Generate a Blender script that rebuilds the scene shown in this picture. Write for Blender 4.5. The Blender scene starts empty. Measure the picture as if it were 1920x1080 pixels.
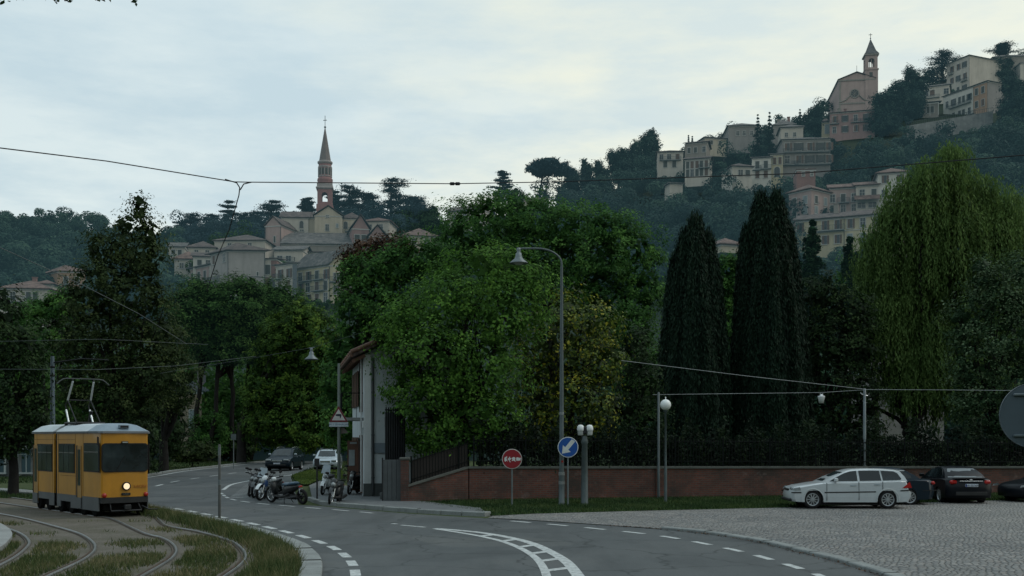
import bpy, math, random
import numpy as np
from mathutils import Vector, Matrix
from mathutils.geometry import tessellate_polygon
random.seed(7); RNG = np.random.default_rng(11)
PI = math.pi; R = math.radians
scene = bpy.context.scene; COL = scene.collection
F, HY, CH = 2000.0, 820.0, 2.6          # focal length in photo pixels, horizon row, camera height (m)
def P(px, py, Y): return Vector(((px-960)/F*Y, Y, CH+(HY-py)/F*Y))
def g(px, py, z=0.0):
    Y = F*(CH-z)/(py-HY); return Vector(((px-960)/F*Y, Y, z))

# ------------------------------------------------------------------ materials
HAZE_GLOW = (0.26, 0.57, 0.69)
def _out(nt, shader, haze_glow):
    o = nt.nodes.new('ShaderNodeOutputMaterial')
    if haze_glow > 0:                          # airlight of distance put into the material as an even bluish glow
        e = nt.nodes.new('ShaderNodeEmission'); e.inputs[0].default_value = (*HAZE_GLOW, 1); e.inputs[1].default_value = haze_glow
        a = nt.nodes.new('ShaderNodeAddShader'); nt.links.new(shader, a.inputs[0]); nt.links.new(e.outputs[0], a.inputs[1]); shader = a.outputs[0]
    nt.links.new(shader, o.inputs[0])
def new_mat(name):
    m = bpy.data.materials.new(name); m.use_nodes = True; m.node_tree.nodes.clear()
    m.cycles.emission_sampling = 'NONE'; return m, m.node_tree
def N(nt, t, **kw):
    n = nt.nodes.new(t)
    for k, v in kw.items():
        if k.startswith('i_'):
            key = k[2:]; n.inputs[int(key) if key.isdigit() else key.replace('_', ' ')].default_value = v
        else: setattr(n, k, v)
    return n
def pos(nt): return nt.nodes.new('ShaderNodeNewGeometry').outputs['Position']
def mixc(nt, fac, a, b, blend='MIX'):
    n = nt.nodes.new('ShaderNodeMix'); n.data_type = 'RGBA'; n.blend_type = blend
    for s, v in ((n.inputs[0], fac), (n.inputs[6], a), (n.inputs[7], b)):
        if isinstance(v, bpy.types.NodeSocket): nt.links.new(v, s)
        elif isinstance(v, (int, float)): s.default_value = v
        else: s.default_value = (*v[:3], 1)
    return n.outputs[2]
def ramp(nt, src, stops):
    n = nt.nodes.new('ShaderNodeValToRGB'); cr = n.color_ramp
    while len(cr.elements) < len(stops): cr.elements.new(0.5)
    for e, (p, c) in zip(cr.elements, stops):
        e.position = p; e.color = (*c[:3], 1) if not isinstance(c, (int, float)) else (c, c, c, 1)
    nt.links.new(src, n.inputs[0]); return n.outputs[0]
def noise(nt, vec, scale, detail=5, rough=.6):
    n = N(nt, 'ShaderNodeTexNoise'); n.inputs['Scale'].default_value = scale; n.inputs['Detail'].default_value = detail
    n.inputs['Roughness'].default_value = rough; nt.links.new(vec, n.inputs['Vector']); return n.outputs[0]
def bsdf(nt, col, rough=.6, metal=0, spec=.4, coat=0):
    b = nt.nodes.new('ShaderNodeBsdfPrincipled')
    if isinstance(col, bpy.types.NodeSocket): nt.links.new(col, b.inputs['Base Color'])
    else: b.inputs['Base Color'].default_value = (*col, 1)
    if isinstance(rough, bpy.types.NodeSocket): nt.links.new(rough, b.inputs['Roughness'])
    else: b.inputs['Roughness'].default_value = rough
    b.inputs['Metallic'].default_value = metal; b.inputs['Specular IOR Level'].default_value = spec; b.inputs['Coat Weight'].default_value = coat
    return b
def bump(nt, b, h, strength=.3, dist=.02):
    n = N(nt, 'ShaderNodeBump'); n.inputs['Strength'].default_value = strength; n.inputs['Distance'].default_value = dist
    nt.links.new(h, n.inputs['Height']); nt.links.new(n.outputs[0], b.inputs['Normal'])
_mc = {}
def pm(name, col, rough=.6, metal=0, var=.25, scale=2.5, spec=.4, coat=0, haze_glow=0, bmp=0, dirt=0):
    """plain surface with uneven tone, a little grime and bump"""
    if name in _mc: return _mc[name]
    m, nt = new_mat(name); p = pos(nt)
    n = noise(nt, p, scale); n2 = noise(nt, p, scale*7, 3)
    lo = tuple(c*(1-var) for c in col); hi = tuple(min(1, c*(1+var*.6)) for c in col)
    c = ramp(nt, n, [(.3, lo), (.7, hi)])
    c = mixc(nt, .25, c, mixc(nt, n2, tuple(x*.7 for x in col), tuple(min(1, x*1.25) for x in col)))
    if dirt:                               # rain streaks: noise squeezed along z
        mp = N(nt, 'ShaderNodeMapping'); mp.inputs['Scale'].default_value = (1, 1, .12); nt.links.new(p, mp.inputs[0])
        s = noise(nt, mp.outputs[0], .9, 6, .7); c = mixc(nt, ramp(nt, s, [(.42, 0), (.72, dirt)]), c, tuple(x*.38 for x in col))
    b = bsdf(nt, c, rough, metal, spec, coat)
    if bmp: bump(nt, b, n2, bmp, .02)
    _out(nt, b.outputs[0], haze_glow); _mc[name] = m; return m
def leaf_mat(name, stops, haze_glow=0, transl=.25, rough=.55, spec=.25):
    if name in _mc: return _mc[name]
    m, nt = new_mat(name); a = N(nt, 'ShaderNodeAttribute', attribute_name='rnd')
    c = ramp(nt, a.outputs['Fac'], stops)
    b = bsdf(nt, c, rough, 0, spec); sh = b.outputs[0]
    if transl:
        t = N(nt, 'ShaderNodeBsdfTranslucent'); nt.links.new(c, t.inputs[0]); mx = N(nt, 'ShaderNodeMixShader'); mx.inputs[0].default_value = transl
        nt.links.new(sh, mx.inputs[1]); nt.links.new(t.outputs[0], mx.inputs[2]); sh = mx.outputs[0]
    _out(nt, sh, haze_glow); _mc[name] = m; return m
def glow(name, col, s):
    m, nt = new_mat(name); e = N(nt, 'ShaderNodeEmission'); e.inputs[0].default_value = (*col, 1); e.inputs[1].default_value = s
    m.cycles.emission_sampling = 'AUTO'; _out(nt, e.outputs[0], 0); return m
def xz(nt):
    s = nt.nodes.new('ShaderNodeSeparateXYZ'); nt.links.new(pos(nt), s.inputs[0]); c = nt.nodes.new('ShaderNodeCombineXYZ')
    nt.links.new(s.outputs[0], c.inputs[0]); nt.links.new(s.outputs[2], c.inputs[1]); return c.outputs[0]
def brick_mat(name, c1, c2, mortar, haze_glow=0):
    m, nt = new_mat(name); v = xz(nt); t = N(nt, 'ShaderNodeTexBrick'); nt.links.new(v, t.inputs['Vector'])
    t.inputs['Scale'].default_value = 1; t.inputs['Brick Width'].default_value = .26; t.inputs['Row Height'].default_value = .085; t.inputs['Mortar Size'].default_value = .012
    t.inputs['Color1'].default_value = (*c1, 1); t.inputs['Color2'].default_value = (*c2, 1); t.inputs['Mortar'].default_value = (*mortar, 1)
    p = pos(nt); n = noise(nt, p, .8, 6, .65); c = mixc(nt, ramp(nt, n, [(.35, .75), (.62, 0)]), t.outputs[0], (.035, .036, .032))
    n2 = noise(nt, p, 2.2, 4); c = mixc(nt, ramp(nt, n2, [(.6, 0), (.75, .35)]), c, (.25, .2, .18))
    b = bsdf(nt, c, .85, 0, .2); bump(nt, b, t.outputs[1], .5, -.01); _out(nt, b.outputs[0], haze_glow); return m
def tile_mat(name, c1, c2, haze_glow=0, scale=1.0):
    m, nt = new_mat(name); p = pos(nt)
    t = N(nt, 'ShaderNodeTexVoronoi'); t.inputs['Scale'].default_value = 2.2*scale; nt.links.new(p, t.inputs['Vector'])
    s = nt.nodes.new('ShaderNodeSeparateXYZ'); nt.links.new(t.outputs['Color'], s.inputs[0]); c = ramp(nt, s.outputs[0], [(.1, c1), (.9, c2)])
    n = noise(nt, p, .5, 6, .7); c = mixc(nt, ramp(nt, n, [(.4, 0), (.7, .7)]), c, tuple(x*.4 for x in c1))
    w = N(nt, 'ShaderNodeTexWave'); w.inputs['Scale'].default_value = 1.3; w.inputs['Distortion'].default_value = 1.5; nt.links.new(p, w.inputs['Vector'])
    c = mixc(nt, .35, c, mixc(nt, w.outputs[1], c, (0, 0, 0)))
    b = bsdf(nt, c, .85, 0, .2); bump(nt, b, w.outputs[1], .6, .08); _out(nt, b.outputs[0], haze_glow); return m

# ------------------------------------------------------------------ mesh builder
class MB:
    def __init__(s): s.v = []; s.f = []; s.m = []; s.sm = []
    def add(s, vs, fs, mi=0, smooth=False):
        o = len(s.v); s.v += [tuple(v) for v in vs]; s.f += [tuple(i+o for i in f) for f in fs]; s.m += [mi]*len(fs); s.sm += [smooth]*len(fs); return s
    def box(s, c, d, rz=0, mi=0, ch=0, M=None):
        x, y, z = d[0]/2, d[1]/2, d[2]/2
        if ch:                                            # chamfered along every vertical and horizontal edge
            vs = []; e = min(ch, x*.9, y*.9, z*.9)
            for zz, k in ((-z, e), (-z+e, 0), (z-e, 0), (z, e)):
                for sx, sy in ((-1, -1), (1, -1), (1, 1), (-1, 1)):
                    X, Y = x-k, y-k
                    if sx*sy > 0: vs += [(sx*(X-e), sy*Y, zz), (sx*X, sy*(Y-e), zz)] if False else [(sx*X, sy*(Y-e), zz), (sx*(X-e), sy*Y, zz)]
                    else: vs += [(sx*(X-e), sy*Y, zz), (sx*X, sy*(Y-e), zz)]
            # order corners counter-clockwise
            ring = 8; out = []
            for r in range(4):
                seg = vs[r*ring:(r+1)*ring]; seg.sort(key=lambda p: math.atan2(p[1], p[0])); out += seg
            vs = out; fs = [tuple(reversed(range(8))), tuple(range(24, 32))]
            for r in range(3):
                for i in range(8): j = (i+1) % 8; fs.append((r*8+i, r*8+j, r*8+8+j, r*8+8+i))
        else:
            vs = [(-x, -y, -z), (x, -y, -z), (x, y, -z), (-x, y, -z), (-x, -y, z), (x, -y, z), (x, y, z), (-x, y, z)]
            fs = [(3, 2, 1, 0), (4, 5, 6, 7), (0, 1, 5, 4), (1, 2, 6, 5), (2, 3, 7, 6), (3, 0, 4, 7)]
        if M is None: M = Matrix.Rotation(rz, 3, 'Z')
        return s.add([M @ Vector(v)+Vector(c) for v in vs], fs, mi)
    def tube(s, pts, r, n=8, mi=0, caps=True):
        pts = [Vector(p) for p in pts]; rs = r if isinstance(r, (list, tuple)) else [r]*len(pts); vs = []; up = None
        for i, p in enumerate(pts):
            t = (pts[min(i+1, len(pts)-1)]-pts[max(i-1, 0)]).normalized()
            if up is None: up = Vector((0, 0, 1)) if abs(t.z) < .9 else Vector((1, 0, 0))
            a = t.cross(up); a = a.normalized() if a.length > 1e-6 else t.orthogonal().normalized(); b = a.cross(t); up = b
            for k in range(n): an = 2*PI*k/n; vs.append(p+(a*math.cos(an)+b*math.sin(an))*rs[i])
        fs = [(i*n+k, i*n+(k+1) % n, (i+1)*n+(k+1) % n, (i+1)*n+k) for i in range(len(pts)-1) for k in range(n)]
        s.add(vs, fs, mi, True)
        if caps: s.add(vs[:n], [tuple(reversed(range(n)))], mi); s.add(vs[-n:], [tuple(range(n))], mi)
        return s
    def lathe(s, prof, n=24, c=(0, 0, 0), mi=0, M=None, smooth=True):
        vs = []
        for r, z in prof:
            for k in range(n): a = 2*PI*k/n; vs.append(Vector((r*math.cos(a), r*math.sin(a), z)))
        if M is not None: vs = [M @ v for v in vs]
        vs = [v+Vector(c) for v in vs]
        fs = [(i*n+k, i*n+(k+1) % n, (i+1)*n+(k+1) % n, (i+1)*n+k) for i in range(len(prof)-1) for k in range(n)]
        return s.add(vs, fs, mi, smooth)
    def poly(s, pts, mi=0):
        pts = [Vector(p) for p in pts]; tris = tessellate_polygon([pts]); return s.add(pts, [tuple(t) for t in tris], mi)
    def prism(s, pts2, h0, h1, f, mi=0):
        """pts2 polygon, f(u, v, h) -> xyz"""
        n = len(pts2); a = [Vector(f(u, v, h0)) for u, v in pts2]; b = [Vector(f(u, v, h1)) for u, v in pts2]
        tris = tessellate_polygon([[Vector((u, v, 0)) for u, v in pts2]])
        s.add(a, [tuple(t) for t in tris], mi); s.add(b, [tuple(reversed(t)) for t in tris], mi)
        return s.add(a+b, [(i, (i+1) % n, n+(i+1) % n, n+i) for i in range(n)], mi)
    def quad(s, a, b, c, d, mi=0): return s.add([a, b, c, d], [(0, 1, 2, 3)], mi)
    def mesh(s, name, mats):
        me = bpy.data.meshes.new(name); me.from_pydata([tuple(v) for v in s.v], [], s.f)
        for m in (mats if isinstance(mats, (list, tuple)) else [mats]): me.materials.append(m)
        me.polygons.foreach_set('material_index', s.m); me.polygons.foreach_set('use_smooth', s.sm)
        import bmesh
        b = bmesh.new(); b.from_mesh(me); bmesh.ops.recalc_face_normals(b, faces=b.faces); b.to_mesh(me); b.free(); me.update(); return me
    def build(s, name, mats, parent=None, loc=(0, 0, 0), rz=0):
        return obj(name, s.mesh(name, mats), parent, loc, rz)
def obj(name, me, parent=None, loc=(0, 0, 0), rz=0):
    o = bpy.data.objects.new(name, me); COL.objects.link(o); o.location = loc; o.rotation_euler = (0, 0, rz)
    if parent is not None: o.parent = parent
    return o
def tag(o, label=None, cat=None, group=None, kind=None):
    if label: o['label'] = label
    if cat: o['category'] = cat
    if group: o['group'] = group
    if kind: o['kind'] = kind
    return o
def thing(name, label, cat, loc=(0, 0, 0), rz=0, group=None):
    o = obj(name, None, None, loc, rz); o.empty_display_size = .3; return tag(o, label, cat, group)
def copy_tree(o, parent=None):
    c = o.copy(); COL.objects.link(c)
    if parent is not None: c.parent = parent
    for ch in [x for x in bpy.data.objects if x.parent == o]: copy_tree(ch, c)
    return c
def smooth_curve(pts, step=.4):
    """Catmull-Rom through 2-D/3-D points, resampled evenly"""
    pts = [np.array(p[:2], float) for p in pts]; P_ = [2*pts[0]-pts[1]]+pts+[2*pts[-1]-pts[-2]]; out = []
    for i in range(1, len(P_)-2):
        p0, p1, p2, p3 = P_[i-1:i+3]
        for t in np.linspace(0, 1, 24, endpoint=False):
            out.append(.5*((2*p1)+(-p0+p2)*t+(2*p0-5*p1+4*p2-p3)*t*t+(-p0+3*p1-3*p2+p3)*t**3))
    out.append(pts[-1]); out = np.array(out); d = np.r_[0, np.cumsum(np.linalg.norm(np.diff(out, axis=0), axis=1))]
    s = np.linspace(0, d[-1], max(2, int(d[-1]/step)+1)); return np.c_[np.interp(s, d, out[:, 0]), np.interp(s, d, out[:, 1])]
def offs(c, d):
    t = np.gradient(c, axis=0); t /= np.linalg.norm(t, axis=1)[:, None]; return c+np.c_[-t[:, 1], t[:, 0]]*d
def ribbon(mb, c, d0, d1, z, mi=0):
    a = offs(c, d0); b = offs(c, d1); n = len(c)
    return mb.add([(x, y, z) for x, y in a]+[(x, y, z) for x, y in b], [(i, i+1, n+i+1, n+i) for i in range(n-1)], mi)
def kerb(mb, c, d0, d1, z0, z1, mi=0):
    """raised strip with a top and two sides, along curve c"""
    a = offs(c, d0); b = offs(c, d1); n = len(c); e = .02
    a2 = offs(c, d0+(e if d1 > d0 else -e)); b2 = offs(c, d1-(e if d1 > d0 else -e)); vs = []
    for q, z in ((a, z0), (a, z1-e), (a2, z1), (b2, z1), (b, z1-e), (b, z0)): vs += [(x, y, z) for x, y in q]
    return mb.add(vs, [(k*n+i, k*n+i+1, (k+1)*n+i+1, (k+1)*n+i) for k in range(5) for i in range(n-1)], mi)
def leaves(name, c, nrm, size, mat, parent=None, rnd=None, asp=.55, axis=None, loc=(0, 0, 0)):
    """many small leaf-shaped faces: one mesh"""
    n = len(c); nrm = nrm/np.maximum(np.linalg.norm(nrm, axis=1), 1e-6)[:, None]
    r = RNG.normal(size=(n, 3)) if axis is None else axis+RNG.normal(size=(n, 3))*.15
    t = r-(r*nrm).sum(1)[:, None]*nrm; t /= np.maximum(np.linalg.norm(t, axis=1), 1e-6)[:, None]; b = np.cross(nrm, t)
    s = (np.ones(n)*size)[:, None]; v = np.empty((n, 4, 3))
    v[:, 0] = c-t*s*.5; v[:, 1] = c+b*s*asp*.5-t*s*.05+nrm*s*.06; v[:, 2] = c+t*s*.5; v[:, 3] = c-b*s*asp*.5-t*s*.05+nrm*s*.06
    me = bpy.data.meshes.new(name); me.vertices.add(n*4); me.vertices.foreach_set('co', v.reshape(-1)); me.loops.add(n*4)
    me.loops.foreach_set('vertex_index', np.arange(n*4, dtype=np.int32)); me.polygons.add(n)
    me.polygons.foreach_set('loop_start', np.arange(0, n*4, 4, dtype=np.int32))
    if rnd is None: rnd = RNG.random(n)
    at = me.attributes.new('rnd', 'FLOAT', 'POINT'); at.data.foreach_set('value', np.repeat(np.clip(rnd, 0, 1), 4).astype(np.float32))
    me.materials.append(mat); me.update(calc_edges=True); return obj(name, me, parent, loc)
# ------------------------------------------------------------------ camera, light, sky
cam = bpy.data.cameras.new('camera'); co = bpy.data.objects.new('camera', cam); COL.objects.link(co); scene.camera = co
co.location = (0, 0, CH); co.rotation_euler = (PI/2, 0, 0); cam.lens = 36*F/1920; cam.sensor_width = 36; cam.shift_y = (HY-540)/1920
cam.clip_end = 6000; cam.clip_start = .1
scene.view_settings.view_transform = 'Standard'; scene.view_settings.look = 'None'; scene.view_settings.exposure = 0
scene.cycles.max_bounces = 5; scene.cycles.diffuse_bounces = 2; scene.cycles.glossy_bounces = 2; scene.cycles.transmission_bounces = 3; scene.cycles.use_denoising = True
SUN_EL, SUN_DIR = R(52), Vector((.85, .10, .0)).normalized()
sl = bpy.data.lights.new('sun', 'SUN'); sl.energy = .95; sl.angle = R(28); sl.color = (1, .95, .86)
so = bpy.data.objects.new('sun', sl); COL.objects.link(so); so.location = (60, 0, 80)
d = Vector((SUN_DIR.x*math.cos(SUN_EL), SUN_DIR.y*math.cos(SUN_EL), math.sin(SUN_EL))); so.rotation_euler = (-d).to_track_quat('-Z', 'Y').to_euler()
wd = bpy.data.worlds.new('World'); scene.world = wd; wd.use_nodes = True; nt = wd.node_tree; nt.nodes.clear()
sky = N(nt, 'ShaderNodeTexSky', sky_type='NISHITA', sun_disc=False, sun_elevation=SUN_EL, sun_rotation=math.atan2(SUN_DIR.x, SUN_DIR.y)); sky.dust_density = 2
tc = nt.nodes.new('ShaderNodeTexCoord'); dirv = tc.outputs['Generated']
mp = N(nt, 'ShaderNodeMapping'); mp.inputs['Scale'].default_value = (1, 1, 3.2); mp.inputs['Location'].default_value = (.35, .2, .1); nt.links.new(dirv, mp.inputs[0])
n1 = noise(nt, mp.outputs[0], 2.6, 7, .55)
mp2 = N(nt, 'ShaderNodeMapping'); mp2.inputs['Scale'].default_value = (1, 1, 4.0); mp2.inputs['Location'].default_value = (2.1, .7, .4); nt.links.new(dirv, mp2.inputs[0])
n2 = noise(nt, mp2.outputs[0], 5.5, 6, .6)
sx = nt.nodes.new('ShaderNodeSeparateXYZ'); nt.links.new(dirv, sx.inputs[0])
cool = mixc(nt, ramp(nt, n2, [(.38, 0), (.62, 1)]), (5.9, 7.3, 7.8), (7.9, 8.9, 8.8))       # grey-blue veil
warm = mixc(nt, ramp(nt, n2, [(.40, 0), (.62, 1)]), (8.3, 8.9, 8.0), (11.2, 10.7, 7.9))       # thin cream cloud
# cream gathers towards the hidden sun at the right
ad = N(nt, 'ShaderNodeMath', operation='MULTIPLY_ADD'); nt.links.new(sx.outputs[0], ad.inputs[0]); ad.inputs[1].default_value = .62; nt.links.new(n1, ad.inputs[2])
cl = mixc(nt, ramp(nt, ad.outputs[0], [(.31, 0), (.60, 1)]), cool, warm)
# paler low down, and a soft grey lid overhead
up = ramp(nt, sx.outputs[2], [(.0, 0), (.18, .0), (.55, 1)]); cl = mixc(nt, up, cl, (6.2, 7.7, 8.3))
skc = mixc(nt, .88, sky.outputs[0], cl)
bg = N(nt, 'ShaderNodeBackground'); bg.inputs[1].default_value = .102; nt.links.new(skc, bg.inputs[0])
wo = nt.nodes.new('ShaderNodeOutputWorld'); nt.links.new(bg.outputs[0], wo.inputs[0])

# ------------------------------------------------------------------ hills
RIDGE = np.array([(-1500, 430, 560), (-600, 420, 560), (0, 408, 560), (90, 412, 545), (140, 425, 520), (200, 445, 480), (300, 478, 340), (340, 478, 320), (500, 460, 320), (640, 452, 320), (820, 430, 325),
                  (980, 395, 330), (1020, 385, 335), (1150, 352, 360), (1250, 312, 380), (1400, 262, 400), (1550, 215, 420), (1700, 172, 440), (1800, 140, 460), (1920, 118, 475), (2500, 80, 480), (4000, 200, 480)], float)
Y0 = 118.0
def hill(X, Y):
    X = np.asarray(X, float); Y = np.asarray(Y, float); px = 960+F*X/np.maximum(Y, 1)
    py = np.interp(px, RIDGE[:, 0], RIDGE[:, 1]); Rr = np.interp(px, RIDGE[:, 0], RIDGE[:, 2]); Zr = CH+(HY-py)/F*Rr
    t = (Y-Y0)/(Rr-Y0); z = np.where(t < 0, 0, np.where(t < 1, Zr*t, np.maximum(Zr*(1-.5*(t-1)), -.5)))
    return z
def hill_at(px, py, off=0.0):
    """world point where the hill meets the sight line through a photo pixel"""
    Ys = np.linspace(Y0+4, 470, 1400); z = hill((px-960)/F*Ys, Ys)+off; ray = CH+(HY-py)/F*Ys; i = np.argmax(z >= ray)
    if not (z >= ray).any(): i = np.argmin(np.abs(z-ray))
    return float(Ys[i])
def terrain():
    m, nt = new_mat('hillside'); p = pos(nt); n = noise(nt, p, .12, 8, .7)
    c = ramp(nt, n, [(.3, (.008, .016, .012)), (.6, (.018, .030, .018)), (.8, (.026, .036, .022))]); _out(nt, bsdf(nt, c, .95, 0, .1).outputs[0], .016)
    mb = MB(); ks = np.linspace(-1.6, 1.7, 200); Ys = np.r_[np.linspace(112, 480, 70), np.linspace(500, 900, 12)]
    for j, Y in enumerate(Ys):
        X = ks*Y; z = hill(X, np.full_like(X, Y)); z = z+np.where(z > 1, np.sin(X*.11)*np.sin(Y*.09)*1.2, -.3)
        mb.v += [(x, Y, float(q)) for x, q in zip(X, z)]
    nk = len(ks); mb.f = [(j*nk+i, j*nk+i+1, (j+1)*nk+i+1, (j+1)*nk+i) for j in range(len(Ys)-1) for i in range(nk-1)]; mb.m = [0]*len(mb.f); mb.sm = [True]*len(mb.f)
    o = mb.build('hills', m); tag(o, kind='structure')
terrain()
def sky_block_slope():          # added unseen slope behind the camera, blocks sky light from there
    m, nt = new_mat('sky_block_ground'); p = pos(nt); n = noise(nt, p, .15, 8, .7); _out(nt, bsdf(nt, ramp(nt, n, [(.3, (.008, .014, .009)), (.7, (.03, .042, .022))]), .95, 0, .1).outputs[0], 0)
    mb = MB(); xs = np.linspace(-260, 260, 60); ys = np.linspace(-30, -170, 24)
    for y in ys:
        t = (-30-y)/140; mb.v += [(x, y, -.3+52*(t*t*(3-2*t))**.7+3*math.sin(x*.09)*t*math.cos(y*.13)) for x in xs]
    mb.f = [(j*60+i, j*60+i+1, (j+1)*60+i+1, (j+1)*60+i) for j in range(23) for i in range(59)]; mb.m = [0]*len(mb.f); mb.sm = [True]*len(mb.f); tag(mb.build('hills', m), kind='structure')  # this second terrain mesh is added only to darken light from behind
sky_block_slope()

# ------------------------------------------------------------------ ground sheets
def ground_mat():
    m, nt = new_mat('verge_soil'); p = pos(nt); n = noise(nt, p, .6, 8, .7); n2 = noise(nt, p, 9, 5, .7)
    c = ramp(nt, n, [(.35, (.03, .048, .016)), (.52, (.05, .07, .025)), (.68, (.075, .072, .045))]); c = mixc(nt, .5, c, ramp(nt, n2, [(.3, (.02, .03, .012)), (.7, (.08, .10, .045))]))
    b = bsdf(nt, c, .95, 0, .1); bump(nt, b, n2, .6, .05); _out(nt, b.outputs[0], 0); return m
mb = MB(); mb.quad((-3000, -200, 0), (3000, -200, 0), (3000, 5000, 0), (-3000, 5000, 0)); tag(mb.build('ground', ground_mat()), kind='structure')

def asphalt_mat():
    m, nt = new_mat('asphalt'); p = pos(nt); n = noise(nt, p, .35, 6, .6); n2 = noise(nt, p, 55, 3, .7)
    c = ramp(nt, n, [(.32, (.044, .052, .055)), (.5, (.066, .074, .077)), (.66, (.094, .10, .10))])
    c = mixc(nt, .45, c, ramp(nt, n2, [(.3, (.035, .04, .042)), (.7, (.10, .11, .11))]))
    mp = N(nt, 'ShaderNodeMapping'); mp.inputs['Scale'].default_value = (.5, .13, 1); mp.inputs['Rotation'].default_value = (0, 0, R(-28)); nt.links.new(p, mp.inputs[0])
    s = noise(nt, mp.outputs[0], 1.6, 6, .65); c = mixc(nt, ramp(nt, s, [(.46, 0), (.70, .7)]), c, (.034, .040, .042))     # oil and tyre bands
    c = mixc(nt, ramp(nt, noise(nt, p, .16, 2, .4), [(.575, 0), (.585, .38)]), c, (.036, .041, .043)); c = mixc(nt, ramp(nt, noise(nt, p, .21, 1, .3), [(.36, .3), (.37, 0)]), c, (.10, .105, .10))     # resurfaced patches
    v = N(nt, 'ShaderNodeTexVoronoi', feature='DISTANCE_TO_EDGE'); v.inputs['Scale'].default_value = .32; 
    w = N(nt, 'ShaderNodeVectorMath', operation='ADD'); nz = N(nt, 'ShaderNodeTexNoise'); nz.inputs['Scale'].default_value = 1.1; nt.links.new(p, nz.inputs['Vector'])
    nt.links.new(p, w.inputs[0]); nt.links.new(nz.outputs['Color'], w.inputs[1]); nt.links.new(w.outputs[0], v.inputs['Vector'])
    c = mixc(nt, ramp(nt, v.outputs['Distance'], [(.0, .85), (.016, 0)]), c, (.018, .022, .023))                     # cracks
    b = bsdf(nt, c, ramp(nt, n, [(.3, .62), (.7, .85)]), 0, .35); bump(nt, b, n2, .35, .006); _out(nt, b.outputs[0], 0); return m
A_NEAR = [g(570, 1180), g(598, 1110), g(604, 1080), g(603, 1060), g(592, 1043), g(570, 1027), g(530, 1011), g(480, 996), g(420, 981), g(350, 966), g(285, 953)]
A_LEFT = A_NEAR+[g(240, 942), g(200, 929), g(188, 914), g(208, 903), g(245, 897.5), g(280, 893), g(330, 884.5), g(400, 876.5), g(480, 868), g(590, 859)]
LEFTC = smooth_curve(A_LEFT, .5)
A_FARR = [g(760, 857), g(640, 866), g(600, 873.5), g(575, 881), g(560, 887), g(545, 892.5)]
A_BAY = [g(545, 892.5), g(500, 896), g(440, 906), g(418, 916), g(413, 924), g(432, 935), g(480, 942), g(560, 947)]
A_RIGHT = [g(560, 947), g(600, 949.5), g(640, 953), g(760, 963), g(860, 969.5), g(915, 972.5)]
A_SQ = [g(915, 972.5), g(1000, 977), g(1120, 985), g(1240, 993.5), g(1330, 1003), g(1420, 1018), g(1500, 1037), g(1560, 1052), g(1620, 1070), g(1655, 1082), g(1720, 1110), g(1800, 1160)]
FARC, BAYC, RIGHTC, SQC = smooth_curve(A_FARR), smooth_curve(A_BAY), smooth_curve(A_RIGHT), smooth_curve(A_SQ)
ASPH = asphalt_mat()
mb = MB(); pts = [(x, y) for x, y in LEFTC]+[(x, y) for x, y in FARC]+[(x, y) for x, y in RIGHTC]+[(x, y) for x, y in SQC]
mb.poly([(x, y, .012) for x, y in pts]); tag(mb.build('road', ASPH), kind='structure')

def stone_mat(name, col, sc=1.0):
    m, nt = new_mat(name); p = pos(nt); n = noise(nt, p, 1.4*sc, 7, .7); n2 = noise(nt, p, 30, 3)
    c = ramp(nt, n, [(.3, tuple(x*.55 for x in col)), (.5, col), (.72, tuple(x*1.25 for x in col))]); c = mixc(nt, .4, c, ramp(nt, n2, [(.3, tuple(x*.6 for x in col)), (.7, tuple(x*1.3 for x in col))]))
    b = bsdf(nt, c, .85, 0, .25); bump(nt, b, n2, .4, .008); _out(nt, b.outputs[0], 0); return m
KERB = stone_mat('kerb_stone', (.21, .225, .22)); PAVE = stone_mat('paving', (.12, .13, .135))
def kerb_stones(name, c, d0, d1, z0, z1, length=1.1):
    """kerb laid as separate stones with open joints"""
    mb = MB(); d = np.r_[0, np.cumsum(np.linalg.norm(np.diff(c, axis=0), axis=1))]; k = 0; s = 0
    while s < d[-1]-.2:
        e = min(s+length*random.uniform(.85, 1.1), d[-1]); t = np.linspace(s, e-.03, 4); seg = np.c_[np.interp(t, d, c[:, 0]), np.interp(t, d, c[:, 1])]
        dz = random.uniform(-.008, .012); kerb(mb, seg, d0, d1, z0, z1+dz)
        for q in (0, -1):
            pp = [offs(seg, d0)[q], offs(seg, d1)[q]]; mb.quad((*pp[0], z0), (*pp[1], z0), (*pp[1], z1+dz-.02), (*pp[0], z1+dz-.02))
        s = e
    return tag(mb.build(name, KERB), kind='structure')
LN = smooth_curve([(p.x, p.y) for p in A_NEAR], .25)
kerb_stones('track_kerb', LN, 0.0, .42, -.05, .13, 1.3)        # left of the running direction = tram side
kerb_stones('square_kerb', smooth_curve(A_SQ[3:], .25), 0.0, .28, -.05, .085, .9)
kerb_stones('pavement_kerb', smooth_curve([g(575, 938.5), g(600, 947), g(640, 951), g(760, 961), g(860, 967), g(905, 969), g(922, 967)], .25), 0.02, .24, -.05, .15, 1.0)
kerb_stones('road_kerb', smooth_curve(A_LEFT[11:], .5), 0.0, .25, -.05, .14, 1.2)
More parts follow.
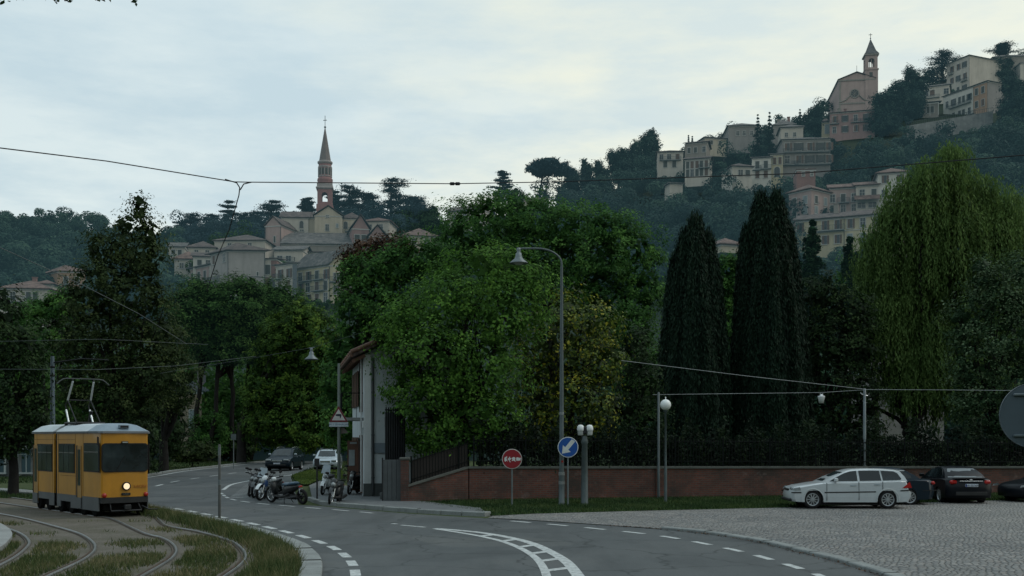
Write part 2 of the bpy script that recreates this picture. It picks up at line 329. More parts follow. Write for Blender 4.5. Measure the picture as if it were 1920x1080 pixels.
# cobbled square
def cobble_mat():
    m, nt = new_mat('cobbles'); p = pos(nt); nz = N(nt, 'ShaderNodeTexNoise'); nz.inputs['Scale'].default_value = .9; nt.links.new(p, nz.inputs['Vector'])
    w = N(nt, 'ShaderNodeVectorMath', operation='MULTIPLY_ADD'); nt.links.new(nz.outputs['Color'], w.inputs[0]); w.inputs[1].default_value = (.5, .5, 0); nt.links.new(p, w.inputs[2])
    mp = N(nt, 'ShaderNodeMapping'); mp.inputs['Rotation'].default_value = (0, 0, R(24)); nt.links.new(w.outputs[0], mp.inputs[0])
    v = N(nt, 'ShaderNodeTexVoronoi', feature='DISTANCE_TO_EDGE'); v.inputs['Scale'].default_value = 8.0; v.inputs['Randomness'].default_value = .55; nt.links.new(mp.outputs[0], v.inputs['Vector'])
    v2 = N(nt, 'ShaderNodeTexVoronoi'); v2.inputs['Scale'].default_value = 8.0; v2.inputs['Randomness'].default_value = .55; nt.links.new(mp.outputs[0], v2.inputs['Vector'])
    s = nt.nodes.new('ShaderNodeSeparateXYZ'); nt.links.new(v2.outputs['Color'], s.inputs[0])
    c = ramp(nt, s.outputs[0], [(.0, (.115, .125, .135)), (.5, (.205, .21, .208)), (.85, (.30, .295, .28)), (1, (.22, .19, .175))])
    n = noise(nt, p, .3, 7, .7); c = mixc(nt, ramp(nt, n, [(.42, 0), (.70, .7)]), c, (.105, .11, .108))
    n3 = noise(nt, p, .07, 3); c = mixc(nt, ramp(nt, n3, [(.38, 0), (.62, .45)]), c, (.31, .30, .275))
    c = mixc(nt, ramp(nt, v.outputs['Distance'], [(.02, .6), (.12, 0)]), c, (.05, .052, .045))
    h = ramp(nt, v.outputs['Distance'], [(0, 0), (.16, .8), (.3, 1)]); b = bsdf(nt, c, .75, 0, .35); bump(nt, b, h, 1.0, .045); _out(nt, b.outputs[0], 0); return m
mb = MB(); far = [g(1950, 934), g(1800, 938), g(1480, 950), g(1200, 956), g(1000, 962), g(925, 968)]
sq = offs(SQC, .0); n0 = np.searchsorted(np.linspace(0, 1, len(sq)), .0)
edge = [(x, y) for x, y in sq]+[(9, 14), (40, 14), (44, 46)]+[(p.x, p.y) for p in far]
mb.poly([(x, y, .03+.0*i) for i, (x, y) in enumerate(edge)]); tag(mb.build('cobbled_square', cobble_mat()), kind='structure')
# pavement by the house and the parking bay island
mb = MB(); c1 = smooth_curve([g(575, 938.5), g(600, 947), g(640, 951), g(760, 961), g(860, 967), g(905, 969), g(922, 967)], .4)
c1 = offs(c1, .22); pv = [(x, y) for x, y in c1]+[(p.x, p.y) for p in (g(900, 958), g(800, 946), g(740, 938), g(700, 930), g(640, 912), g(600, 905), g(580, 914))]
mb.poly([(x, y, .115) for x, y in pv]); tag(mb.build('pavement', PAVE), kind='structure')
# tram bed: bare earth
def dirt_mat():
    m, nt = new_mat('track_earth'); p = pos(nt); n = noise(nt, p, .8, 8, .72); n2 = noise(nt, p, 14, 5, .7)
    c = ramp(nt, n, [(.34, (.055, .062, .03)), (.47, (.09, .082, .064)), (.6, (.135, .122, .105)), (.74, (.17, .16, .145))]); c = mixc(nt, .45, c, ramp(nt, n2, [(.3, (.05, .045, .035)), (.7, (.18, .165, .14))]))
    b = bsdf(nt, c, .95, 0, .15); bump(nt, b, n2, .7, .03); _out(nt, b.outputs[0], 0); return m
TE = offs(LN, .40); bed = [(x, y) for x, y in TE]+[(p.x, p.y) for p in (g(280, 948), g(190, 940), g(60, 936), g(0, 934.5), g(-300, 931), g(-900, 1000), g(-700, 1150), g(-200, 1200))]
mb = MB(); mb.poly([(x, y, .008) for x, y in bed]); tag(mb.build('tram_bed', dirt_mat()), kind='structure')
# concrete island at the bottom left
isl = smooth_curve([g(-60, 965), g(-10, 985), g(13, 997), g(23, 1010), g(17, 1022), g(0, 1037), g(-60, 1062)], .25)
mb = MB(); mb.poly([(x, y, .14) for x, y in isl]); n = len(isl); mb.add([(x, y, .14) for x, y in isl]+[(x, y, -.05) for x, y in isl], [(i, i+1, n+i+1, n+i) for i in range(n-1)])
tag(mb.build('tram_platform', stone_mat('platform_concrete', (.24, .25, .245))), kind='structure')
# footpath left of the tram
mb = MB(); c = smooth_curve([g(-120, 916), g(0, 921), g(70, 927), g(130, 930)], .5); kerb(mb, c, -.45, .45, -.05, .12); tag(mb.build('footpath', KERB), kind='structure')

# ------------------------------------------------------------------ painted markings
def paint_mat():
    m, nt = new_mat('road_paint'); p = pos(nt); n = noise(nt, p, 7, 7, .75); n2 = noise(nt, p, 45, 3, .7)
    c = ramp(nt, n, [(.38, (.10, .11, .11)), (.49, (.36, .39, .39)), (.7, (.54, .57, .56))]); c = mixc(nt, .3, c, ramp(nt, n2, [(.3, (.15, .16, .16)), (.6, (.7, .72, .71))]))
    _out(nt, bsdf(nt, c, .7, 0, .3).outputs[0], 0); return m
PAINT = paint_mat(); ZP = .017
def dashes(mb, c, w, on, off, s0=0, s1=None):
    d = np.r_[0, np.cumsum(np.linalg.norm(np.diff(c, axis=0), axis=1))]; s = s0; s1 = s1 or d[-1]
    while s < s1:
        t = np.linspace(s, min(s+on, d[-1]), 5); seg = np.c_[np.interp(t, d, c[:, 0]), np.interp(t, d, c[:, 1])]; ribbon(mb, seg, -w/2, w/2, ZP); s += on+off
mb = MB()
dashes(mb, offs(smooth_curve([(p.x, p.y) for p in A_NEAR], .1)[4:], -.62), .20, .95, .62, .3)                    # inside of the bend
dashes(mb, smooth_curve([g(950, 977), g(1050, 985.5), g(1150, 995.5), g(1250, 1007.5), g(1380, 1033), g(1480, 1061), g(1545, 1084), g(1620, 1120)], .1), .18, .85, .75, .2)   # beside the square
tag(mb.build('edge_markings', PAINT), kind='structure')
mb = MB()   # ladder marking that splits the lanes
La = smooth_curve([g(815, 992.5), g(860, 999.5), g(900, 1006.5), g(940, 1016), g(972, 1028), g(998, 1043), g(1014, 1060), g(1024, 1084), g(1028, 1120)], .08)
Lb = smooth_curve([g(815, 992), g(860, 995.5), g(910, 1001), g(960, 1010), g(1000, 1021), g(1034, 1037), g(1062, 1055), g(1083, 1080), g(1100, 1112)], .08)
ribbon(mb, La, -.07, .10, ZP); ribbon(mb, Lb, -.12, .12, ZP+.001)
for t in (.20, .31, .42, .53, .64, .76, .89):
    a = La[int(t*(len(La)-1))]; b = Lb[int(t*.985*(len(Lb)-1))]; dd = (b-a)/max(np.linalg.norm(b-a), 1e-6); nn = np.array((-dd[1], dd[0]))*.12
    mb.quad((*(a-nn), ZP+.002), (*(b-nn), ZP+.002), (*(b+nn), ZP+.002), (*(a+nn), ZP+.002))
for (x0, x1, y0, y1) in ((752, 797, 985.5, 989.5), (735, 744, 982.5, 983.5)):
    c = smooth_curve([g(x0, y0), g((x0+x1)/2, (y0+y1)/2), g(x1, y1)], .2); ribbon(mb, c, -.07, .07, ZP)
tag(mb.build('lane_ladder_markings', PAINT), kind='structure')
mb = MB()   # far carriageway
ribbon(mb, offs(smooth_curve(A_LEFT[15:], .5), -.5), -.10, .10, ZP)
c = smooth_curve([g(292, 912), g(330, 903), g(400, 892.5), g(470, 883.5), g(545, 875.5), g(620, 868)], .5); dashes(mb, c, .16, 2.2, 2.6)
ribbon(mb, smooth_curve([g(418, 919), g(440, 907.5), g(500, 896.5), g(545, 891), g(575, 884.5), g(605, 876)], .4), -.09, .09, ZP)
dashes(mb, smooth_curve([g(414, 925), g(432, 936), g(480, 944), g(560, 951), g(640, 957.5), g(700, 963)], .1), .14, 1.0, .7)
for k in range(11):
    t = k/10; a = g(432+30*t, 932.5-24*t); b = g(478+22*t, 935-26*t)
    c = np.array([(a.x, a.y), ((a.x+b.x)/2, (a.y+b.y)/2), (b.x, b.y)]); ribbon(mb, c, -.06, .06, ZP)
tag(mb.build('far_lane_markings', PAINT), kind='structure')
# grass verges as low raised sheets
GRASSM, nt_ = new_mat('turf'); p_ = pos(nt_); c_ = ramp(nt_, noise(nt_, p_, 2.5, 8, .75), [(.3, (.02, .04, .012)), (.55, (.045, .085, .022)), (.75, (.085, .12, .04))]); b_ = bsdf(nt_, c_, .95, 0, .1); bump(nt_, b_, noise(nt_, p_, 16, 4), .8, .06); _out(nt_, b_.outputs[0], 0)
def sheet(name, pts, z, m): mb = MB(); mb.poly([(p[0], p[1], z) for p in pts]); return tag(mb.build(name, m), kind='structure')
BANK = [g(925, 969), g(1000, 965), g(1200, 959.5), g(1480, 953), g(1800, 941.5), g(1960, 937.5)]
sheet('grass_verge', BANK+[(26.5, 49.8), (-1.72, 43.3), (-4.0, 41.9), g(800, 947), g(905, 960)], .045, GRASSM)
sheet('traffic_island_lawn', smooth_curve([g(548, 893.5), g(565, 888.5), g(585, 884), g(612, 883), g(640, 885), g(640, 904), g(600, 903), g(575, 912), g(556, 905), g(548, 893.5)], .4), .10, GRASSM)
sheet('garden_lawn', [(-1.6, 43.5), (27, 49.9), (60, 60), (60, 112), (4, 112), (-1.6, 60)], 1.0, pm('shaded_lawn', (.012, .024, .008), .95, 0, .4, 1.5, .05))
# ------------------------------------------------------------------ shared materials
def glass_mat():
    m, nt = new_mat('dark_glass'); p = pos(nt); n = noise(nt, p, .9, 4); c = ramp(nt, n, [(.42, (.006, .009, .010)), (.60, (.020, .030, .034)), (.72, (.045, .060, .062))]); _out(nt, bsdf(nt, c, .12, 0, .5).outputs[0], 0); return m  # cloudy teal tones painted into the base colour stand for faint reflections
M_GLASS = glass_mat(); M_GLASS_PLAIN = pm('plain_glass', (.010, .014, .016), .10, 0, .2, 1, .45)
M_BLACK = pm('black_rubber', (.012, .012, .013), .7, 0, .2, 6, .3)
M_DARK = pm('dark_metal', (.022, .024, .026), .55, .3, .3, 4)
M_STEEL = pm('galvanised_steel', (.16, .19, .20), .5, .5, .3, 3, dirt=.4)
M_POST = pm('grey_green_paint', (.085, .11, .115), .5, .2, .3, 2, dirt=.5)
M_WHITE = pm('white_enamel', (.66, .69, .69), .4, 0, .1, 4)
M_CHROME = pm('chrome', (.5, .52, .53), .22, .9, .1, 4)
def text(name, s, size, mat, parent, loc, rot, ext=.003, align='CENTER'):
    c = bpy.data.curves.new(name, 'FONT'); c.body = s; c.size = size; c.extrude = ext; c.align_x = align; c.align_y = 'CENTER'; c.materials.append(mat)
    t = bpy.data.objects.new(name, c); me = bpy.data.meshes.new_from_object(t); bpy.data.objects.remove(t); bpy.data.curves.remove(c)
    o = obj(name, me, parent, loc); o.rotation_euler = rot; return o
# ------------------------------------------------------------------ tram
U = Vector((-.67, .742, 0)).normalized(); FY = 34.2
C0 = P(187, 972, FY); C0.z = 0                                     # front corner on the visible side
k = (280-960)/F; nx, ny = U.y, -U.x                                # across the front, towards the far side
WID = (k*C0.y-C0.x)/(nx-k*ny)
TO = C0+Vector((nx, ny, 0))*WID/2
tram = thing('tram', 'old ochre yellow articulated tram with grey roof and lit headlight', 'tram', TO, math.atan2(U.y, U.x))
HWD = WID/2                                                        # local x runs back along the tram, +y is the side in view
def lx(px): k = (px-960)/F; return (k*C0.y-C0.x)/(U.x-k*U.y)
def lz(py): return CH+(HY-py)/F*FY
OCH = pm('ochre_enamel', (.40, .185, .012), .42, 0, .14, 1.6, .4, .25, dirt=.45)
GRY = pm('tram_grey_skirt', (.075, .082, .085), .55, 0, .25, 2, dirt=.4)
ROOFM = pm('tram_roof_paint', (.47, .52, .55), .5, 0, .14, 1.5, dirt=.3)
HOODM = pm('tram_roof_hood', (.20, .26, .31), .45, .1, .2, 2)
XB = lx(62); XG0, XG1 = lx(107), lx(101.5)
Z0, ZY, ZT = .22, .66, 2.73
def body(x0, x1, name, front):
    """box shell with rounded ends at the front, in three heights (skirt, panels, cant rail)"""
    w = HWD; r = .10
    if front: plan = [(x1, -w), (x1, w), (x0+.55, w), (x0+r, w-.035), (x0+.02, w-.05), (x0, w-.10), (x0-.03, 0), (x0, -w+.10), (x0+.02, -w+.05), (x0+r, -w+.035), (x0+.55, -w)]
    else: plan = [(x1-.15, -w), (x1, -w+.12), (x1, w-.12), (x1-.15, w), (x0, w), (x0, -w)]
    mb = MB(); mb.prism(plan, ZY, ZT, lambda u, v, h: (u, v, h), 0)
    return mb.build(name, OCH, tram), plan
def seams():
    mb = MB()
    for px in (156, 141.5, 109.5): x = lx(px); mb.box((x, HWD+.001, 1.69), (.014, .008, 2.06))
    for px in (99, 69.5): x = lx(px); mb.box((x, HWD+.001, 1.69), (.014, .008, 2.06))
    mb.box((lx(120), HWD+.001, 2.52), (lx(107)-lx(150), .008, .012)); mb.box((lx(82), HWD+.001, 2.52), (lx(64)-lx(100), .008, .012)); mb.box((lx(130), HWD+.001, 1.30), (lx(109)-lx(142), .008, .012))
    mb.build('panel_seams', pm('seam_dirt', (.12, .06, .01), .8), tram)
seams(); fb, planF = body(0, XG0, 'front_body', True); rb, planR = body(XG1, XB, 'rear_body', False)
mb = MB()                                                           # skirt with cut-outs over the bogies
def skirt(x0, x1, y, cut):
    pts = [(x0, ZY-.002), (x1, ZY-.002), (x1, Z0)]
    for a, b in reversed(cut): pts += [(b, Z0), (b, Z0+.20), (a, Z0+.20), (a, Z0)]
    pts += [(x0, Z0)]; mb.prism(pts, y-.03, y, lambda u, v, h: (u, h, v))
for y in (HWD+.002, -HWD+.028): skirt(.1, XG0, y, [(XG0-1.3, XG0-.35)]); skirt(XG1, XB, y, [(XG1+.5, XG1+1.7)])
mb.box((XB-.05, 0, .48), (.06, WID-.1, .36)); mb.build('skirt', GRY, tram)
mb = MB(); mb.prism([(-.035+.03*abs(t)**2, t*(HWD-.05)) for t in np.linspace(-1, 1, 9)]+[(.25, HWD-.01), (.25, -HWD+.01)], .47, ZY-.003, lambda u, v, h: (u, v, h)); mb.build('front_bumper', M_DARK, tram)
mb = MB()                                                            # roofs: cant rail, sloped shoulder, flat top
def roof(x0, x1, hood):
    o = .04; rings = [(ZT, o), (ZT+.07, o), (ZT+.27, -.26), (ZT+.33, -.55)]; pr = []
    xs = [x0-o, x0+.02, x0+.5, x1] if not hood else [x0-.05, x0+.12, x0+.62, x1]
    for z, dd in rings:
        h = max(HWD+dd, .15); f = (z-ZT)/.33
        if hood: row = [(x0-.06+f*f*.55, -h*.86), (x0+.02+f*.45, -h), (x1, -h), (x1, h), (x0+.02+f*.45, h), (x0-.06+f*f*.55, h*.86)]
        else: row = [(x0, -h), (x0+.1, -h), (x1+o-f*.2, -h), (x1+o-f*.2, h), (x0+.1, h), (x0, h)]
        pr.append([(x, y, z) for x, y in row])
    n = 6; vs = [v for r_ in pr for v in r_]; fs = []
    for i in range(3):
        for j in range(n): fs.append((i*n+j, i*n+(j+1) % n, (i+1)*n+(j+1) % n, (i+1)*n+j))
    fs += [tuple(range(18, 24)), tuple(reversed(range(6)))]
    mi = [2 if q < n else 0 for q in range(len(fs))]
    o_ = len(mb.v); mb.v += vs; mb.f += [tuple(i+o_ for i in f) for f in fs]; mb.m += mi; mb.sm += [False]*len(fs)
roof(.95, XG0, False); roof(XG1, XB, False); mb.build('roof', [ROOFM, HOODM, GRY], tram)
mb = MB(); roof(0, .93, True); mb.m = [2 if m == 2 else 0 for m in mb.m]; mb.build('roof_hood', [HOODM, HOODM, GRY], tram)
mb = MB(); mb.box((.10, 0, ZT+.22), (.12, .34, .13), ch=.02); mb.box((.04, 0, ZT+.22), (.02, .26, .07), mi=1); mb.build('roof_marker', [HOODM, M_BLACK], tram)
mb = MB()                                                            # bellows between the two bodies
for i in range(5): mb.box((XG0+(XG1-XG0)*(i+.5)/5, 0, 1.53), (abs(XG1-XG0)/5*.8, WID-.10-(.06 if i % 2 else 0), 2.42), ch=.02)
mb.build('bellows', M_BLACK, tram)
# windscreen: rounded, black rubber surround
def rrect(w, h, r, n=6): return [(sx*(w/2-r)+r*math.cos(a), sz*(h/2-r)+r*math.sin(a)) for sx, sz, a0 in ((1, 1, 0), (-1, 1, PI/2), (-1, -1, PI), (1, -1, 1.5*PI)) for a in np.linspace(a0, a0+PI/2, n)]
zc, hh = (lz(832)+lz(885))/2, lz(832)-lz(885)
def frontx(y): return -.03+.03*(abs(y)/(HWD-.1))**2
def front_panel(name, w, h, r, yc, zc, off, m, th=.02):
    pts = rrect(w, h, r); mb = MB(); mb.prism(pts, -.03-off, th, lambda u, v, q: (q, yc+u, zc+v)); return mb.build(name, m, tram)
front_panel('windscreen_surround', WID*.935, hh+.03, .13, 0, zc, .012, M_BLACK)
front_panel('windscreen', WID*.90, hh-.03, .11, 0, zc, .02, M_GLASS)
mb = MB(); mb.tube([(-.055, .3, zc-hh/2+.02), (-.06, .12, zc-.1), (-.06, .02, zc+.05)], .012, 5); mb.build('wiper', M_BLACK, tram)
mb = MB(); mb.box((-.045, .02, lz(829.5)), (.05, .22, .07), ch=.01); mb.box((-.073, .02, lz(829.5)), (.006, .17, .035), mi=1); mb.build('route_box', [M_BLACK, pm('route_glass', (.3, .33, .3), .3)], tram)
Rf = Matrix.Rotation(-PI/2, 3, 'Y')
HL = glow('lamp_glow', (1, .80, .52), 1.1)
yh, zh = HWD-lx(0)*0-(235-187)/(280-187)*WID, lz(913)
mb = MB(); mb.lathe([(.02, -.02), (.138, -.02), (.140, .05), (.112, .07), (.105, .05)], 24, (frontx(yh), yh, zh), 0, Rf); hl = mb.build('headlight', M_BLACK, tram)
mb = MB(); mb.lathe([(.102, .05), (.08, .075), (.05, .09), (.001, .093)], 24, (frontx(yh), yh, zh), 0, Rf); mb.build('lens', HL, hl)
mb = MB(); mb.box((frontx(yh)-.02, yh+.01, lz(928)), (.04, .30, .085), ch=.015)
pl = mb.build('number_plate', M_BLACK, tram); text('lettering', 'LA60', .085, pm('faded_plate_letters', (.07, .075, .06), .6), pl, (frontx(yh)-.042, yh+.01, lz(928)), (PI/2, 0, -PI/2))
RED = pm('red_lamp', (.33, .022, .012), .25, 0, .2, 8)
for px in (195, 273):
    y = HWD-(px-187)/(280-187)*WID; mb = MB(); mb.lathe([(.075, -.01), (.075, .03), (.06, .05), (.001, .06)], 16, (frontx(y), y, lz(929.5)), 0, Rf); mb.build('marker_light', RED, tram)
text('lettering', 'S.ACJNE', .125, pm('faded_red_letters', (.30, .10, .02), .6), tram, (frontx(-.45)-.014, HWD-(262-187)/(280-187)*WID, lz(914)), (PI/2, 0, -PI/2), .004)
# side windows and doors
def side_box(name, px0, px1, py0, py1, y, d, m, ch=0):
    a, b = lx(px1), lx(px0); s = 1
    mb = MB(); mb.box(((a+b)/2, y, (py0+py1)/2), (abs(b-a), d, abs(py1-py0)), ch=ch); return mb.build(name, m, tram)
ys = HWD+.004; WF = pm('window_frame_alu', (.10, .10, .09), .5, .4)
def side_window(px0, px1, z0, z1, panes, y=ys):
    a, b = lx(px1), lx(px0); mb = MB(); mb.box(((a+b)/2, y, (z0+z1)/2), (b-a+.05, .02, z1-z0+.05)); f = mb.build('side_window', M_BLACK, tram)
    for i in range(panes):
        c0, c1 = a+(b-a)*i/panes+.02, a+(b-a)*(i+1)/panes-.02; mb = MB(); mb.box(((c0+c1)/2, y+.012, (z0+z1)/2), (c1-c0, .012, z1-z0-.02))
        mb.box(((c0+c1)/2, y+.02, z1-(z1-z0)*.3), (c1-c0, .015, .03), mi=1); mb.build('pane', [M_GLASS, WF], f)
side_window(158, 186, 1.50, 2.39, 1); side_window(111, 140, 1.42, 2.36, 3); side_window(71, 98, 1.42, 2.34, 3)
for px in (144.5, 63):
    a, b = lx(px+9), lx(px); mb = MB(); mb.box(((a+b)/2, ys, 1.32), (b-a, .03, 2.0)); mb.box((b-.03, ys+.01, 1.32), (.07, .03, 2.02), mi=1); dr = mb.build('door', [pm('door_paint', (.28, .15, .03), .5, dirt=.3), M_BLACK], tram)
    mb = MB(); mb.box(((a+b)/2-.02, ys+.018, 1.6), ((b-a)*.5, .012, 1.2)); mb.build('pane', M_GLASS, dr)
    mb = MB(); mb.box(((a+b)/2, ys+.008, .42), (b-a, .05, .36)); mb.build('step', GRY, dr)
for sgn in (-1,):                                                    # plain far side with its windows
    for px0, px1 in ((111, 140), (71, 98), (158, 186)): side_window(px0, px1, 1.42, 2.36, 2, -HWD-.004)
mb = MB(); mb.tube([(.02, HWD+.01, 2.35), (.02, HWD+.06, 2.62)], .012, 5); mb.tube([(.02, HWD+.05, 2.35), (.02, HWD+.05, 2.62)], .03, 8); mb.build('mirror', M_BLACK, tram)
# running gear
MATTE = pm('skirt_shade_black', (.007, .007, .007), .95, 0, .3, 6, .03)  # near black: the shade below the skirt is put into the colour
def bogie(xc):
    mb = MB(); mb.box((xc, 0, .36), (1.5, WID-.35, .22)); mb.box((xc, HWD-.16, .33), (1.3, .10, .22), ch=.03); mb.box((xc, -HWD+.16, .33), (1.3, .10, .22), ch=.03)
    b = mb.build('bogie', MATTE, tram)
    for dx in (-.5, .5):
        for sy in (-1, 1):
            mb = MB(); mb.lathe([(.02, -.05), (.26, -.05), (.28, -.05), (.28, -.02), (.25, .0), (.25, .07), (.2, .075), (.06, .06), (.02, .06)], 20, (xc+dx, sy*(.72), .27), 0, Matrix.Rotation(-sy*PI/2, 3, 'X')); mb.build('wheel', MATTE, b)
bogie(1.0); bogie(XG0-.8); bogie(XG1+1.1)
mb = MB(); mb.box((.55, 0, .36), (.9, WID-.3, .3), ch=.04); mb.build('underframe', MATTE, tram); mb = MB(); mb.box(((XG0+XB)/2-.6, 0, .36), (XB-XG0+1.6, WID-.24, .34)); mb.build('rear_underframe', MATTE, tram)  # second box is the rear underframe, kept low to black out the gap
mb = MB(); mb.tube([(.3, 0, .36), (-.22, 0, .34)], .045, 8); mb.box((-.24, 0, .34), (.06, .22, .16), ch=.02); mb.tube([(.1, .45, .5), (-.12, .5, .22), (-.12, -.5, .22), (.1, -.45, .5)], .03, 6)
mb.tube([(-.02, -HWD+.25, .35), (-.25, -HWD+.12, .24), (-.3, -HWD-.15, .24)], .025, 6); mb.build('coupler', M_DARK, tram)
mb = MB(); mb.tube([(XB-.1, 0, .42), (XB+.35, 0, .40)], .05, 8); mb.box((XB+.36, 0, .40), (.06, .3, .14)); mb.build('rear_coupler', M_DARK, tram)
# pantograph on the rear of the front body: two lower arms, two upper arms, knee bar, curved collector
xp = XG0-.35; pan = MB(); pan.box((xp, .0, ZT+.37), (1.2, 1.0, .06), ch=.02)
for x in (-.5, .5):
    for y in (-.45, .45): pan.lathe([(.05, 0), (.07, .02), (.05, .04), (.07, .06), (.04, .09)], 10, (xp+x, y, ZT+.28))
panb = pan.build('pantograph', M_DARK, tram); zb = ZT+.40; BR = pm('bright_tube', (.62, .66, .66), .3, .6, .1)
mb = MB()
for y, hi in ((.42, 1), (-.42, 0)): mb.tube([(xp+.35, y, zb), (xp+.62, y*.98, zb+.44)], .032, 8)
for y in (.40, -.40): mb.tube([(xp+.50, y, zb+.78), (xp+.12, y*.9, zb+1.42)], .034, 8)
mb.build('bright_arm', BR, panb)
mb = MB()
for y in (.41, -.41):
    mb.tube([(xp+.62, y*.98, zb+.44), (xp+.72, y, zb+.60), (xp+.50, y*.97, zb+.78)], .022, 6); mb.tube([(xp-.35, y, zb), (xp+.50, y*.97, zb+.78)], .02, 6)
mb.tube([(xp+.5, -.42, zb+.78), (xp+.5, .42, zb+.78)], .022, 6); mb.tube([(xp+.5, -.42, zb+.40), (xp+.62, -.41, zb+.02)], .06, 10)
mb.build('knee_frame', M_DARK, panb)
mb = MB(); mb.tube([(xp+.12, t*.86, zb+1.52-.13*max(0, abs(t)-.72)**1.5*8) for t in np.linspace(-1.05, 1.05, 17)], .022, 6); mb.tube([(xp+.12, -.36, zb+1.42), (xp+.12, -.36, zb+1.52)], .015, 5); mb.tube([(xp+.12, .36, zb+1.42), (xp+.12, .36, zb+1.52)], .015, 5)
mb.build('collector', pm('collector_metal', (.06, .07, .07), .5, .4), panb)

# ------------------------------------------------------------------ rails
RAILM = pm('rail_steel', (.20, .205, .20), .38, .75, .3, 2); RUST = pm('rail_rust', (.085, .062, .045), .8, .2, .4, 5)
RA = [g(-90, 1105), g(0, 1062), g(33, 1043), g(51, 1027), g(55, 1017), g(44, 1005), g(22, 995), g(-5, 988), g(-80, 973)]
RB = [g(60, 1098), g(98, 1079), g(146, 1057), g(171, 1041), g(179, 1028), g(171, 1015), g(146, 1001), g(98, 987), g(50, 974.5), g(-5, 964), g(-90, 952)]
RC = [g(240, 1098), g(273, 1079), g(306, 1060), g(324, 1047), g(331, 1034), g(323, 1021), g(303, 1010), g(270, 1001)]
RD = [g(400, 1098), g(427, 1079), g(448, 1064), g(461, 1048), g(456, 1033), g(437, 1018), g(405, 1007), g(365, 997), g(313, 987)]
def under(y, xs): return [TO+U*x+Vector((-U.y, U.x, 0))*y for x in xs]
RC += under(.74, (-.9, .6, 2.6, 5, 9, 14)); RD += under(-.74, (-.6, .8, 2.6, 5, 9, 14))
for pts, lab in ((RA, 'curved steel rail beside the concrete platform, outermost from the road'), (RB, 'curved steel rail second from the platform, bending across the grass'),
                 (RC, 'curved steel rail leading to the near wheels of the tram'), (RD, 'curved steel rail closest to the road kerb and dry grass')):
    c = smooth_curve([(p.x, p.y) for p in pts], .2); mb = MB(); kerb(mb, c, -.032, .032, -.03, .05); kerb(mb, c, .075, .105, -.03, .042, 1); kerb(mb, c, .034, .073, -.03, .012, 1)
    o = mb.build('rail', [RAILM, RUST]); tag(o, lab, 'rail', 'tram rails')
# ------------------------------------------------------------------ cars
RIM = pm('alloy_rim', (.42, .45, .47), .3, .7, .15, 6); TYRE = pm('tyre', (.014, .014, .015), .85, 0, .2, 8, .2)
M_RLAMP = pm('tail_lamp_red', (.35, .015, .012), .2, 0, .2, 5, .6); M_LENS = pm('lamp_lens', (.26, .29, .30), .2, .1, .3, 14, .5)
M_TRIM = pm('black_trim', (.016, .017, .018), .6)
def wheel(parent, loc, r, w, side, spokes=10, rim=None):
    """axis along local y; side +-1 is the outer face"""
    Mx = Matrix.Rotation(-side*PI/2, 3, 'X'); mb = MB()
    mb.lathe([(r*.66, -w*.5), (r*.9, -w*.5), (r*.985, -w*.38), (r, -w*.2), (r, w*.2), (r*.985, w*.38), (r*.9, w*.5), (r*.70, w*.5), (r*.66, w*.36)], 32, (0, 0, 0), 0, Mx)
    t = mb.build('wheel', TYRE, parent, loc)
    mb = MB(); mb.lathe([(r*.705, w*.46), (r*.67, w*.50), (r*.61, w*.44), (r*.58, w*.2)], 32, (0, 0, 0), 0, Mx); mb.lathe([(r*.6, w*.05), (.001, w*.05)], 24, (0, 0, 0), 1, Mx, False)
    for k in range(spokes):
        a = 2*PI*k/spokes; ca, sa = math.cos(a), math.sin(a); h = r*.045
        q = [(r*.10, -h), (r*.62, -h*1.5), (r*.62, h*1.5), (r*.10, h)]
        pts = [Mx @ Vector((u*ca-v*sa, u*sa+v*ca, w*.40+(.02 if u < r*.2 else 0))) for u, v in q]; pt2 = [Mx @ Vector((u*ca-v*sa, u*sa+v*ca, w*.25)) for u, v in q]
        mb.add(pts+pt2, [(0, 1, 2, 3), (0, 1, 5, 4), (1, 2, 6, 5), (2, 3, 7, 6), (3, 0, 4, 7)])
    mb.lathe([(r*.17, w*.3), (r*.15, w*.46), (.001, w*.48)], 12, (0, 0, 0), 0, Mx); mb.build('rim', [rim or RIM, M_DARK], t)
    return t
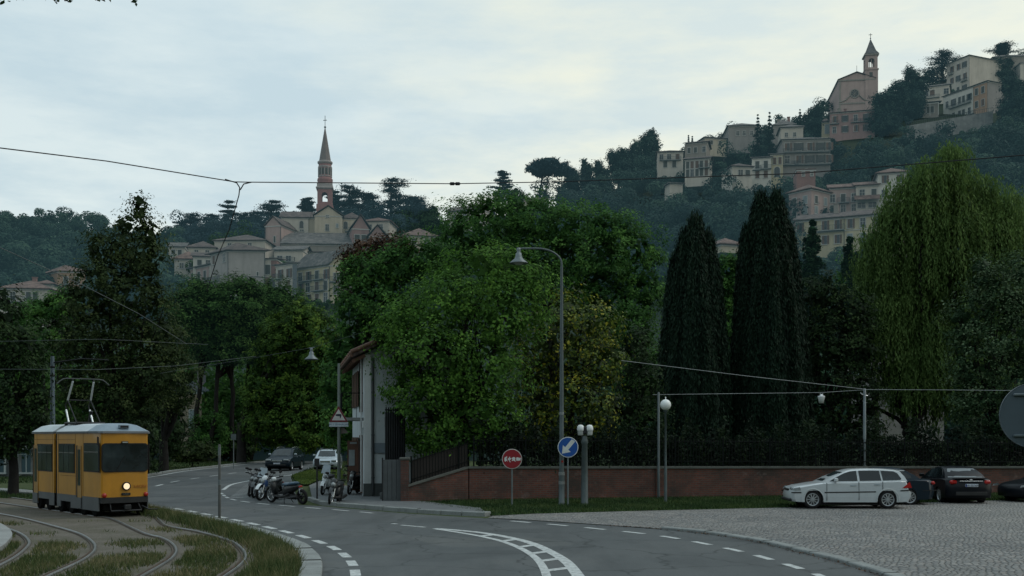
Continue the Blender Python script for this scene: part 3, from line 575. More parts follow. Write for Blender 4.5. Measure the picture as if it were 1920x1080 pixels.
def car(name, label, loc, rz, paint, L, W, low, arches, gh, wb, wr, wins, spec, group=None, roof_mat=None, spokes=10):
    """low: upper outline of the lower body (x from nose to tail), gh: outline of the cabin from screen foot over the roof to the tail, wins: side windows as x,z polygons"""
    root = thing(name, label, 'car', loc, rz, group); hw = W/2; sill = spec.get('sill', .2); ra = spec.get('ra', .36); rw = spec.get('rw', .31); mb = MB()
    out = list(low); tail = [(low[-1][0]-.02, sill+.02)]
    for ax in sorted(arches, reverse=True):
        th = math.acos(max(-1, min(1, (sill-rw)/ra))); a0 = PI/2-th
        tail += [(ax+ra*math.cos(t), rw+ra*math.sin(t)) for t in np.linspace(-(th-PI/2), PI+(th-PI/2), 15)]
    prof = out+tail+[(low[0][0]+.03, sill+.02)]
    cx = L/2; zs = [p[1] for p in low]; zm = max(zs)
    def slc(s):
        """outline at fraction s of the half width: ends wrap round, shoulder rolls in"""
        e = abs(s); endin = spec.get('wrap', .16)*e**4; rows = []
        for x, z in prof:
            f = (x-cx)/cx; xx = x-np.sign(f)*endin*abs(f)**3
            top = (z-sill)/(zm-sill); zz = z-(.045*max(0, (e-.8)/.2)**2 if top > .55 else 0)
            yy = s*(hw-.05*max(0, top-.45)**1.5-.03*max(0, .25-top)*4*.5)
            rows.append((xx, yy, zz))
        return rows
    ss = [-1, -.965, -.9, -.6, 0, .6, .9, .965, 1]; n = len(prof); vs = []
    for s in ss: vs += slc(s)
    fs = [(i*n+j, i*n+(j+1) % n, (i+1)*n+(j+1) % n, (i+1)*n+j) for i in range(len(ss)-1) for j in range(n)]
    o = len(mb.v); mb.add(vs, fs, 0, True)
    tris = tessellate_polygon([[Vector((x, z, 0)) for x, z in prof]])
    mb.add(vs[:n], [tuple(t) for t in tris], 0); mb.add(vs[-n:], [tuple(t) for t in tris], 0)
    # cabin
    zb, zr = min(p[1] for p in gh), max(p[1] for p in gh)
    def yy(z): return wb-(wb-wr)*max(0, (z-zb)/(zr-zb))
    vs = []; m = len(gh); ss2 = [-1, -.94, -.6, 0, .6, .94, 1]
    for s in ss2:
        for x, z in gh:
            e = abs(s); t = (z-zb)/(zr-zb); vs.append((x+(.06*e**3 if x < gh[m//2][0] else -.05*e**3)*1, s*yy(z), z-(.04*max(0, (e-.8)/.2)**2 if t > .75 else 0)+.012*(1-e*e)*t))
    fs = [(i*m+j, i*m+j+1, (i+1)*m+j+1, (i+1)*m+j) for i in range(len(ss2)-1) for j in range(m-1)]; mb.add(vs, fs, 0, True)
    tr = tessellate_polygon([[Vector((x, z, 0)) for x, z in gh]]); mb.add(vs[:m], [tuple(t) for t in tr], 0); mb.add(vs[-m:], [tuple(t) for t in tr], 0)
    mb.box((cx, 0, .30), (L*.72, W*.80, .34), mi=1)
    mb.build('body', [paint, M_BLACK], root)
    def on_side(pts, off, nm, mt, sides=(1, -1), cab=True):
        for sd in sides:
            mb = MB(); f = (lambda z: yy(z)-.0) if cab else (lambda z: hw-.05*max(0, (z-sill)/(zm-sill)-.45)**1.5)
            a = [(x, sd*(f(z)+off), z) for x, z in pts]; b = [(x, sd*(f(z)-.03), z) for x, z in pts]; t_ = tessellate_polygon([[Vector((x, z, 0)) for x, z in pts]]); k = len(pts)
            mb.add(a, [tuple(t) for t in t_]); mb.add(a+b, [(i, (i+1) % k, k+(i+1) % k, k+i) for i in range(k)]); mb.build(nm, mt, root)
    for w_ in wins: on_side(w_, .006, 'side_window', M_GLASS)
    def slope(p0, p1, a, b, nm, off, mt=M_GLASS, in0=.10, in1=.12):
        """glass between two outline points"""
        (x0, z0), (x1, z1) = p0, p1; nx_, nz_ = -(z1-z0), (x1-x0); l = math.hypot(nx_, nz_); nx_, nz_ = nx_/l*off, nz_/l*off
        if nz_ < 0: nx_, nz_ = -nx_, -nz_
        q = []
        for t in (a, b):
            x, z = x0+(x1-x0)*t+nx_, z0+(z1-z0)*t+nz_; h = yy(z)-(in0 if t == a else in1)
            for s in (-1, -.6, 0, .6, 1): q.append((x+(.05*abs(s)**3 if x < cx else -.04*abs(s)**3), s*h, z+.012*(1-s*s)*t))
        mb = MB(); mb.add(q, [(i, i+1, 6+i, 5+i) for i in range(4)], 0, True); mb.build(nm, mt, root)
    slope(*spec['screen'], .14, .94, 'windscreen', .012, M_GLASS, .17, .13); slope(*spec['rear'], .08, .92, 'rear_window', .014, spec.get('rear_mat', M_GLASS))
    for ax in arches:
        for sd in (1, -1): wheel(root, (ax, sd*(hw-.12), spec.get('wr', rw)), spec.get('wr', rw), .20, sd, spokes)
    if 'strip' in spec:
        for x0, x1, z0, z1, hh in spec['strip']: on_side([(x0, z0), (x1, z1), (x1, z1+hh), (x0, z0+hh)], .012, 'side_strip', M_TRIM, cab=False)
    for x0, z0, z1 in spec.get('gaps', []): on_side([(x0, z0), (x0+.014, z0), (x0+.014, z1), (x0, z1)], .014, 'door_gap', M_TRIM, cab=False)
    for x, z in spec.get('handles', []): on_side([(x, z), (x+.2, z+.012), (x+.2, z+.045), (x, z+.035)], .022, 'door_handle', spec.get('handle_mat', paint), cab=False)
    if 'tail_side' in spec: on_side(spec['tail_side'], .012, 'tail_light', M_RLAMP, cab=False)
    if 'head_side' in spec: on_side(spec['head_side'], .010, 'headlight', M_LENS, cab=False)
    mx, mz = spec['mirror']
    for sd in (1, -1):
        mb = MB(); mb.box((mx, sd*(wb+.12), mz), (.12, .2, .14), ch=.03); mb.box((mx+.03, sd*(wb+.01), mz-.05), (.06, .12, .05)); mb.build('mirror', spec.get('mirror_mat', paint), root)
    for q in spec.get('ends', []):                       # lamps, plates, grilles on nose or tail: (name, x, y, z, sx, sy, sz, material)
        mb = MB(); mb.box(q[1:4], q[4:7], ch=min(q[4:7])*.3); o = mb.build(q[0], q[7], root)
    return root
WHITE = pm('white_car_paint', (.47, .505, .52), .28, 0, .05, 2, .5, .6, dirt=.12); BLK = pm('black_car_paint', (.006, .008, .011), .34, 0, .15, 2, .16, .04)
NAVY = pm('dark_blue_car_paint', (.008, .017, .026), .32, 0, .15, 2, .2, .08); SILV = pm('silver_car_paint', (.36, .42, .46), .28, .3, .1, 2, .5, .5)
M_PLATE = pm('plate_white', (.45, .50, .56), .4); M_PBLUE = pm('plate_blue', (.02, .05, .25), .4); M_INK = pm('ink', (.02, .025, .04), .5)
a = g(1523, 953.6, .03); b = g(1662, 953.6, .03)+Vector((0, -.10, 0)); dv = (b-a); ang = math.atan2(dv.y, dv.x)
WBASE = 2.72; sc_ = dv.length/WBASE
LOW = [(.0, .36), (-.02, .50), (.02, .62), (.10, .76), (.30, .83), (.75, .90), (1.22, .965), (2.2, .985), (3.3, 1.01), (4.0, 1.03), (4.28, 1.03), (4.34, .85), (4.38, .66), (4.46, .62), (4.47, .44), (4.38, .30)]
GH = [(1.12, .94), (1.45, 1.12), (1.95, 1.35), (2.25, 1.42), (2.8, 1.455), (3.4, 1.45), (3.85, 1.42), (4.06, 1.37), (4.20, 1.18), (4.29, 1.0)]
WINS = [[(1.42, 1.0), (1.62, 1.12), (1.98, 1.30), (2.20, 1.365), (2.42, 1.385), (2.44, 1.015)], [(2.52, 1.015), (2.50, 1.39), (3.25, 1.39), (3.30, 1.03)], [(3.36, 1.03), (3.31, 1.39), (3.76, 1.365), (3.90, 1.30), (4.03, 1.10), (4.0, 1.055)]]
est = car('parked_car', 'white estate car parked side on in front of the brick wall', a-dv.normalized()*.80*sc_+Vector((-dv.y, dv.x, 0)).normalized()*.75, ang, WHITE, 4.45, 1.72, LOW, [.80, .80+WBASE], GH, .80, .62, WINS,
    dict(sill=.24, ra=.385, rw=.335, wr=.335, screen=(GH[0], GH[2]), rear=(GH[-1], GH[-3]), strip=[(1.22, 3.08, .575, .605, .04), (.02, .38, .565, .57, .045), (3.96, 4.36, .645, .66, .04)], gaps=[(1.30, .30, .94), (2.46, .32, .98), (3.32, .60, .99)],
         handles=[(2.16, .83), (3.02, .865)], handle_mat=SILV, mirror=(1.62, 1.06), tail_side=[(4.03, .76), (4.30, .98), (4.36, .80), (4.365, .77)], head_side=[(.06, .66), (.36, .67), (.34, .79), (.13, .755)],
         ends=[('grille', .04, 0, .68, .06, .6, .08, M_TRIM), ('headlight', .13, .50, .72, .14, .30, .12, M_LENS), ('headlight', .13, -.50, .72, .14, .30, .12, M_LENS), ('number_plate', 4.47, 0, .54, .02, .5, .11, M_PLATE), ('spoiler', 4.10, 0, 1.385, .20, 1.12, .03, WHITE), ('front_bumper_lip', .10, 0, .32, .28, 1.3, .10, M_TRIM)]))
est.scale = (sc_,)*3
for ax in (.80, .80+WBASE):                             # flared arch lips
    for sd in (1, -1):
        r0, r1 = .385, .43; A_ = [(ax+r1*math.cos(t), .335+r1*math.sin(t)) for t in np.linspace(-.15, PI+.15, 17)]; B_ = [(ax+r0*math.cos(t), .335+r0*math.sin(t)) for t in np.linspace(-.15, PI+.15, 17)]
        v = [(x, sd*.872, z) for x, z in A_]+[(x, sd*.88, z) for x, z in B_]+[(x, sd*.80, z) for x, z in B_]; mb = MB(); mb.add(v, [(i, i+1, 18+i, 17+i) for i in range(16)]+[(17+i, 18+i, 35+i, 34+i) for i in range(16)]); mb.build('arch_lip', WHITE, est)
# saloon outlines
LOWS = [(.0, .40), (-.01, .52), (.05, .66), (.30, .76), (.9, .86), (1.35, .93), (2.4, .96), (3.5, .99), (3.75, 1.0), (4.35, .985), (4.46, .93), (4.50, .70), (4.54, .52), (4.48, .34)]
GHS = [(1.25, .92), (1.7, 1.18), (2.05, 1.36), (2.4, 1.43), (3.0, 1.44), (3.35, 1.38), (3.75, 1.16), (3.98, .985)]
WINSS = [[(1.62, .99), (1.85, 1.17), (2.12, 1.32), (2.55, 1.37), (2.57, 1.0)], [(2.65, 1.0), (2.63, 1.37), (3.0, 1.375), (3.27, 1.32), (3.55, 1.12), (3.55, 1.03)]]
def saloon(name, label, loc, rz, paint, **kw):
    sp = dict(wrap=.30, sill=.22, ra=.37, rw=.32, wr=.32, screen=(GHS[0], GHS[2]), rear=(GHS[-1], GHS[-3]), gaps=[(1.5, .3, .92), (2.6, .3, .95)], handles=[(2.3, .84), (3.1, .87)], mirror=(1.72, 1.06), mirror_mat=paint)
    sp.update(kw); return car(name, label, loc, rz, paint, 4.5, 1.78, LOWS, [.82, 3.48], GHS, .82, .60, WINSS, sp)
def tail_parts(): return [('number_plate', 4.505, .02, .735, .05, .50, .115, M_PLATE)]
# black saloon seen from behind
p = g(1822, 944.5, .03); sb = saloon('parked_car', 'black saloon car parked nose to the wall with red tail lights and number plate', Vector((p.x+.14, p.y+4.5, .0)), R(-92), BLK,
    rear_mat=pm('rear_glass_sky', (.05, .065, .07), .06, .0, .2, 3, 1.0, 1.0),
    ends=tail_parts()+[('tail_light', 4.385, s*.64, .86, .14, .28, .15, M_RLAMP) for s in (1, -1)]+[('boot_trim', 4.50, 0, .90, .05, .9, .025, M_CHROME), ('badge', 4.475, .0, .945, .03, .11, .06, M_CHROME), ('spoiler', 4.38, 0, 1.01, .18, 1.3, .03, BLK), ('bumper_recess', 4.53, 0, .42, .03, 1.2, .14, M_TRIM)])
plt = [c for c in sb.children if c.name.startswith('number_plate')][0]; text('lettering', 'AX 357XN', .105, M_INK, plt, (4.533, .03, .735), (PI/2, 0, PI/2), .002)
mb = MB(); mb.box((4.531, -.20, .735), (.004, .05, .105)); mb.build('country_band', M_PBLUE, plt)
# dark hatchback behind the estate, nose left
p = g(1757, 946.5, .03); saloon('parked_car', 'dark hatchback parked behind the white estate, only its tail showing', Vector((p.x-4.48, p.y+1.0, 0)), R(-3), NAVY, rear_mat=M_GLASS, ends=[('tail_light', 4.385, s*.66, .86, .14, .26, .13, M_RLAMP) for s in (1, -1)], strip=[(3.95, 4.5, .56, .57, .03)])
# dark car cut by the right edge of the frame
p = g(1900, 942.5, .03); saloon('parked_car', 'dark car beyond the black saloon, partly outside the picture', Vector((p.x+.1, p.y+.9, 0)), R(10), BLK, head_side=[(.04, .62), (.30, .66), (.30, .74), (.1, .70)])
# cars on the far road
LOWU = [(.0, .45), (-.02, .60), (.06, .80), (.30, .92), (.85, 1.0), (1.15, 1.06), (2.4, 1.10), (4.0, 1.14), (4.3, 1.13), (4.38, .90), (4.46, .66), (4.44, .40)]
GHU = [(1.05, 1.03), (1.5, 1.32), (1.85, 1.56), (2.3, 1.64), (3.2, 1.66), (3.9, 1.61), (4.15, 1.45), (4.32, 1.10)]
WINU = [[(1.38, 1.13), (1.65, 1.34), (1.95, 1.52), (2.35, 1.57), (2.36, 1.14)], [(2.45, 1.14), (2.44, 1.58), (3.2, 1.59), (3.22, 1.17)], [(3.30, 1.17), (3.28, 1.59), (3.78, 1.55), (4.02, 1.38), (4.0, 1.2)]]
def suv(label, loc, rz, paint, rails=None, sc=1):
    o = car('road_car', label, loc, rz, paint, 4.45, 1.85, LOWU, [.85, 3.55], GHU, .86, .68, WINU, dict(sill=.3, ra=.40, rw=.37, wr=.36, screen=(GHU[0], GHU[2]), rear=(GHU[-1], GHU[-3]), mirror=(1.5, 1.2), mirror_mat=SILV, gaps=[(2.4, .4, 1.08)],
        handles=[(2.1, .97), (3.0, 1.0)], handle_mat=SILV, strip=[(1.3, 3.1, .55, .56, .05)], ends=[('headlight', .07, s*.66, .80, .14, .40, .14, M_LENS) for s in (1, -1)]+[('grille', .0, 0, .74, .05, .75, .14, M_CHROME), ('number_plate', -.02, 0, .55, .03, .5, .11, M_PLATE), ('bumper_recess', .0, 0, .45, .05, 1.3, .12, M_TRIM)]))
    mb = MB(); vs = [(1.9, 1.60), (2.3, 1.665), (3.2, 1.69), (3.9, 1.64)]
    for s in (-1, 1): mb.tube([(x, s*.58, z+.04) for x, z in vs], .025, 6)
    mb.build('roof_rail', M_CHROME, o); o.scale = (sc,)*3; return o
p = g(497, 883.5); suv('dark blue estate car with bright roof driving towards the camera on the far road', p+Vector((.9, 0, .012)), R(86), NAVY, sc=1.05)
p = g(602, 884); o = suv('silver car half hidden behind the parked scooters', p+Vector((.3, 0, .012)), R(94), SILV, sc=1.0)

# ------------------------------------------------------------------ two-wheelers
def torus_wheel(parent, x, r, w, spoke_mat):
    Mx = Matrix.Rotation(PI/2, 3, 'X'); mb = MB(); mb.lathe([(r-w*.9, -w*.4), (r-w*.3, -w*.5), (r, -w*.2), (r, w*.2), (r-w*.3, w*.5), (r-w*.9, w*.4), (r-w*.9, -w*.4)], 26, (0, 0, 0), 0, Mx); t = mb.build('wheel', TYRE, parent, (x, 0, r))
    mb = MB(); mb.lathe([(r-w*.8, -w*.3), (r-w*1.05, -w*.1), (r-w*1.05, w*.1), (r-w*.8, w*.3)], 26, (0, 0, 0), 0, Mx); mb.lathe([(.05, -.06), (.05, .06)], 10, (0, 0, 0), 0, Mx)
    for k in range(6): a_ = 2*PI*k/6; mb.tube([(.04*math.cos(a_), 0, .04*math.sin(a_)), ((r-w)*math.cos(a_+.2), 0, (r-w)*math.sin(a_+.2))], .016, 5)
    mb.lathe([(.10, .04), (.10, .05), (.04, .05)], 16, (0, 0, 0), 0, Mx); mb.build('rim', spoke_mat, t); return t
def shape(stations, n=14):
    """closed smooth body from (x, zc, half width, half height) stations"""
    vs = []
    for x, zc, a_, b_ in stations:
        for k in range(n):
            t = 2*PI*k/n; c, s = math.cos(t), math.sin(t); e = .75; vs.append((x, a_*math.copysign(abs(c)**e, c), zc+b_*math.copysign(abs(s)**e, s)))
    m = len(stations); return vs, [(i*n+k, i*n+(k+1) % n, (i+1)*n+(k+1) % n, (i+1)*n+k) for i in range(m-1) for k in range(n)]+[tuple(range(n)), tuple(range((m-1)*n, m*n))]
def scooter(label, loc, rz, body, seat, rw=.25, wb=1.32, screen=False, box=False, fairing=None, shield=None, lean=7, group='motorcycles and scooters parked in the bay', name='scooter'):
    """nose at -x"""
    root = thing(name, label, 'scooter', loc, rz, group); root.rotation_euler = (R(lean), 0, rz); fm = fairing or body
    torus_wheel(root, -wb/2, rw, .10, RIM); torus_wheel(root, wb/2, rw*.94, .12, M_DARK)
    mb = MB(); x0 = -wb/2
    for s in (-1, 1): mb.tube([(x0, s*.075, rw), (x0+.10, s*.07, rw+.32)], .028, 8); 
    mb.tube([(x0+.10, 0, rw+.30), (x0+.27, 0, .98)], .035, 8); mb.build('fork', M_CHROME, root)
    mb = MB(); mb.add([(x0+(rw+.04)*math.cos(t), s*.075, rw+(rw+.04)*math.sin(t)) for s in (-1, 1) for t in np.linspace(.5, 2.7, 10)], [(i, i+1, 11+i, 10+i) for i in range(9)], 0, True); mb.build('front_mudguard', fm, root)
    mb = MB(); mb.add(*shape([(x0+.06, .60, .05, .05), (x0+.10, .68, .10, .14), (x0+.18, .70, .14, .22), (x0+.27, .60, .15, .27), (x0+.34, .54, .12, .22)]), 0, True); mb.build('leg_shield', shield or fm, root)
    if shield:
        mb = MB(); mb.add(*shape([(x0+.085, .58, .03, .05), (x0+.12, .62, .105, .09), (x0+.16, .60, .12, .08)], 10), 0, True); mb.build('shield_panel', fm, root)
    mb = MB(); mb.add(*shape([(x0+.13, .84, .06, .05), (x0+.18, .90, .12, .09), (x0+.28, .94, .13, .09), (x0+.36, .95, .06, .05)]), 0, True); mb.build('handlebar_cowl', fm, root)
    mb = MB(); mb.lathe([(.001, .09), (.06, .075), (.085, .03), (.09, 0)], 14, (x0+.07, 0, .80), 0, Matrix.Rotation(-PI/2, 3, 'Y')); mb.build('headlight', M_LENS, root)
    mb = MB(); mb.tube([(x0+.36, -.36, 1.00), (x0+.30, -.18, .98), (x0+.29, 0, .97), (x0+.30, .18, .98), (x0+.36, .36, 1.00)], .018, 6)
    for s in (-1, 1): mb.tube([(x0+.34, s*.25, 1.0), (x0+.385, s*.385, 1.005)], .026, 8)
    mb.build('handlebar', M_BLACK, root)
    for s in (-1, 1):
        mb = MB(); mb.tube([(x0+.31, s*.24, 1.0), (x0+.30, s*.34, 1.16)], .009, 5); mb.add(*shape([(x0+.28, 1.19, .03, .02), (x0+.30, 1.19, .085, .05), (x0+.32, 1.19, .07, .04)], 10), 0, True)
        me = mb.build('mirror', M_BLACK, root); me.location = (0, s*.30 if False else 0, 0); v = me.data.vertices
        for q in range(len(v)-30, len(v)): v[q].co.y += s*.34
    mb = MB(); mb.add(*shape([(x0+.34, .30, .14, .05), (x0+.7, .27, .17, .06), (.05, .30, .18, .08), (.30, .38, .17, .12)]), 0, True); mb.build('floorboard', M_DARK, root)
    mb = MB(); mb.add(*shape([(-.10, .45, .12, .14), (.02, .52, .17, .20), (.25, .58, .19, .18), (.55, .62, .17, .14), (.80, .68, .11, .08), (.92, .72, .05, .04)]), 0, True); mb.build('rear_body', body, root)
    mb = MB(); mb.add(*shape([(-.12, .74, .10, .04), (.0, .77, .15, .06), (.25, .76, .17, .06), (.45, .80, .17, .07), (.70, .82, .13, .06), (.82, .83, .06, .04)]), 0, True); mb.build('seat', seat, root)
    mb = MB(); mb.add(*shape([(.10, .30, .10, .10), (.35, .30, .13, .12), (.62, .27, .10, .09)], 10), 0, True); mb.tube([(.10, -.16, .26), (.45, -.19, .27), (.92, -.20, .33)], [.03, .055, .06], 10); mb.build('engine', M_DARK, root)
    mb = MB(); mb.box((.93, 0, .70), (.05, .17, .07), ch=.015); mb.build('tail_light', M_RLAMP, root)
    mb = MB(); mb.box((.93, 0, .52), (.015, .17, .17)); mb.tube([(.85, 0, .64), (.92, 0, .45)], .03, 6); mb.build('number_plate', M_PLATE, root)
    mb = MB(); mb.tube([(.0, .12, .26), (.08, .24, .0)], .016, 6); mb.tube([(.0, -.12, .26), (.08, -.20, .03)], .016, 6); mb.build('stand', M_DARK, root)
    if screen:
        mb = MB(); mb.add([(x0+.12+.10*t, s*(.20-.05*t), .92+.40*t) for t in (0, .5, 1) for s in (-1, 0, 1)], [(0, 1, 4, 3), (1, 2, 5, 4), (3, 4, 7, 6), (4, 5, 8, 7)], 0, True); mb.build('wind_screen', pm('screen_plastic', (.30, .36, .40), .15), root)
    if box: mb = MB(); mb.box((.86, 0, .98), (.36, .36, .28), ch=.05); mb.build('top_box', M_DARK, root)
    return root
PB = lambda n, c: pm(n, c, .38, 0, .12, 3, .4, .15)
SW, SB, SK, SG, SR = PB('scooter_white', (.62, .66, .68)), PB('scooter_blue', (.025, .06, .16)), PB('scooter_black', (.014, .016, .018)), PB('scooter_grey', (.05, .058, .064)), PB('scooter_silver', (.4, .43, .45))
ST = pm('seat_vinyl', (.02, .022, .025), .45); STB = pm('seat_vinyl_blue', (.03, .07, .11), .4)
def bike_at(pxa, pya, pxb, pyb):
    """ground points under the front and rear wheel"""
    a_, b_ = g(pxa, pya), g(pxb, pyb); dd = b_-a_; return (a_+b_)/2+Vector((0, 0, .013)), math.atan2(dd.y, dd.x), dd.length
l, r, d_ = bike_at(508, 942.5, 570, 946.5); scooter('black scooter with white front and blue seat, foremost in the parking bay', l, r, SK, STB, .32, d_*.94, fairing=SW, shield=SK)
l, r, d_ = bike_at(484, 939.5, 522, 935.5); scooter('blue and white scooter second from the front of the parking bay', l, r, SK, ST, .33, 1.34, fairing=SW, shield=SB)
l, r, d_ = bike_at(474, 938, 506, 931); scooter('grey scooter third in the parking bay between blue scooter and silver one', l, r, SG, ST, .33, 1.36, fairing=SK, lean=10, screen=True)
l, r, d_ = bike_at(466, 936.3, 502, 929.5); scooter('silver scooter fourth in the row of the parking bay', l, r, SR, ST, .33, 1.34, fairing=SG, lean=4)
l, r, d_ = bike_at(458, 934.5, 486, 926); scooter('dark scooter leftmost in the row of the parking bay', l, r, SK, ST, .33, 1.30, fairing=SK, lean=9)
l, r, d_ = bike_at(614, 950, 640, 943); scooter('black motorcycle standing alone at the pavement kerb, headlamp forward', l, r, SK, ST, .33, 1.36, fairing=SK, screen=False, group=None, name='motorcycle')['category'] = 'motorcycle'
l, r, d_ = bike_at(600, 934, 622, 929); scooter('white scooter with tall windscreen standing behind the black motorcycle', l+Vector((0, 0, .10)), r, SW, ST, .28, 1.3, fairing=SW, screen=True, group=None)
l, r, d_ = bike_at(652, 933, 672, 929); scooter('dark scooter parked against the house front by the door', l+Vector((0, 0, .11)), r, SK, ST, .28, 1.28, group=None)
# ------------------------------------------------------------------ brick wall, fence, gate
BRICK = brick_mat('old_brick', (.165, .060, .043), (.105, .043, .034), (.10, .085, .075)); COPE = stone_mat('coping_stone', (.10, .105, .095)); IRON = pm('black_iron', (.008, .010, .010), .8, 0, .2, 3, .1)
def wall_seg(mb, a, b, za, zb, th, mi=0, z0=-.1):
    a, b = Vector((a[0], a[1], 0)), Vector((b[0], b[1], 0)); n = Vector((-(b-a).y, (b-a).x, 0)).normalized()*th
    v = [a, b, b+n, a+n]; zz = [za, zb, zb, za]; lo = z0 if isinstance(z0, (list, tuple)) else [z0]*4
    mb.add([Vector((*p.xy, l)) for p, l in zip(v, lo)]+[Vector((*p.xy, z)) for p, z in zip(v, zz)], [(3, 2, 1, 0), (4, 5, 6, 7), (0, 1, 5, 4), (1, 2, 6, 5), (2, 3, 7, 6), (3, 0, 4, 7)], mi)
WA, WB = (-1.72, 43.0), (27.5, 49.6); WC = (-4.05, 41.65)
bw = thing('brick_wall', 'long old red brick garden wall behind the parked cars and lamp posts', 'wall', (0, 0, 0))
mb = MB(); wall_seg(mb, WA, WB, 1.34, 1.16, .38); mb.build('wall', BRICK, bw)
mb = MB(); wall_seg(mb, (WA[0]-.03, WA[1]-.07), (WB[0], WB[1]-.07), 1.43, 1.25, .52, 0, [1.342, 1.162, 1.162, 1.342]); mb.build('coping', COPE, bw)
mb = MB(); wall_seg(mb, (6.05, 44.69), (6.25, 44.735), 1.30, 1.30, .1); mb.build('buttress', BRICK, bw)
ww = thing('brick_wall', 'short sloping brick wall running down from the corner to the grey gate', 'wall', (0, 0, 0))
mb = MB(); wall_seg(mb, WC, (-1.76, 43.0), .66, 1.34, .34); mb.build('wall', BRICK, ww)
mb = MB(); wall_seg(mb, (WC[0], WC[1]-.06), (-1.76, 42.94), .74, 1.42, .46, 0, [.663, 1.342, 1.342, .663]); mb.build('coping', COPE, ww)
pier = thing('brick_pier', 'square brick gate pier at the low end of the sloping wall', 'pier', (WC[0]-.14, WC[1]+.12, 0))
mb = MB(); mb.box((0, 0, .86), (.30, .36, 1.75)); mb.build('shaft', BRICK, pier); mb = MB(); mb.box((0, 0, 1.77), (.40, .46, .09), ch=.02); mb.build('cap', COPE, pier)
def fence(name, label, a, b, za, zb, h, step, lo=.05):
    t = thing(name, label, 'fence', (0, 0, 0)); a, b = Vector(a), Vector(b); L = (b-a).length; n = int(L/step); mb = MB()
    for i in range(n+1):
        k = i/n; p = a+(b-a)*k; z = za+(zb-za)*k; w = .010; mb.box((p.x, p.y, z+h/2+lo), (.022, .022, h), rz=.6); mb.add([(p.x-w, p.y, z+h+lo), (p.x+w, p.y, z+h+lo), (p.x, p.y, z+h+lo+.09)], [(0, 1, 2)])
    mb.build('bars', IRON, t); mb = MB()
    for q in (.16, h-.12): mb.tube([(a.x, a.y, za+q+lo), (b.x, b.y, zb+q+lo)], .018, 6)
    mb.build('rail', IRON, t)
    for i in range(0, n+1, 16): k = i/n; p = a+(b-a)*k; mb = MB(); mb.box((p.x, p.y, za+(zb-za)*k+h/2+.06), (.06, .06, h+.12)); mb.build('post', IRON, t)
    return t
fence('iron_fence', 'tall black iron railing standing on the long brick wall', (-1.55, 43.22), (27.4, 49.75), 1.43, 1.25, 1.12, .135)
ft = fence('iron_fence', 'dark boarded railing sloping down above the short brick wall', (-3.95, 41.85), (-1.8, 43.15), .74, 1.42, 1.0, .13)
mb = MB(); wall_seg(mb, (-3.95, 41.9), (-1.8, 43.2), 1.66, 2.36, .03, 0, [.8, 1.45, 1.45, .8]); mb.build('panel', pm('fence_panel', (.026, .022, .02), .8), ft)
gt = thing('gate', 'plain grey sheet metal gate beside the brick pier', 'gate', (-4.62, 41.85, .1)); mb = MB()
for i in range(5): mb.box((-.36+i*.18, 0, .82), (.172, .035, 1.6), ch=.006)
mb.build('panel', pm('grey_gate_paint', (.075, .085, .088), .6, 0, .25, 3, dirt=.4), gt); mb = MB(); mb.box((0, .035, .35), (.9, .03, .07)); mb.box((0, .035, 1.3), (.9, .03, .07)); mb.box((-.46, 0, .84), (.05, .06, 1.72)); mb.build('frame', M_DARK, gt)

# ------------------------------------------------------------------ house at the kerb
PLW = pm('white_render', (.44, .49, .51), .9, 0, .12, 1.2, .2, dirt=.3); PLG = pm('pale_band', (.50, .53, .53), .85, 0, .1, 2, dirt=.4); TILE_N = tile_mat('clay_tile_near', (.055, .042, .038), (.095, .07, .06), 0, 1.6); WOOD = pm('brown_wood', (.09, .045, .028), .7, 0, .3, 3)
hs = thing('house', 'narrow white rendered house with drainpipe, balcony and tiled eave by the pavement', 'house', (-6.22, 44.9, .1), R(12))
HH = 6.0; mb = MB(); mb.box((1.8, 4, HH/2-.2), (3.6, 8, HH+.4)); mb.prism([(0, HH), (3.6, HH), (1.8, HH+.95)], 0, 8, lambda u, v, h: (u, h, v)); mb.build('wall', PLW, hs)
mb = MB(); mb.box((.14, -.03, HH/2), (.30, .10, HH), ch=.01); mb.build('corner_pilaster', PLG, hs); mb = MB(); mb.box((1.9, -.035, .28), (3.3, .06, .56)); mb.box((.14, -.05, .28), (.36, .12, .56)); mb.build('plinth', pm('plinth', (.06, .07, .07), .9, dirt=.5), hs)
mb = MB(); mb.box((.86, -.03, 2.05), (1.0, .05, .42)); mb.build('painted_band', pm('grey_blue_band', (.16, .20, .23), .8), hs)
mb = MB(); mb.tube([(.36, -.10, HH-.15), (.36, -.10, .1)], .05, 10)
for z in (.8, 2.6, 4.4): mb.lathe([(.065, -.03), (.065, .03)], 10, (.36, -.10, z))
mb.build('drainpipe', pm('pipe_paint', (.03, .036, .04), .5), hs)
mb = MB(); pts = [(-.5, HH-.16), (1.8, HH+.98), (4.2, HH-.25), (4.2, HH-.10), (1.8, HH+1.14), (-.55, HH+.0)]; mb.prism(pts, -.55, 8.5, lambda u, v, h: (u, h, v)); rf = mb.build('roof', TILE_N, hs)
mb = MB(); mb.tube([(-.56, -.55, HH-.1), (-.56, 8.5, HH-.1)], .07, 8)
for i in range(9): mb.tube([(-.58, -.5+i*1.05, HH+.04), (.5, -.5+i*1.05, HH+.52)], .10, 8)
mb.build('gutter', WOOD, rf)
for i in range(10):
    mb = MB(); mb.box((-.25, -.3+i*.9, HH-.20), (.6, .10, .14), M=Matrix.Rotation(-.45, 3, 'Y')); mb.build('rafter', WOOD, rf)
mb = MB(); mb.box((-.45, 1.5, 3.28), (.95, 2.2, .12)); bal = mb.build('balcony', pm('balcony_slab', (.2, .215, .21), .8, dirt=.4), hs); mb = MB()
for i in range(12): mb.box((-.9, .45+i*.19, 3.85), (.02, .02, 1.05))
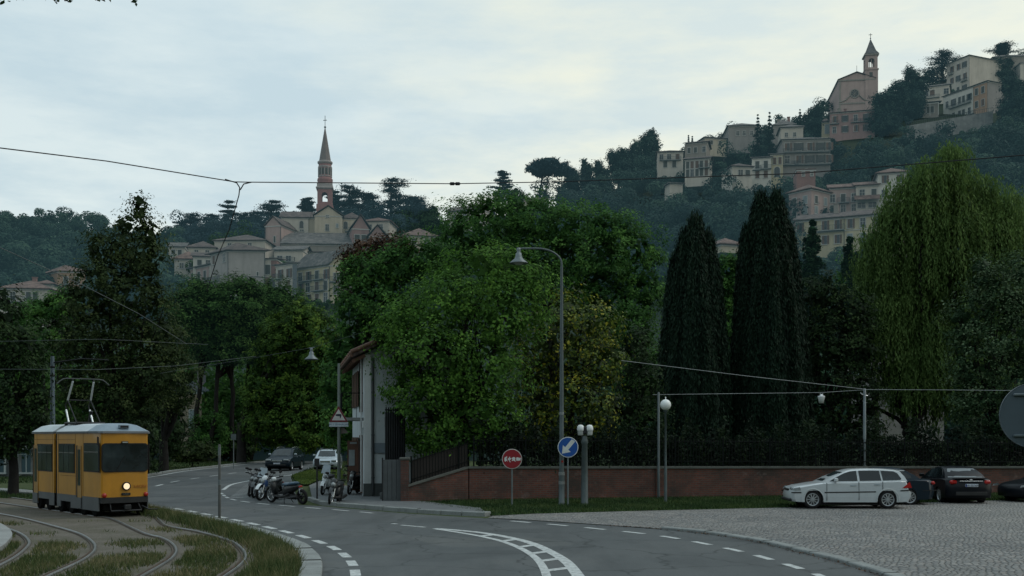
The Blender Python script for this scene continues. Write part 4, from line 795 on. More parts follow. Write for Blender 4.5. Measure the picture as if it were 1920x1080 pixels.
for i in range(5): mb.box((-.9+i*.2, .42, 3.85), (.02, .02, 1.05))
mb.tube([(-.02, .42, 4.38), (-.9, .42, 4.38), (-.9, 2.58, 4.38)], .022, 6); mb.build('railing', IRON, bal)
for z, hh_, nm in ((4.75, 2.3, 'balcony_door'), (1.35, 2.5, 'street_door')):
    mb = MB(); mb.box((-.03, 1.5, z), (.08, 1.2, hh_)); mb.box((-.05, 1.5, z), (.06, .9, hh_-.3), mi=1); mb.build(nm, [WOOD, M_GLASS], hs)
for y in (4.0, 6.2):
    for z in (4.7, 1.7): mb = MB(); mb.box((-.03, y, z), (.06, 1.0, 1.6)); mb.box((-.06, y-.62, z), (.04, .5, 1.6), mi=1); mb.box((-.06, y+.62, z), (.04, .5, 1.6), mi=1); mb.build('window', [M_GLASS, WOOD], hs)
mb = MB(); mb.tube([(-.12, .2, HH-.2), (-.12, .2, .2)], .03, 6); mb.tube([(-.04, .02, 2.9), (-.04, .02, 3.2)], .05, 8); mb.build('conduit', PLG, hs)
mb = MB(); mb.box((.95, -.06, 3.15), (.22, .12, .42), ch=.02); mb.build('meter_box', pm('meter_box', (.25, .27, .27), .6), hs)
st = thing('stone_steps', 'two small stone steps against the white house wall', 'steps', (-5.05, 43.0, .1)); mb = MB(); mb.box((.05, .1, .14), (.62, .6, .28), ch=.02); mb.box((.18, .22, .41), (.36, .36, .26), ch=.02); mb.build('step', stone_mat('step_stone', (.10, .11, .11)), st)
ig = thing('iron_gate', 'dark tall iron gate leaf between the white house and the grey gate', 'gate', (-5.02, 42.55, .1)); ig.rotation_euler = (0, 0, R(58)); mb = MB()
for i in range(9): mb.box((i*.15, 0, 1.95), (.035, .035, 3.5))
mb.box((.6, 0, 3.6), (1.3, .04, .06)); mb.box((.6, 0, .5), (1.3, .04, .06)); mb.build('bars', IRON, ig); mb = MB(); mb.box((.6, .03, 1.9), (1.25, .02, 3.2)); mb.build('panel', pm('iron_panel', (.015, .02, .026), .6), ig)
vb = thing('notice_board', 'upright dark notice board with pale papers at the house front', 'sign', g(662, 926, .1)+Vector((0, 0, .1))); mb = MB(); mb.box((0, 0, 1.15), (.5, .08, 2.2)); mb.build('board', WOOD, vb); mb = MB(); mb.box((-.05, -.05, 1.5), (.26, .01, .7)); mb.box((.02, -.05, 2.15), (.3, .01, .08)); mb.build('poster', pm('poster', (.22, .26, .27), .6), vb)

# ------------------------------------------------------------------ lamps, signs, posts
def post_thing(name, label, cat, px, py, group=None): return thing(name, label, cat, g(px, py), 0, group)
def zat(py, Y): return CH+(HY-py)/F*Y
# tall street lamp with a swan neck
t = post_thing('street_lamp', 'tall grey street lamp with curved neck and bell shaped hood above the no entry sign', 'street lamp', 1053, 949); Y = t.location.y; m = Y/F; H = zat(500, Y)
mb = MB(); mb.lathe([(.15, 0), (.15, .05), (.115, .08), (.11, 1.0), (.095, 1.4), (.09, 1.45), (.075, 5), (.05, H)], 14); pole = mb.build('pole', M_POST, t)
mb = MB(); n_ = 10; arc = [(0, 0, H), (0, 0, H+.10)]+[(-.95*(1-math.cos(a)), 0, H+.1+(zat(466, Y)-H-.1)*math.sin(a)) for a in np.linspace(.15, PI/2, n_)]; arc += [(-1.45, 0, arc[-1][2]), (-1.62, 0, arc[-1][2]-.02)]; mb.tube(arc, .038, 8); mb.build('neck', M_POST, t)
za = arc[-1][2]
def bell(mb, x, z, s=1): mb.lathe([(.02*s, .12*s), (.09*s, .10*s), (.10*s, -.02*s), (.07*s, -.10*s), (.13*s, -.14*s), (.15*s, -.30*s), (.20*s, -.40*s), (.42*s, -.58*s), (.43*s, -.62*s), (.40*s, -.60*s), (.18*s, -.43*s)], 24, (x, 0, z))
mb = MB(); bell(mb, -1.62, za-.04, .82); hd = mb.build('lamp_hood', M_STEEL, t); mb = MB(); mb.lathe([(.001, -.57), (.10, -.56), (.18, -.49), (.25, -.46)], 18, (-1.62, 0, za-.04)); mb.build('lamp_glass', pm('lamp_diffuser', (.35, .38, .36), .3), hd)
mb = MB()
for z, w, c in ((zat(888, Y), .13, 0), (zat(905, Y), .12, 0), (zat(775, Y), .10, 0)): mb.lathe([(.113 if z < 2 else .092, z-w/2), (.113 if z < 2 else .092, z+w/2)], 14)
mb.build('sticker', pm('worn_sticker', (.20, .22, .22), .6, 0, .6, 20), t)
mb = MB(); mb.box((.02, -.118, zat(865, Y)), (.07, .01, .07)); mb.build('reflector', M_RLAMP, t)
# round signs
def disc_sign(name, label, px, py, cy, r, face, rim, group=None, dx=0):
    t = post_thing(name, label, 'road sign', px, py); Y = t.location.y; z = zat(cy, Y); mb = MB(); mb.tube([(dx, .06, 0), (dx, .06, z+r*.6)], .03, 8); mb.build('post', M_STEEL, t)
    Mx = Matrix.Rotation(PI/2, 3, 'X'); mb = MB(); mb.lathe([(r, -.012), (r, .012), (r-.02, .016), (.001, .016)], 40, (0, 0, z), 0, Mx, False); mb.lathe([(r, -.012), (.001, -.012)], 40, (0, 0, z), 0, Mx, False); pl = mb.build('sign_plate', rim, t)
    mb = MB(); mb.lathe([(r*.925, .0165), (r*.925, .019), (.001, .019)], 40, (0, 0, z), 0, Mx, False); mb.build('sign_face', face, pl); return t, z, pl
SRED = pm('sign_red', (.24, .012, .020), .45, 0, .15, 5); SBLUE = pm('sign_blue', (.010, .075, .30), .4, 0, .12, 4); SWH = pm('sign_white', (.56, .58, .57), .5, 0, .15, 8)
t, z, pl = disc_sign('no_entry_sign', 'round red no entry sign with scratched white lettering on a thin post', 960, 952, 860.5, .372, SRED, pm('sign_rim', (.42, .40, .38), .5))
def flat(pts, z0, sc, mt, parent, nm, y=-.021):
    mb = MB(); tr = tessellate_polygon([[Vector((u, v, 0)) for u, v in pts]]); mb.add([(u*sc, y, z0+v*sc) for u, v in pts], [tuple(q) for q in tr]); return mb.build(nm, mt, parent)
marks = [[(-36, 0), (-34, 8), (-27, 10), (-24, 14), (-22, 7), (-26, 2), (-20, -12), (-26, -8), (-32, -14), (-35, -8)], [(-20, 2), (-14, 5), (-12, 11), (-9, 11), (-9, 5), (-2, 3), (-6, -3), (-11, -5), (-6, -15), (-10, -15), (-15, -6), (-20, -3)],
         [(-2, -10), (2, -2), (-1, 4), (6, 9), (13, 8), (16, 2), (14, -5), (18, -13), (12, -11), (9, -7)], [(19, -4), (20, 6), (27, 8), (33, 5), (39, 6), (43, 3), (39, -1), (42, -7), (37, -6), (32, -9), (27, -7), (23, -10)]]
for q in marks: flat(q, z, .372/47, SWH, pl, 'lettering')
t, z, pl = disc_sign('keep_left_sign', 'round blue sign with white arrow pointing down to the left', 1065, 951, 838.5, .385, SBLUE, SWH, dx=.0)
flat([(26, 33), (33, 26), (1, -12), (13, -22), (-28, -30), (-24, 10), (-13, 0), (17, 37)], z, .385/48, SWH, pl, 'arrow')
# twin floodlight bollard
t = post_thing('lamp_post', 'thick grey post with two white lamp heads beside the blue arrow sign', 'lamp post', 1096, 948.5); Y = t.location.y; z = zat(815, Y)
mb = MB(); mb.lathe([(.17, 0), (.15, .06), (.135, .08), (.125, 1.2), (.11, z-.35), (.14, z-.3), (.12, z-.2), (.09, z-.05)], 14); mb.build('post', M_POST, t)
mb = MB(); mb.box((.02, 0, z+.16), (.26, .2, .30), ch=.04); mb.tube([(-.14, 0, z+.05), (.18, 0, z+.05)], .03, 6); mb.build('bracket', M_DARK, t)
for s in (-1, 1):
    mb = MB(); mb.lathe([(.001, .24), (.08, .225), (.125, .17), (.14, .08), (.135, .02), (.12, .0)], 18, (.02+s*.17, -.02, z+.14)); h_ = mb.build('lamp_head', M_WHITE, t)
    mb = MB(); mb.lathe([(.118, .0), (.11, -.13), (.09, -.16), (.001, -.16)], 18, (.02+s*.17, -.02, z+.13)); mb.build('lamp_glass', pm('ribbed_glass', (.42, .45, .44), .35), h_)
# globe lamp
t = post_thing('globe_lamp', 'white ball lamp on a slim grey post by the brick wall', 'street lamp', 1248, 944); Y = t.location.y; z = zat(759, Y); r = .215
mb = MB(); mb.lathe([(.075, 0), (.06, .1), (.055, 1.4), (.042, 1.5), (.038, z-r-.08), (.075, z-r-.06), (.085, z-r+.03)], 12); mb.build('post', M_POST, t)
mb = MB(); mb.lathe([(max(.001, r*math.sin(a)), -r*math.cos(a)) for a in np.linspace(.35, PI-.05, 16)], 24, (0, 0, z)); mb.lathe([(.02, r-.01), (.02, r+.09), (.001, r+.1)], 6, (0, 0, z)); mb.build('globe', pm('opal_glass', (.72, .75, .74), .3, 0, .05), t)
# thin posts
t = thing('wire_post', 'thin dark post at the wall holding the span wire near the ball lamp', 'pole', (6.12, 44.55, 0)); mb = MB(); mb.lathe([(.055, 0), (.05, zat(736, 44.5)), (.001, zat(736, 44.5)+.02)], 10); mb.build('shaft', M_POST, t)
t = thing('wire_post', 'slim pale post on the brick wall behind the white estate car, wires at its top', 'pole', (15.6, 47.2, 1.2)); mb = MB(); zz = zat(729, 47.2)-1.2; mb.lathe([(.075, 0), (.06, zz), (.001, zz+.02)], 10); mb.build('shaft', M_STEEL, t); mb = MB(); mb.tube([(-.14, 0, zz-.25), (.14, 0, zz-.32)], .03, 6); mb.tube([(0, 0, zz-.3), (-.2, 0, zz-.18)], .03, 6); mb.build('clamp', M_CHROME, t)
t = post_thing('kerb_post', 'thin rusty marker post beside the tram track kerb', 'pole', 411.5, 979); mb = MB(); zz = zat(834, t.location.y); mb.lathe([(.045, 0), (.04, zz), (.001, zz+.02)], 10); mb.build('shaft', pm('worn_post', (.07, .075, .07), .7, .2, .4, 3, dirt=.6), t); mb = MB(); mb.lathe([(.047, zz*.48), (.047, zz*.55)], 10); mb.lathe([(.044, zz*.87), (.044, zz*.97)], 10); mb.build('band', M_STEEL, t)
t = thing('tram_pole', 'grey overhead wire pole standing behind the tram roof', 'pole', (P(98.5, 890, 50).x, 50, 0)); mb = MB(); zz = zat(668, 50); mb.lathe([(.13, 0), (.12, 3), (.085, zz)], 12); mb.build('shaft', pm('blue_grey_pole', (.12, .16, .19), .5, .2), t); mb = MB(); mb.tube([(0, 0, zz-.3), (1.6, -.5, zz-.15), (3.0, -1.0, zz-.25)], .03, 6)
for z_ in (zz-.5, zz-.9): mb.lathe([(.10, z_-.05), (.14, z_), (.10, z_+.05)], 10)
mb.build('bracket', M_DARK, t)
# triangle sign pole
t = post_thing('bend_sign', 'triangular red bordered bend warning sign with white text plate on a tall pole', 'road sign', 635.5, 938); Y = t.location.y; s_ = Y/F
mb = MB(); zz = zat(682, Y); mb.lathe([(.075, 0), (.07, 1.5), (.055, zz), (.001, zz+.02)], 12); mb.build('pole', pm('pole_green_grey', (.085, .105, .095), .6, .1, .3, 2), t)
zt, zb_ = zat(761, Y), zat(791.5, Y); hw_ = 18*s_
def tri(k, y): c = zb_+(zt-zb_)*.36; return [(-hw_*k, y, c+(zb_-c)*k), (hw_*k, y, c+(zb_-c)*k), (0, y, c+(zt-c)*k)]
mb = MB(); a_ = tri(1, -.09); b_ = tri(1, -.06); mb.add(a_+b_, [(0, 1, 2), (5, 4, 3), (0, 1, 4, 3), (1, 2, 5, 4), (2, 0, 3, 5)]); pl = mb.build('sign_plate', pm('sign_rim_dark', (.11, .05, .05), .5), t)
mb = MB(); mb.add(tri(.93, -.094), [(0, 1, 2)]); mb.build('border', pm('sign_red_dark', (.12, .006, .016), .5), pl); mb = MB(); mb.add(tri(.70, -.098), [(0, 1, 2)]); mb.build('sign_face', pm('sign_cream', (.44, .43, .42), .5), pl)
cz = zat(779, Y); flat([(-6.2, .5), (-4, 2.3), (0, 2.8), (4.5, 2.5), (5.6, .8), (5, -2.2), (3, -6.3), (2.2, -3.4), (2.4, -1.6), (-2, -1.4), (-4.5, -1)], cz, s_, M_INK, pl, 'arrow', -.102)
mb = MB(); mb.box((.2*s_, -.085, zat(796, Y)), (36*s_, .02, 8*s_)); p2 = mb.build('text_plate', pm('plate_pale_blue', (.36, .42, .46), .5), t); text('lettering', 'IN 2 SENHAUAF', 5.2*s_, pm('ink_blue', (.03, .06, .12), .5), p2, (.2*s_, -.097, zat(796, Y)), (PI/2, 0, 0), .001)
mb = MB(); mb.add([(3*s_, .12, zat(801, Y)), (3*s_, .12, zat(813, Y)), (17*s_, .12, zat(812, Y)), (9*s_, .12, zat(802, Y))], [(0, 1, 2, 3)]); mb.build('back_sign', pm('old_sign', (.10, .09, .08), .7), t)
# far little sign posts
for px, py, cy, lab in ((438, 869, 818, 'small square sign on a thin post under the umbrella pines'),):
    t = thing('small_sign', lab, 'road sign', P(px, py, 88)*1.0); t.location.z = 0; mb = MB(); zz = zat(cy, 88); mb.tube([(0, 0, 0), (0, 0, zz)], .04, 6); mb.build('post', M_STEEL, t); mb = MB(); mb.box((0, -.05, zz-.05), (.42, .03, .5)); mb.build('sign_plate', pm('sign_back_grey', (.10, .12, .125), .6), t)
t = thing('bollard_sign', 'thin black post with small plate in front of the white scooter', 'sign', g(594.5, 941.5)); mb = MB(); mb.tube([(0, 0, 0), (0, 0, 1.75)], .035, 8); mb.build('post', M_DARK, t); mb = MB(); mb.box((0, -.03, 1.6), (.2, .02, .3)); mb.build('sign_plate', M_DARK, t)
# back of a round sign close at the right
SGY = 15.0; c = P(1938, 779, SGY); t = thing('road_sign', 'big grey back of a round road sign at the right edge of the view', 'road sign', (c.x, c.y, 0), R(-8)); r = 61/F*SGY; Mx = Matrix.Rotation(PI/2, 3, 'X')
SBK = pm('sign_back_metal', (.085, .115, .14), .5, .2, .12, 2, dirt=.25)
mb = MB(); mb.lathe([(.001, .012), (r-.01, .012), (r, .02), (r, -.02), (r-.012, -.02), (r-.012, .006)], 48, (0, 0, c.z), 0, Mx, False); pl = mb.build('sign_plate', SBK, t); mb = MB()
for dz in (-.60, .62): mb.box((.0, -.035, c.z+dz*r*1.03), (r*1.22, .035, .035), ch=.008)
mb.build('rail', pm('sign_back_rail', (.13, .165, .185), .45, .3), pl); mb = MB(); mb.tube([(0, -.09, -.05), (0, -.09, c.z+r*.8)], .03, 10); mb.build('post', M_STEEL, t)
# ------------------------------------------------------------------ overhead wires
WIRE = pm('wire', (.016, .018, .02), .6, .2); WIREL = pm('wire_bright', (.10, .12, .125), .5, .4)
def wire(label, pts, rad, m=WIRE, sag=0, cat='wire', extra=None):
    pp = []
    for i in range(len(pts)-1):
        a, b = Vector(pts[i]), Vector(pts[i+1])
        for t in np.linspace(0, 1, 9)[(0 if i == 0 else 1):]: q = a.lerp(b, t); q.z -= sag*4*t*(1-t); pp.append(q)
    mb = MB(); mb.tube(pp, rad, 6); o = mb.build('overhead_wire', m); return tag(o, label, cat, 'overhead tram and span wires')
YJ = 26.0
sp = wire('span wire crossing the sky from the left edge to the right edge', [P(-60, 270, 21), P(200, 302, 24), P(440, 341, YJ), P(465, 341.5, YJ), P(850, 344.5, 29), P(1040, 341, 28), P(1500, 325, 25), P(1980, 286, 22)], .013)
mb = MB()
for px, py, Y in ((848, 344.5, 29), (858, 344.5, 29)): mb.lathe([(.01, -.08), (.045, -.05), (.045, .05), (.01, .08)], 8, P(px, py, Y), 0, Matrix.Rotation(PI/2, 3, 'Y'))
mb.build('insulator', M_BLACK, sp)
wire('pull off wire hanging down from the junction of the span wire in the sky', [P(422, 336, YJ), P(444, 343, YJ), P(449.5, 352, YJ+.1), P(448, 366, YJ+.3), P(430, 430, YJ+2), P(409, 478, YJ+4), P(388, 545, YJ+7)], .014)
wire('short curved wire loop joining the span wire junction from its right side', [P(472, 341.5, YJ), P(457, 345, YJ), P(450.5, 356, YJ+.1)], .014)
wire('pale wire slanting from the left edge down across the tall tree', [P(-40, 446, 24), P(150, 532, 28), P(260, 588, 31), P(350, 645, 36)], .009, WIREL)
wire('faint level wire in front of the left trees, highest of the low ones', [P(-40, 641, 40), P(190, 636, 41), P(390, 646, 44)], .007, WIREL)
wire('faint contact wire level over the tram collector', [P(-40, 692, 37), P(180, 693, 36.4), P(330, 686, 46), P(480, 668, 60)], .008, WIREL)
wire('faint wire rising from the pines behind the tram to the hanging lamp', [P(300, 700, 50), P(470, 672, 52), P(584, 652, 48), P(790, 590, 47)], .006, WIREL)
wire('white wire slanting from the yellow tree to the pale post top', [P(1165, 676, 43.5), P(1400, 705, 45), P(1620, 729.5, 47.1)], .011, pm('wire_white', (.30, .33, .34), .5))
wire('white wire from the dark post to the pale post, carrying a lamp', [P(1224, 740, 44.5), P(1540, 736, 46.5), P(1620, 731, 47.1)], .010, pm('wire_white', (.30, .33, .34)))
wire('white wire from the pale post out to the right edge', [P(1620, 730.5, 47.1), P(1760, 731, 47), P(1990, 733, 46)], .011, pm('wire_white', (.30, .33, .34)))
c = P(1540, 738, 46.5); t = thing('hanging_lamp', 'small white bucket shaped lamp hanging from the wire before the dark trees', 'lamp', c); mb = MB(); mb.lathe([(.001, -.42), (.10, -.42), (.155, -.14), (.16, -.11), (.06, -.08), (.03, -.02)], 16); mb.build('shade', M_WHITE, t); mb = MB(); mb.tube([(-.06, 0, 0), (0, 0, -.1), (.07, 0, -.01)], .02, 6); mb.build('hanger', M_WHITE, t)
c = P(584, 655, 48); t = thing('hanging_lamp', 'grey bell shaped street lamp hanging from wires in front of the left trees', 'lamp', c); mb = MB(); bell(mb, 0, -.02, .72); mb.build('lamp_hood', M_STEEL, t); mb = MB(); mb.tube([(0, 0, .08), (-.04, 0, .02)], .03, 6); mb.tube([(-.12, 0, .06), (.14, 0, .08)], .025, 6); mb.build('hanger', M_STEEL, t)
# ------------------------------------------------------------------ hill houses
HZ = .040
PLASTER = {}
def plaster(nm, col, hz=HZ): return pm('plaster_'+nm, col, .9, 0, .14, .35, .15, haze_glow=hz, dirt=.35)
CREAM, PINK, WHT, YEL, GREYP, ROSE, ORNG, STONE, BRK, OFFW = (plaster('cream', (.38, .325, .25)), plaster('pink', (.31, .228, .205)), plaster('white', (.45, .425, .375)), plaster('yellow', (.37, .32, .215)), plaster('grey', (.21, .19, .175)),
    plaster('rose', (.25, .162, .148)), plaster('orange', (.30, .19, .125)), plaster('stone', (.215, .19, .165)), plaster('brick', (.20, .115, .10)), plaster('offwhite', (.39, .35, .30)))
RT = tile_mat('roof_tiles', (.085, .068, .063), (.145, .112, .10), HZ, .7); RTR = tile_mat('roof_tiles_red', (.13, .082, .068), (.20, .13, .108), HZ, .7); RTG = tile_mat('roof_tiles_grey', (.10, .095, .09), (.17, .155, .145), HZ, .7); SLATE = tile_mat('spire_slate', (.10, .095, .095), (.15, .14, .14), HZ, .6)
W_FR = pm('window_surround', (.33, .32, .295), .8, haze_glow=HZ, var=.1); W_PN = pm('window_pane', (.02, .028, .032), .2, haze_glow=HZ*.8); W_SH = pm('shutter_dark', (.055, .06, .055), .7, haze_glow=HZ*.8); W_BR = pm('shutter_brown', (.10, .065, .05), .7, haze_glow=HZ*.8); W_GY = pm('shutter_grey', (.17, .19, .19), .7, haze_glow=HZ)
RAILF = pm('balcony_iron', (.035, .04, .042), .7, haze_glow=HZ); SLAB = pm('balcony_concrete', (.2, .2, .19), .9, haze_glow=HZ, dirt=.3)
_wm = {}
def window_mesh(kind, w, h):
    k_ = (kind, round(w, 2), round(h, 2))
    if k_ in _wm: return _wm[k_]
    mb = MB(); f = .12
    mb.box((0, -.02, 0), (w, .06, h), mi=1)
    for sx in (-1, 1): mb.box((sx*(w/2+f/2), -.04, 0), (f, .10, h+2*f))
    mb.box((0, -.045, h/2+f/2), (w, .10, f)); mb.box((0, -.07, -h/2-f/2), (w+.3, .16, f))
    if kind == 'open':
        for sx in (-1, 1): mb.box((sx*(w/2+w*.24), -.10, 0), (w*.46, .05, h), mi=2)
    elif kind in ('shut', 'brown', 'grey'):
        mi = {'shut': 2, 'brown': 3, 'grey': 4}[kind]
        for sx in (-1, 1): mb.box((sx*w*.25, -.075, 0), (w*.47, .05, h*.97), mi=mi)
        for q in range(6): mb.box((0, -.105, -h*.42+h*.168*q), (w*.9, .015, h*.05), mi=mi)
    elif kind == 'half':
        mb.box((-w*.27, -.075, 0), (w*.44, .05, h*.97), mi=3); mb.box((w*.24+w*.5, -.10, 0), (w*.4, .05, h), mi=3)
    else: mb.box((0, -.06, 0), (.06, .04, h)); mb.box((0, -.06, h*.12), (w, .04, .05))
    m = mb.mesh('window', [W_FR, W_PN, W_SH, W_BR, W_GY]); _wm[k_] = m; return m
def arch_mesh(w, h, m1=None):
    k_ = ('arch', w, h)
    if k_ in _wm: return _wm[k_]
    mb = MB(); pts = [(-w/2, -h/2), (w/2, -h/2)]+[(w/2*math.cos(a), h/2-w/2+w/2*math.sin(a)) for a in np.linspace(0, PI, 9)]; p2 = [(u*1.25, v*1.08+(0 if v > 0 else -.0)) for u, v in pts]
    mb.prism(p2, -.06, .05, lambda u, v, q: (u, q, v), 0); mb.prism(pts, -.09, .0, lambda u, v, q: (u, q, v), 1); m = mb.mesh('arched_window', [W_FR, W_PN]); _wm[k_] = m; return m
def bal_mesh(w, d=.9):
    k_ = ('bal', round(w, 1))
    if k_ in _wm: return _wm[k_]
    mb = MB(); mb.box((0, -d/2, 0), (w, d, .14)); n = max(4, int(w/.28))
    for i in range(n+1): mb.box((-w/2+w*i/n, -d+.03, .5), (.045, .045, .9), mi=1)
    for y in (-d*.66, -d*.33):
        for s in (-1, 1): mb.box((s*(w/2-.02), y, .5), (.045, .045, .9), mi=1)
    mb.box((0, -d+.03, .98), (w, .06, .06), mi=1)
    for s in (-1, 1): mb.box((s*(w/2-.02), -d/2, .98), (.05, d, .06), mi=1)
    m = mb.mesh('balcony', [SLAB, RAILF]); _wm[k_] = m; return m
HOUSES = []          # (px0, px1, py_top, py_base, Y) so that no wood grows in front of them
def solve(C, d, px): k_ = (px-960)/F; return (k_*C.y-C.x)/(d.x-k_*d.y)
def house(name, label, pxc, pxr, eave, base, yaw, wall, roof=RT, kind='hip', rh=1.8, depth=9, pxl=None, Y=None, root=None, ov=.55, group=None, cat='house', sink=2.5, yl=None, ridge=None):
    """near corner at photo column pxc; the right face runs to pxr along yaw, the left face to pxl (or depth metres)"""
    Y = min(Y, hill_at((pxc+pxr)/2, base)) if Y and Y > 125 else (Y or hill_at((pxc+pxr)/2, base)); C = P(pxc, base, Y); H = (base-eave)/F*Y; d1 = Vector((math.cos(R(yaw)), math.sin(R(yaw)), 0)); a2 = R(yaw if yl is None else yl); d2 = Vector((-math.sin(a2), math.cos(a2), 0)); da = a2-R(yaw); SX, SY_ = -math.sin(da), math.cos(da)
    L1 = solve(C, d1, pxr); L2 = solve(C, d2, pxl) if pxl is not None else depth
    if root is None:
        root = thing(name, label, cat, C, R(yaw), group); T = Vector((0, 0, 0))
        HOUSES.append((min(pxc, pxl or pxc)-2, pxr+2, eave-10, base, Y))
        rz = 0
    else:
        inv = Matrix.Rotation(-root.rotation_euler.z, 4, 'Z') @ Matrix.Translation(-root.location); T = inv @ C; rz = R(yaw)-root.rotation_euler.z
        HOUSES.append((min(pxc, pxl or pxc)-2, pxr+2, eave-10, base, Y))
    def sh(mb):                       # plans that are not square: the second wall runs off at its own angle
        if da: mb.v = [(x+y*SX, y*SY_, z) for x, y, z in mb.v]
        return mb
    mb = MB(); mb.box((L1/2, L2/2, (H-sink)/2), (L1, L2, H+sink)); w = sh(mb).build('wall', wall, root, T, rz)
    mb = MB(); mb.box((L1/2, L2/2, H-.16), (L1+.24, L2+.24, .22)); sh(mb).build('cornice', W_FR, root, T, rz)
    o = ov; x0, x1, y0, y1 = -o, L1+o, -o, L2+o; z = H+.02; e = .16
    if kind:
        mb = MB(); zr = z+rh
        if kind == 'hip':
            if L1 >= L2: i = min((y1-y0)/2, (x1-x0)/2-.05); A, B = (x0+i, (y0+y1)/2, zr), (x1-i, (y0+y1)/2, zr)
            else: i = min((x1-x0)/2, (y1-y0)/2-.05); A, B = ((x0+x1)/2, y0+i, zr), ((x0+x1)/2, y1-i, zr)
            b = [(x0, y0, z+e), (x1, y0, z+e), (x1, y1, z+e), (x0, y1, z+e)]
            if L1 >= L2: fs = [(0, 1, 5, 4), (1, 2, 5), (2, 3, 4, 5), (3, 0, 4)]
            else: fs = [(0, 1, 4), (1, 2, 5, 4), (2, 3, 5), (3, 0, 4, 5)]
            mb.add(b+[A, B], fs); lo = [(p[0], p[1], z) for p in b]; mb.add(b+lo, [(q, (q+1) % 4, 4+(q+1) % 4, 4+q) for q in range(4)]+[(7, 6, 5, 4)], 0)
        elif kind == 'gx':        # ridge along x
            ym = (y0+y1)/2; mb.prism([(y0, z), (ym, zr-.02), (y1, z), (y1, z+e), (ym, zr+e), (y0, z+e)], x0, x1, lambda u, v, h: (h, u, v))
            m2 = MB(); m2.prism([(0, H-.02), (L2/2, H+rh*L2/(L2+2*o)), (L2, H-.02)], 0.01, L1-.01, lambda u, v, h: (h, u, v)); sh(m2).build('gable', wall, root, T, rz)
        elif kind == 'gy':
            xm = (x0+x1)/2 if ridge is None else L1*ridge; mb.prism([(x0, z), (xm, zr-.02), (x1, z), (x1, z+e), (xm, zr+e), (x0, z+e)], y0, y1, lambda u, v, h: (u, h, v))
            m2 = MB(); m2.prism([(0, H-.02), (xm, H+rh*.93), (L1, H-.02)], .01, L2-.01, lambda u, v, h: (u, h, v)); sh(m2).build('gable', wall, root, T, rz)
        elif kind == 'shed': mb.prism([(y0, z), (y1, zr), (y1, zr+e), (y0, z+e)], x0, x1, lambda u, v, h: (h, u, v))
        elif kind == 'flat': mb.box(((x0+x1)/2, (y0+y1)/2, z+.12), (x1-x0, y1-y0, .24))
        sh(mb).build('roof', roof, root, T, rz)
    def front(xf, zf, kd='open', w=.95, h=1.55, face='f'):
        """window at fractions of the wall"""
        me = arch_mesh(w, h) if kd == 'arch' else window_mesh(kd, w, h)
        loc, r_ = ((xf*L1, -.005, zf*H), 0) if face == 'f' else ((-.005+(1-xf)*L2*SX, (1-xf)*L2*SY_, zf*H), -PI/2+da) if face == 'l' else ((L1+.005, xf*L2, zf*H), PI/2)
        obj('window', me, root, T+Matrix.Rotation(rz, 3, 'Z') @ Vector(loc), r_+rz)
    def grid(xs, zs, kds=('open', 'shut', 'plain', 'half'), w=.95, h=1.55, face='f'):
        for zf in zs:
            for xf in xs: front(xf, zf, random.choice(kds), w, h, face)
    def balc(xf, zf, w, face='f'):
        loc, r_ = ((xf*L1, 0, zf*H), 0) if face == 'f' else ((0+(1-xf)*L2*SX, (1-xf)*L2*SY_, zf*H), -PI/2+da)
        obj('balcony', bal_mesh(w), root, T+Matrix.Rotation(rz, 3, 'Z') @ Vector(loc), r_+rz)
    def chimney(xf, yf, hh=1.5, w=.8):
        mb = MB(); mb.box((xf*L1, yf*L2, H+rh*.5+hh/2), (w, w*.8, hh+rh)); mb.box((xf*L1, yf*L2, H+rh+hh+.05), (w+.2, w*.8+.2, .12)); mb.build('chimney', BRK if random.random() < .5 else STONE, root, T, rz)
    def pipe(xf, face='f'):
        x, y = (xf*L1, -.08) if face == 'f' else (-.08, (1-xf)*L2); mb = MB(); mb.tube([(x, y, H-.3), (x, y, -2)], .06, 6); mb.build('drainpipe', RAILF, root, T, rz)
    def band(zf, th=.14): mb = MB(); mb.box((L1/2, -.03, zf*H), (L1+.04, .10, th)); mb.build('string_course', W_FR, root, T, rz)
    root_ns = dict(root=root, L1=L1, L2=L2, H=H, T=T, rz=rz, Y=Y, C=C)
    return type('H', (), dict(front=staticmethod(front), grid=staticmethod(grid), balc=staticmethod(balc), chimney=staticmethod(chimney), pipe=staticmethod(pipe), band=staticmethod(band), **root_ns))
S3 = lambda n: [(i+.5)/n for i in range(n)]
# ---- right hill, low: yellow block, pink L-shaped house, white tower house
h = house('apartment_house', 'long yellow house with two rows of windows low on the right hill behind the willow', 1492, 1735, 415, 476, -24, YEL, RT, 'gx', 1.9, 10)
h.grid([.03, .135, .23, .33, .43, .53, .63, .74, .85, .95], [.80], ('half', 'plain', 'grey'), .9, 1.7); h.grid([.135, .23, .33, .43, .53, .63, .74, .85], [.36], ('half', 'grey', 'plain'), .9, 1.6); h.balc(.28, .62, 5.0); h.pipe(.385); h.band(.60); h.chimney(.3, .4)
h = house('apartment_house', 'pink L shaped house with brown roof above the yellow one', 1521, 1557.5, 354, 408, 38, PINK, RTR, 'hip', 1.8, pxl=1479, Y=222)
r0 = h.root; h.grid([.25, .72], [.66, .30], ('half', 'grey', 'shut'), .95, 1.6); h.grid([.26, .74], [.66, .30], ('grey', 'shut'), .95, 1.6, 'l')
h2 = house('', '', 1556, 1606, 354, 406, -14, PINK, RTR, 'gx', 1.5, 7, Y=226, root=r0); h2.grid([.10, .50, .90], [.64, .25], ('shut', 'plain'), .95, 1.7); h2.balc(.50, .46, 2.4); h2.pipe(.99)
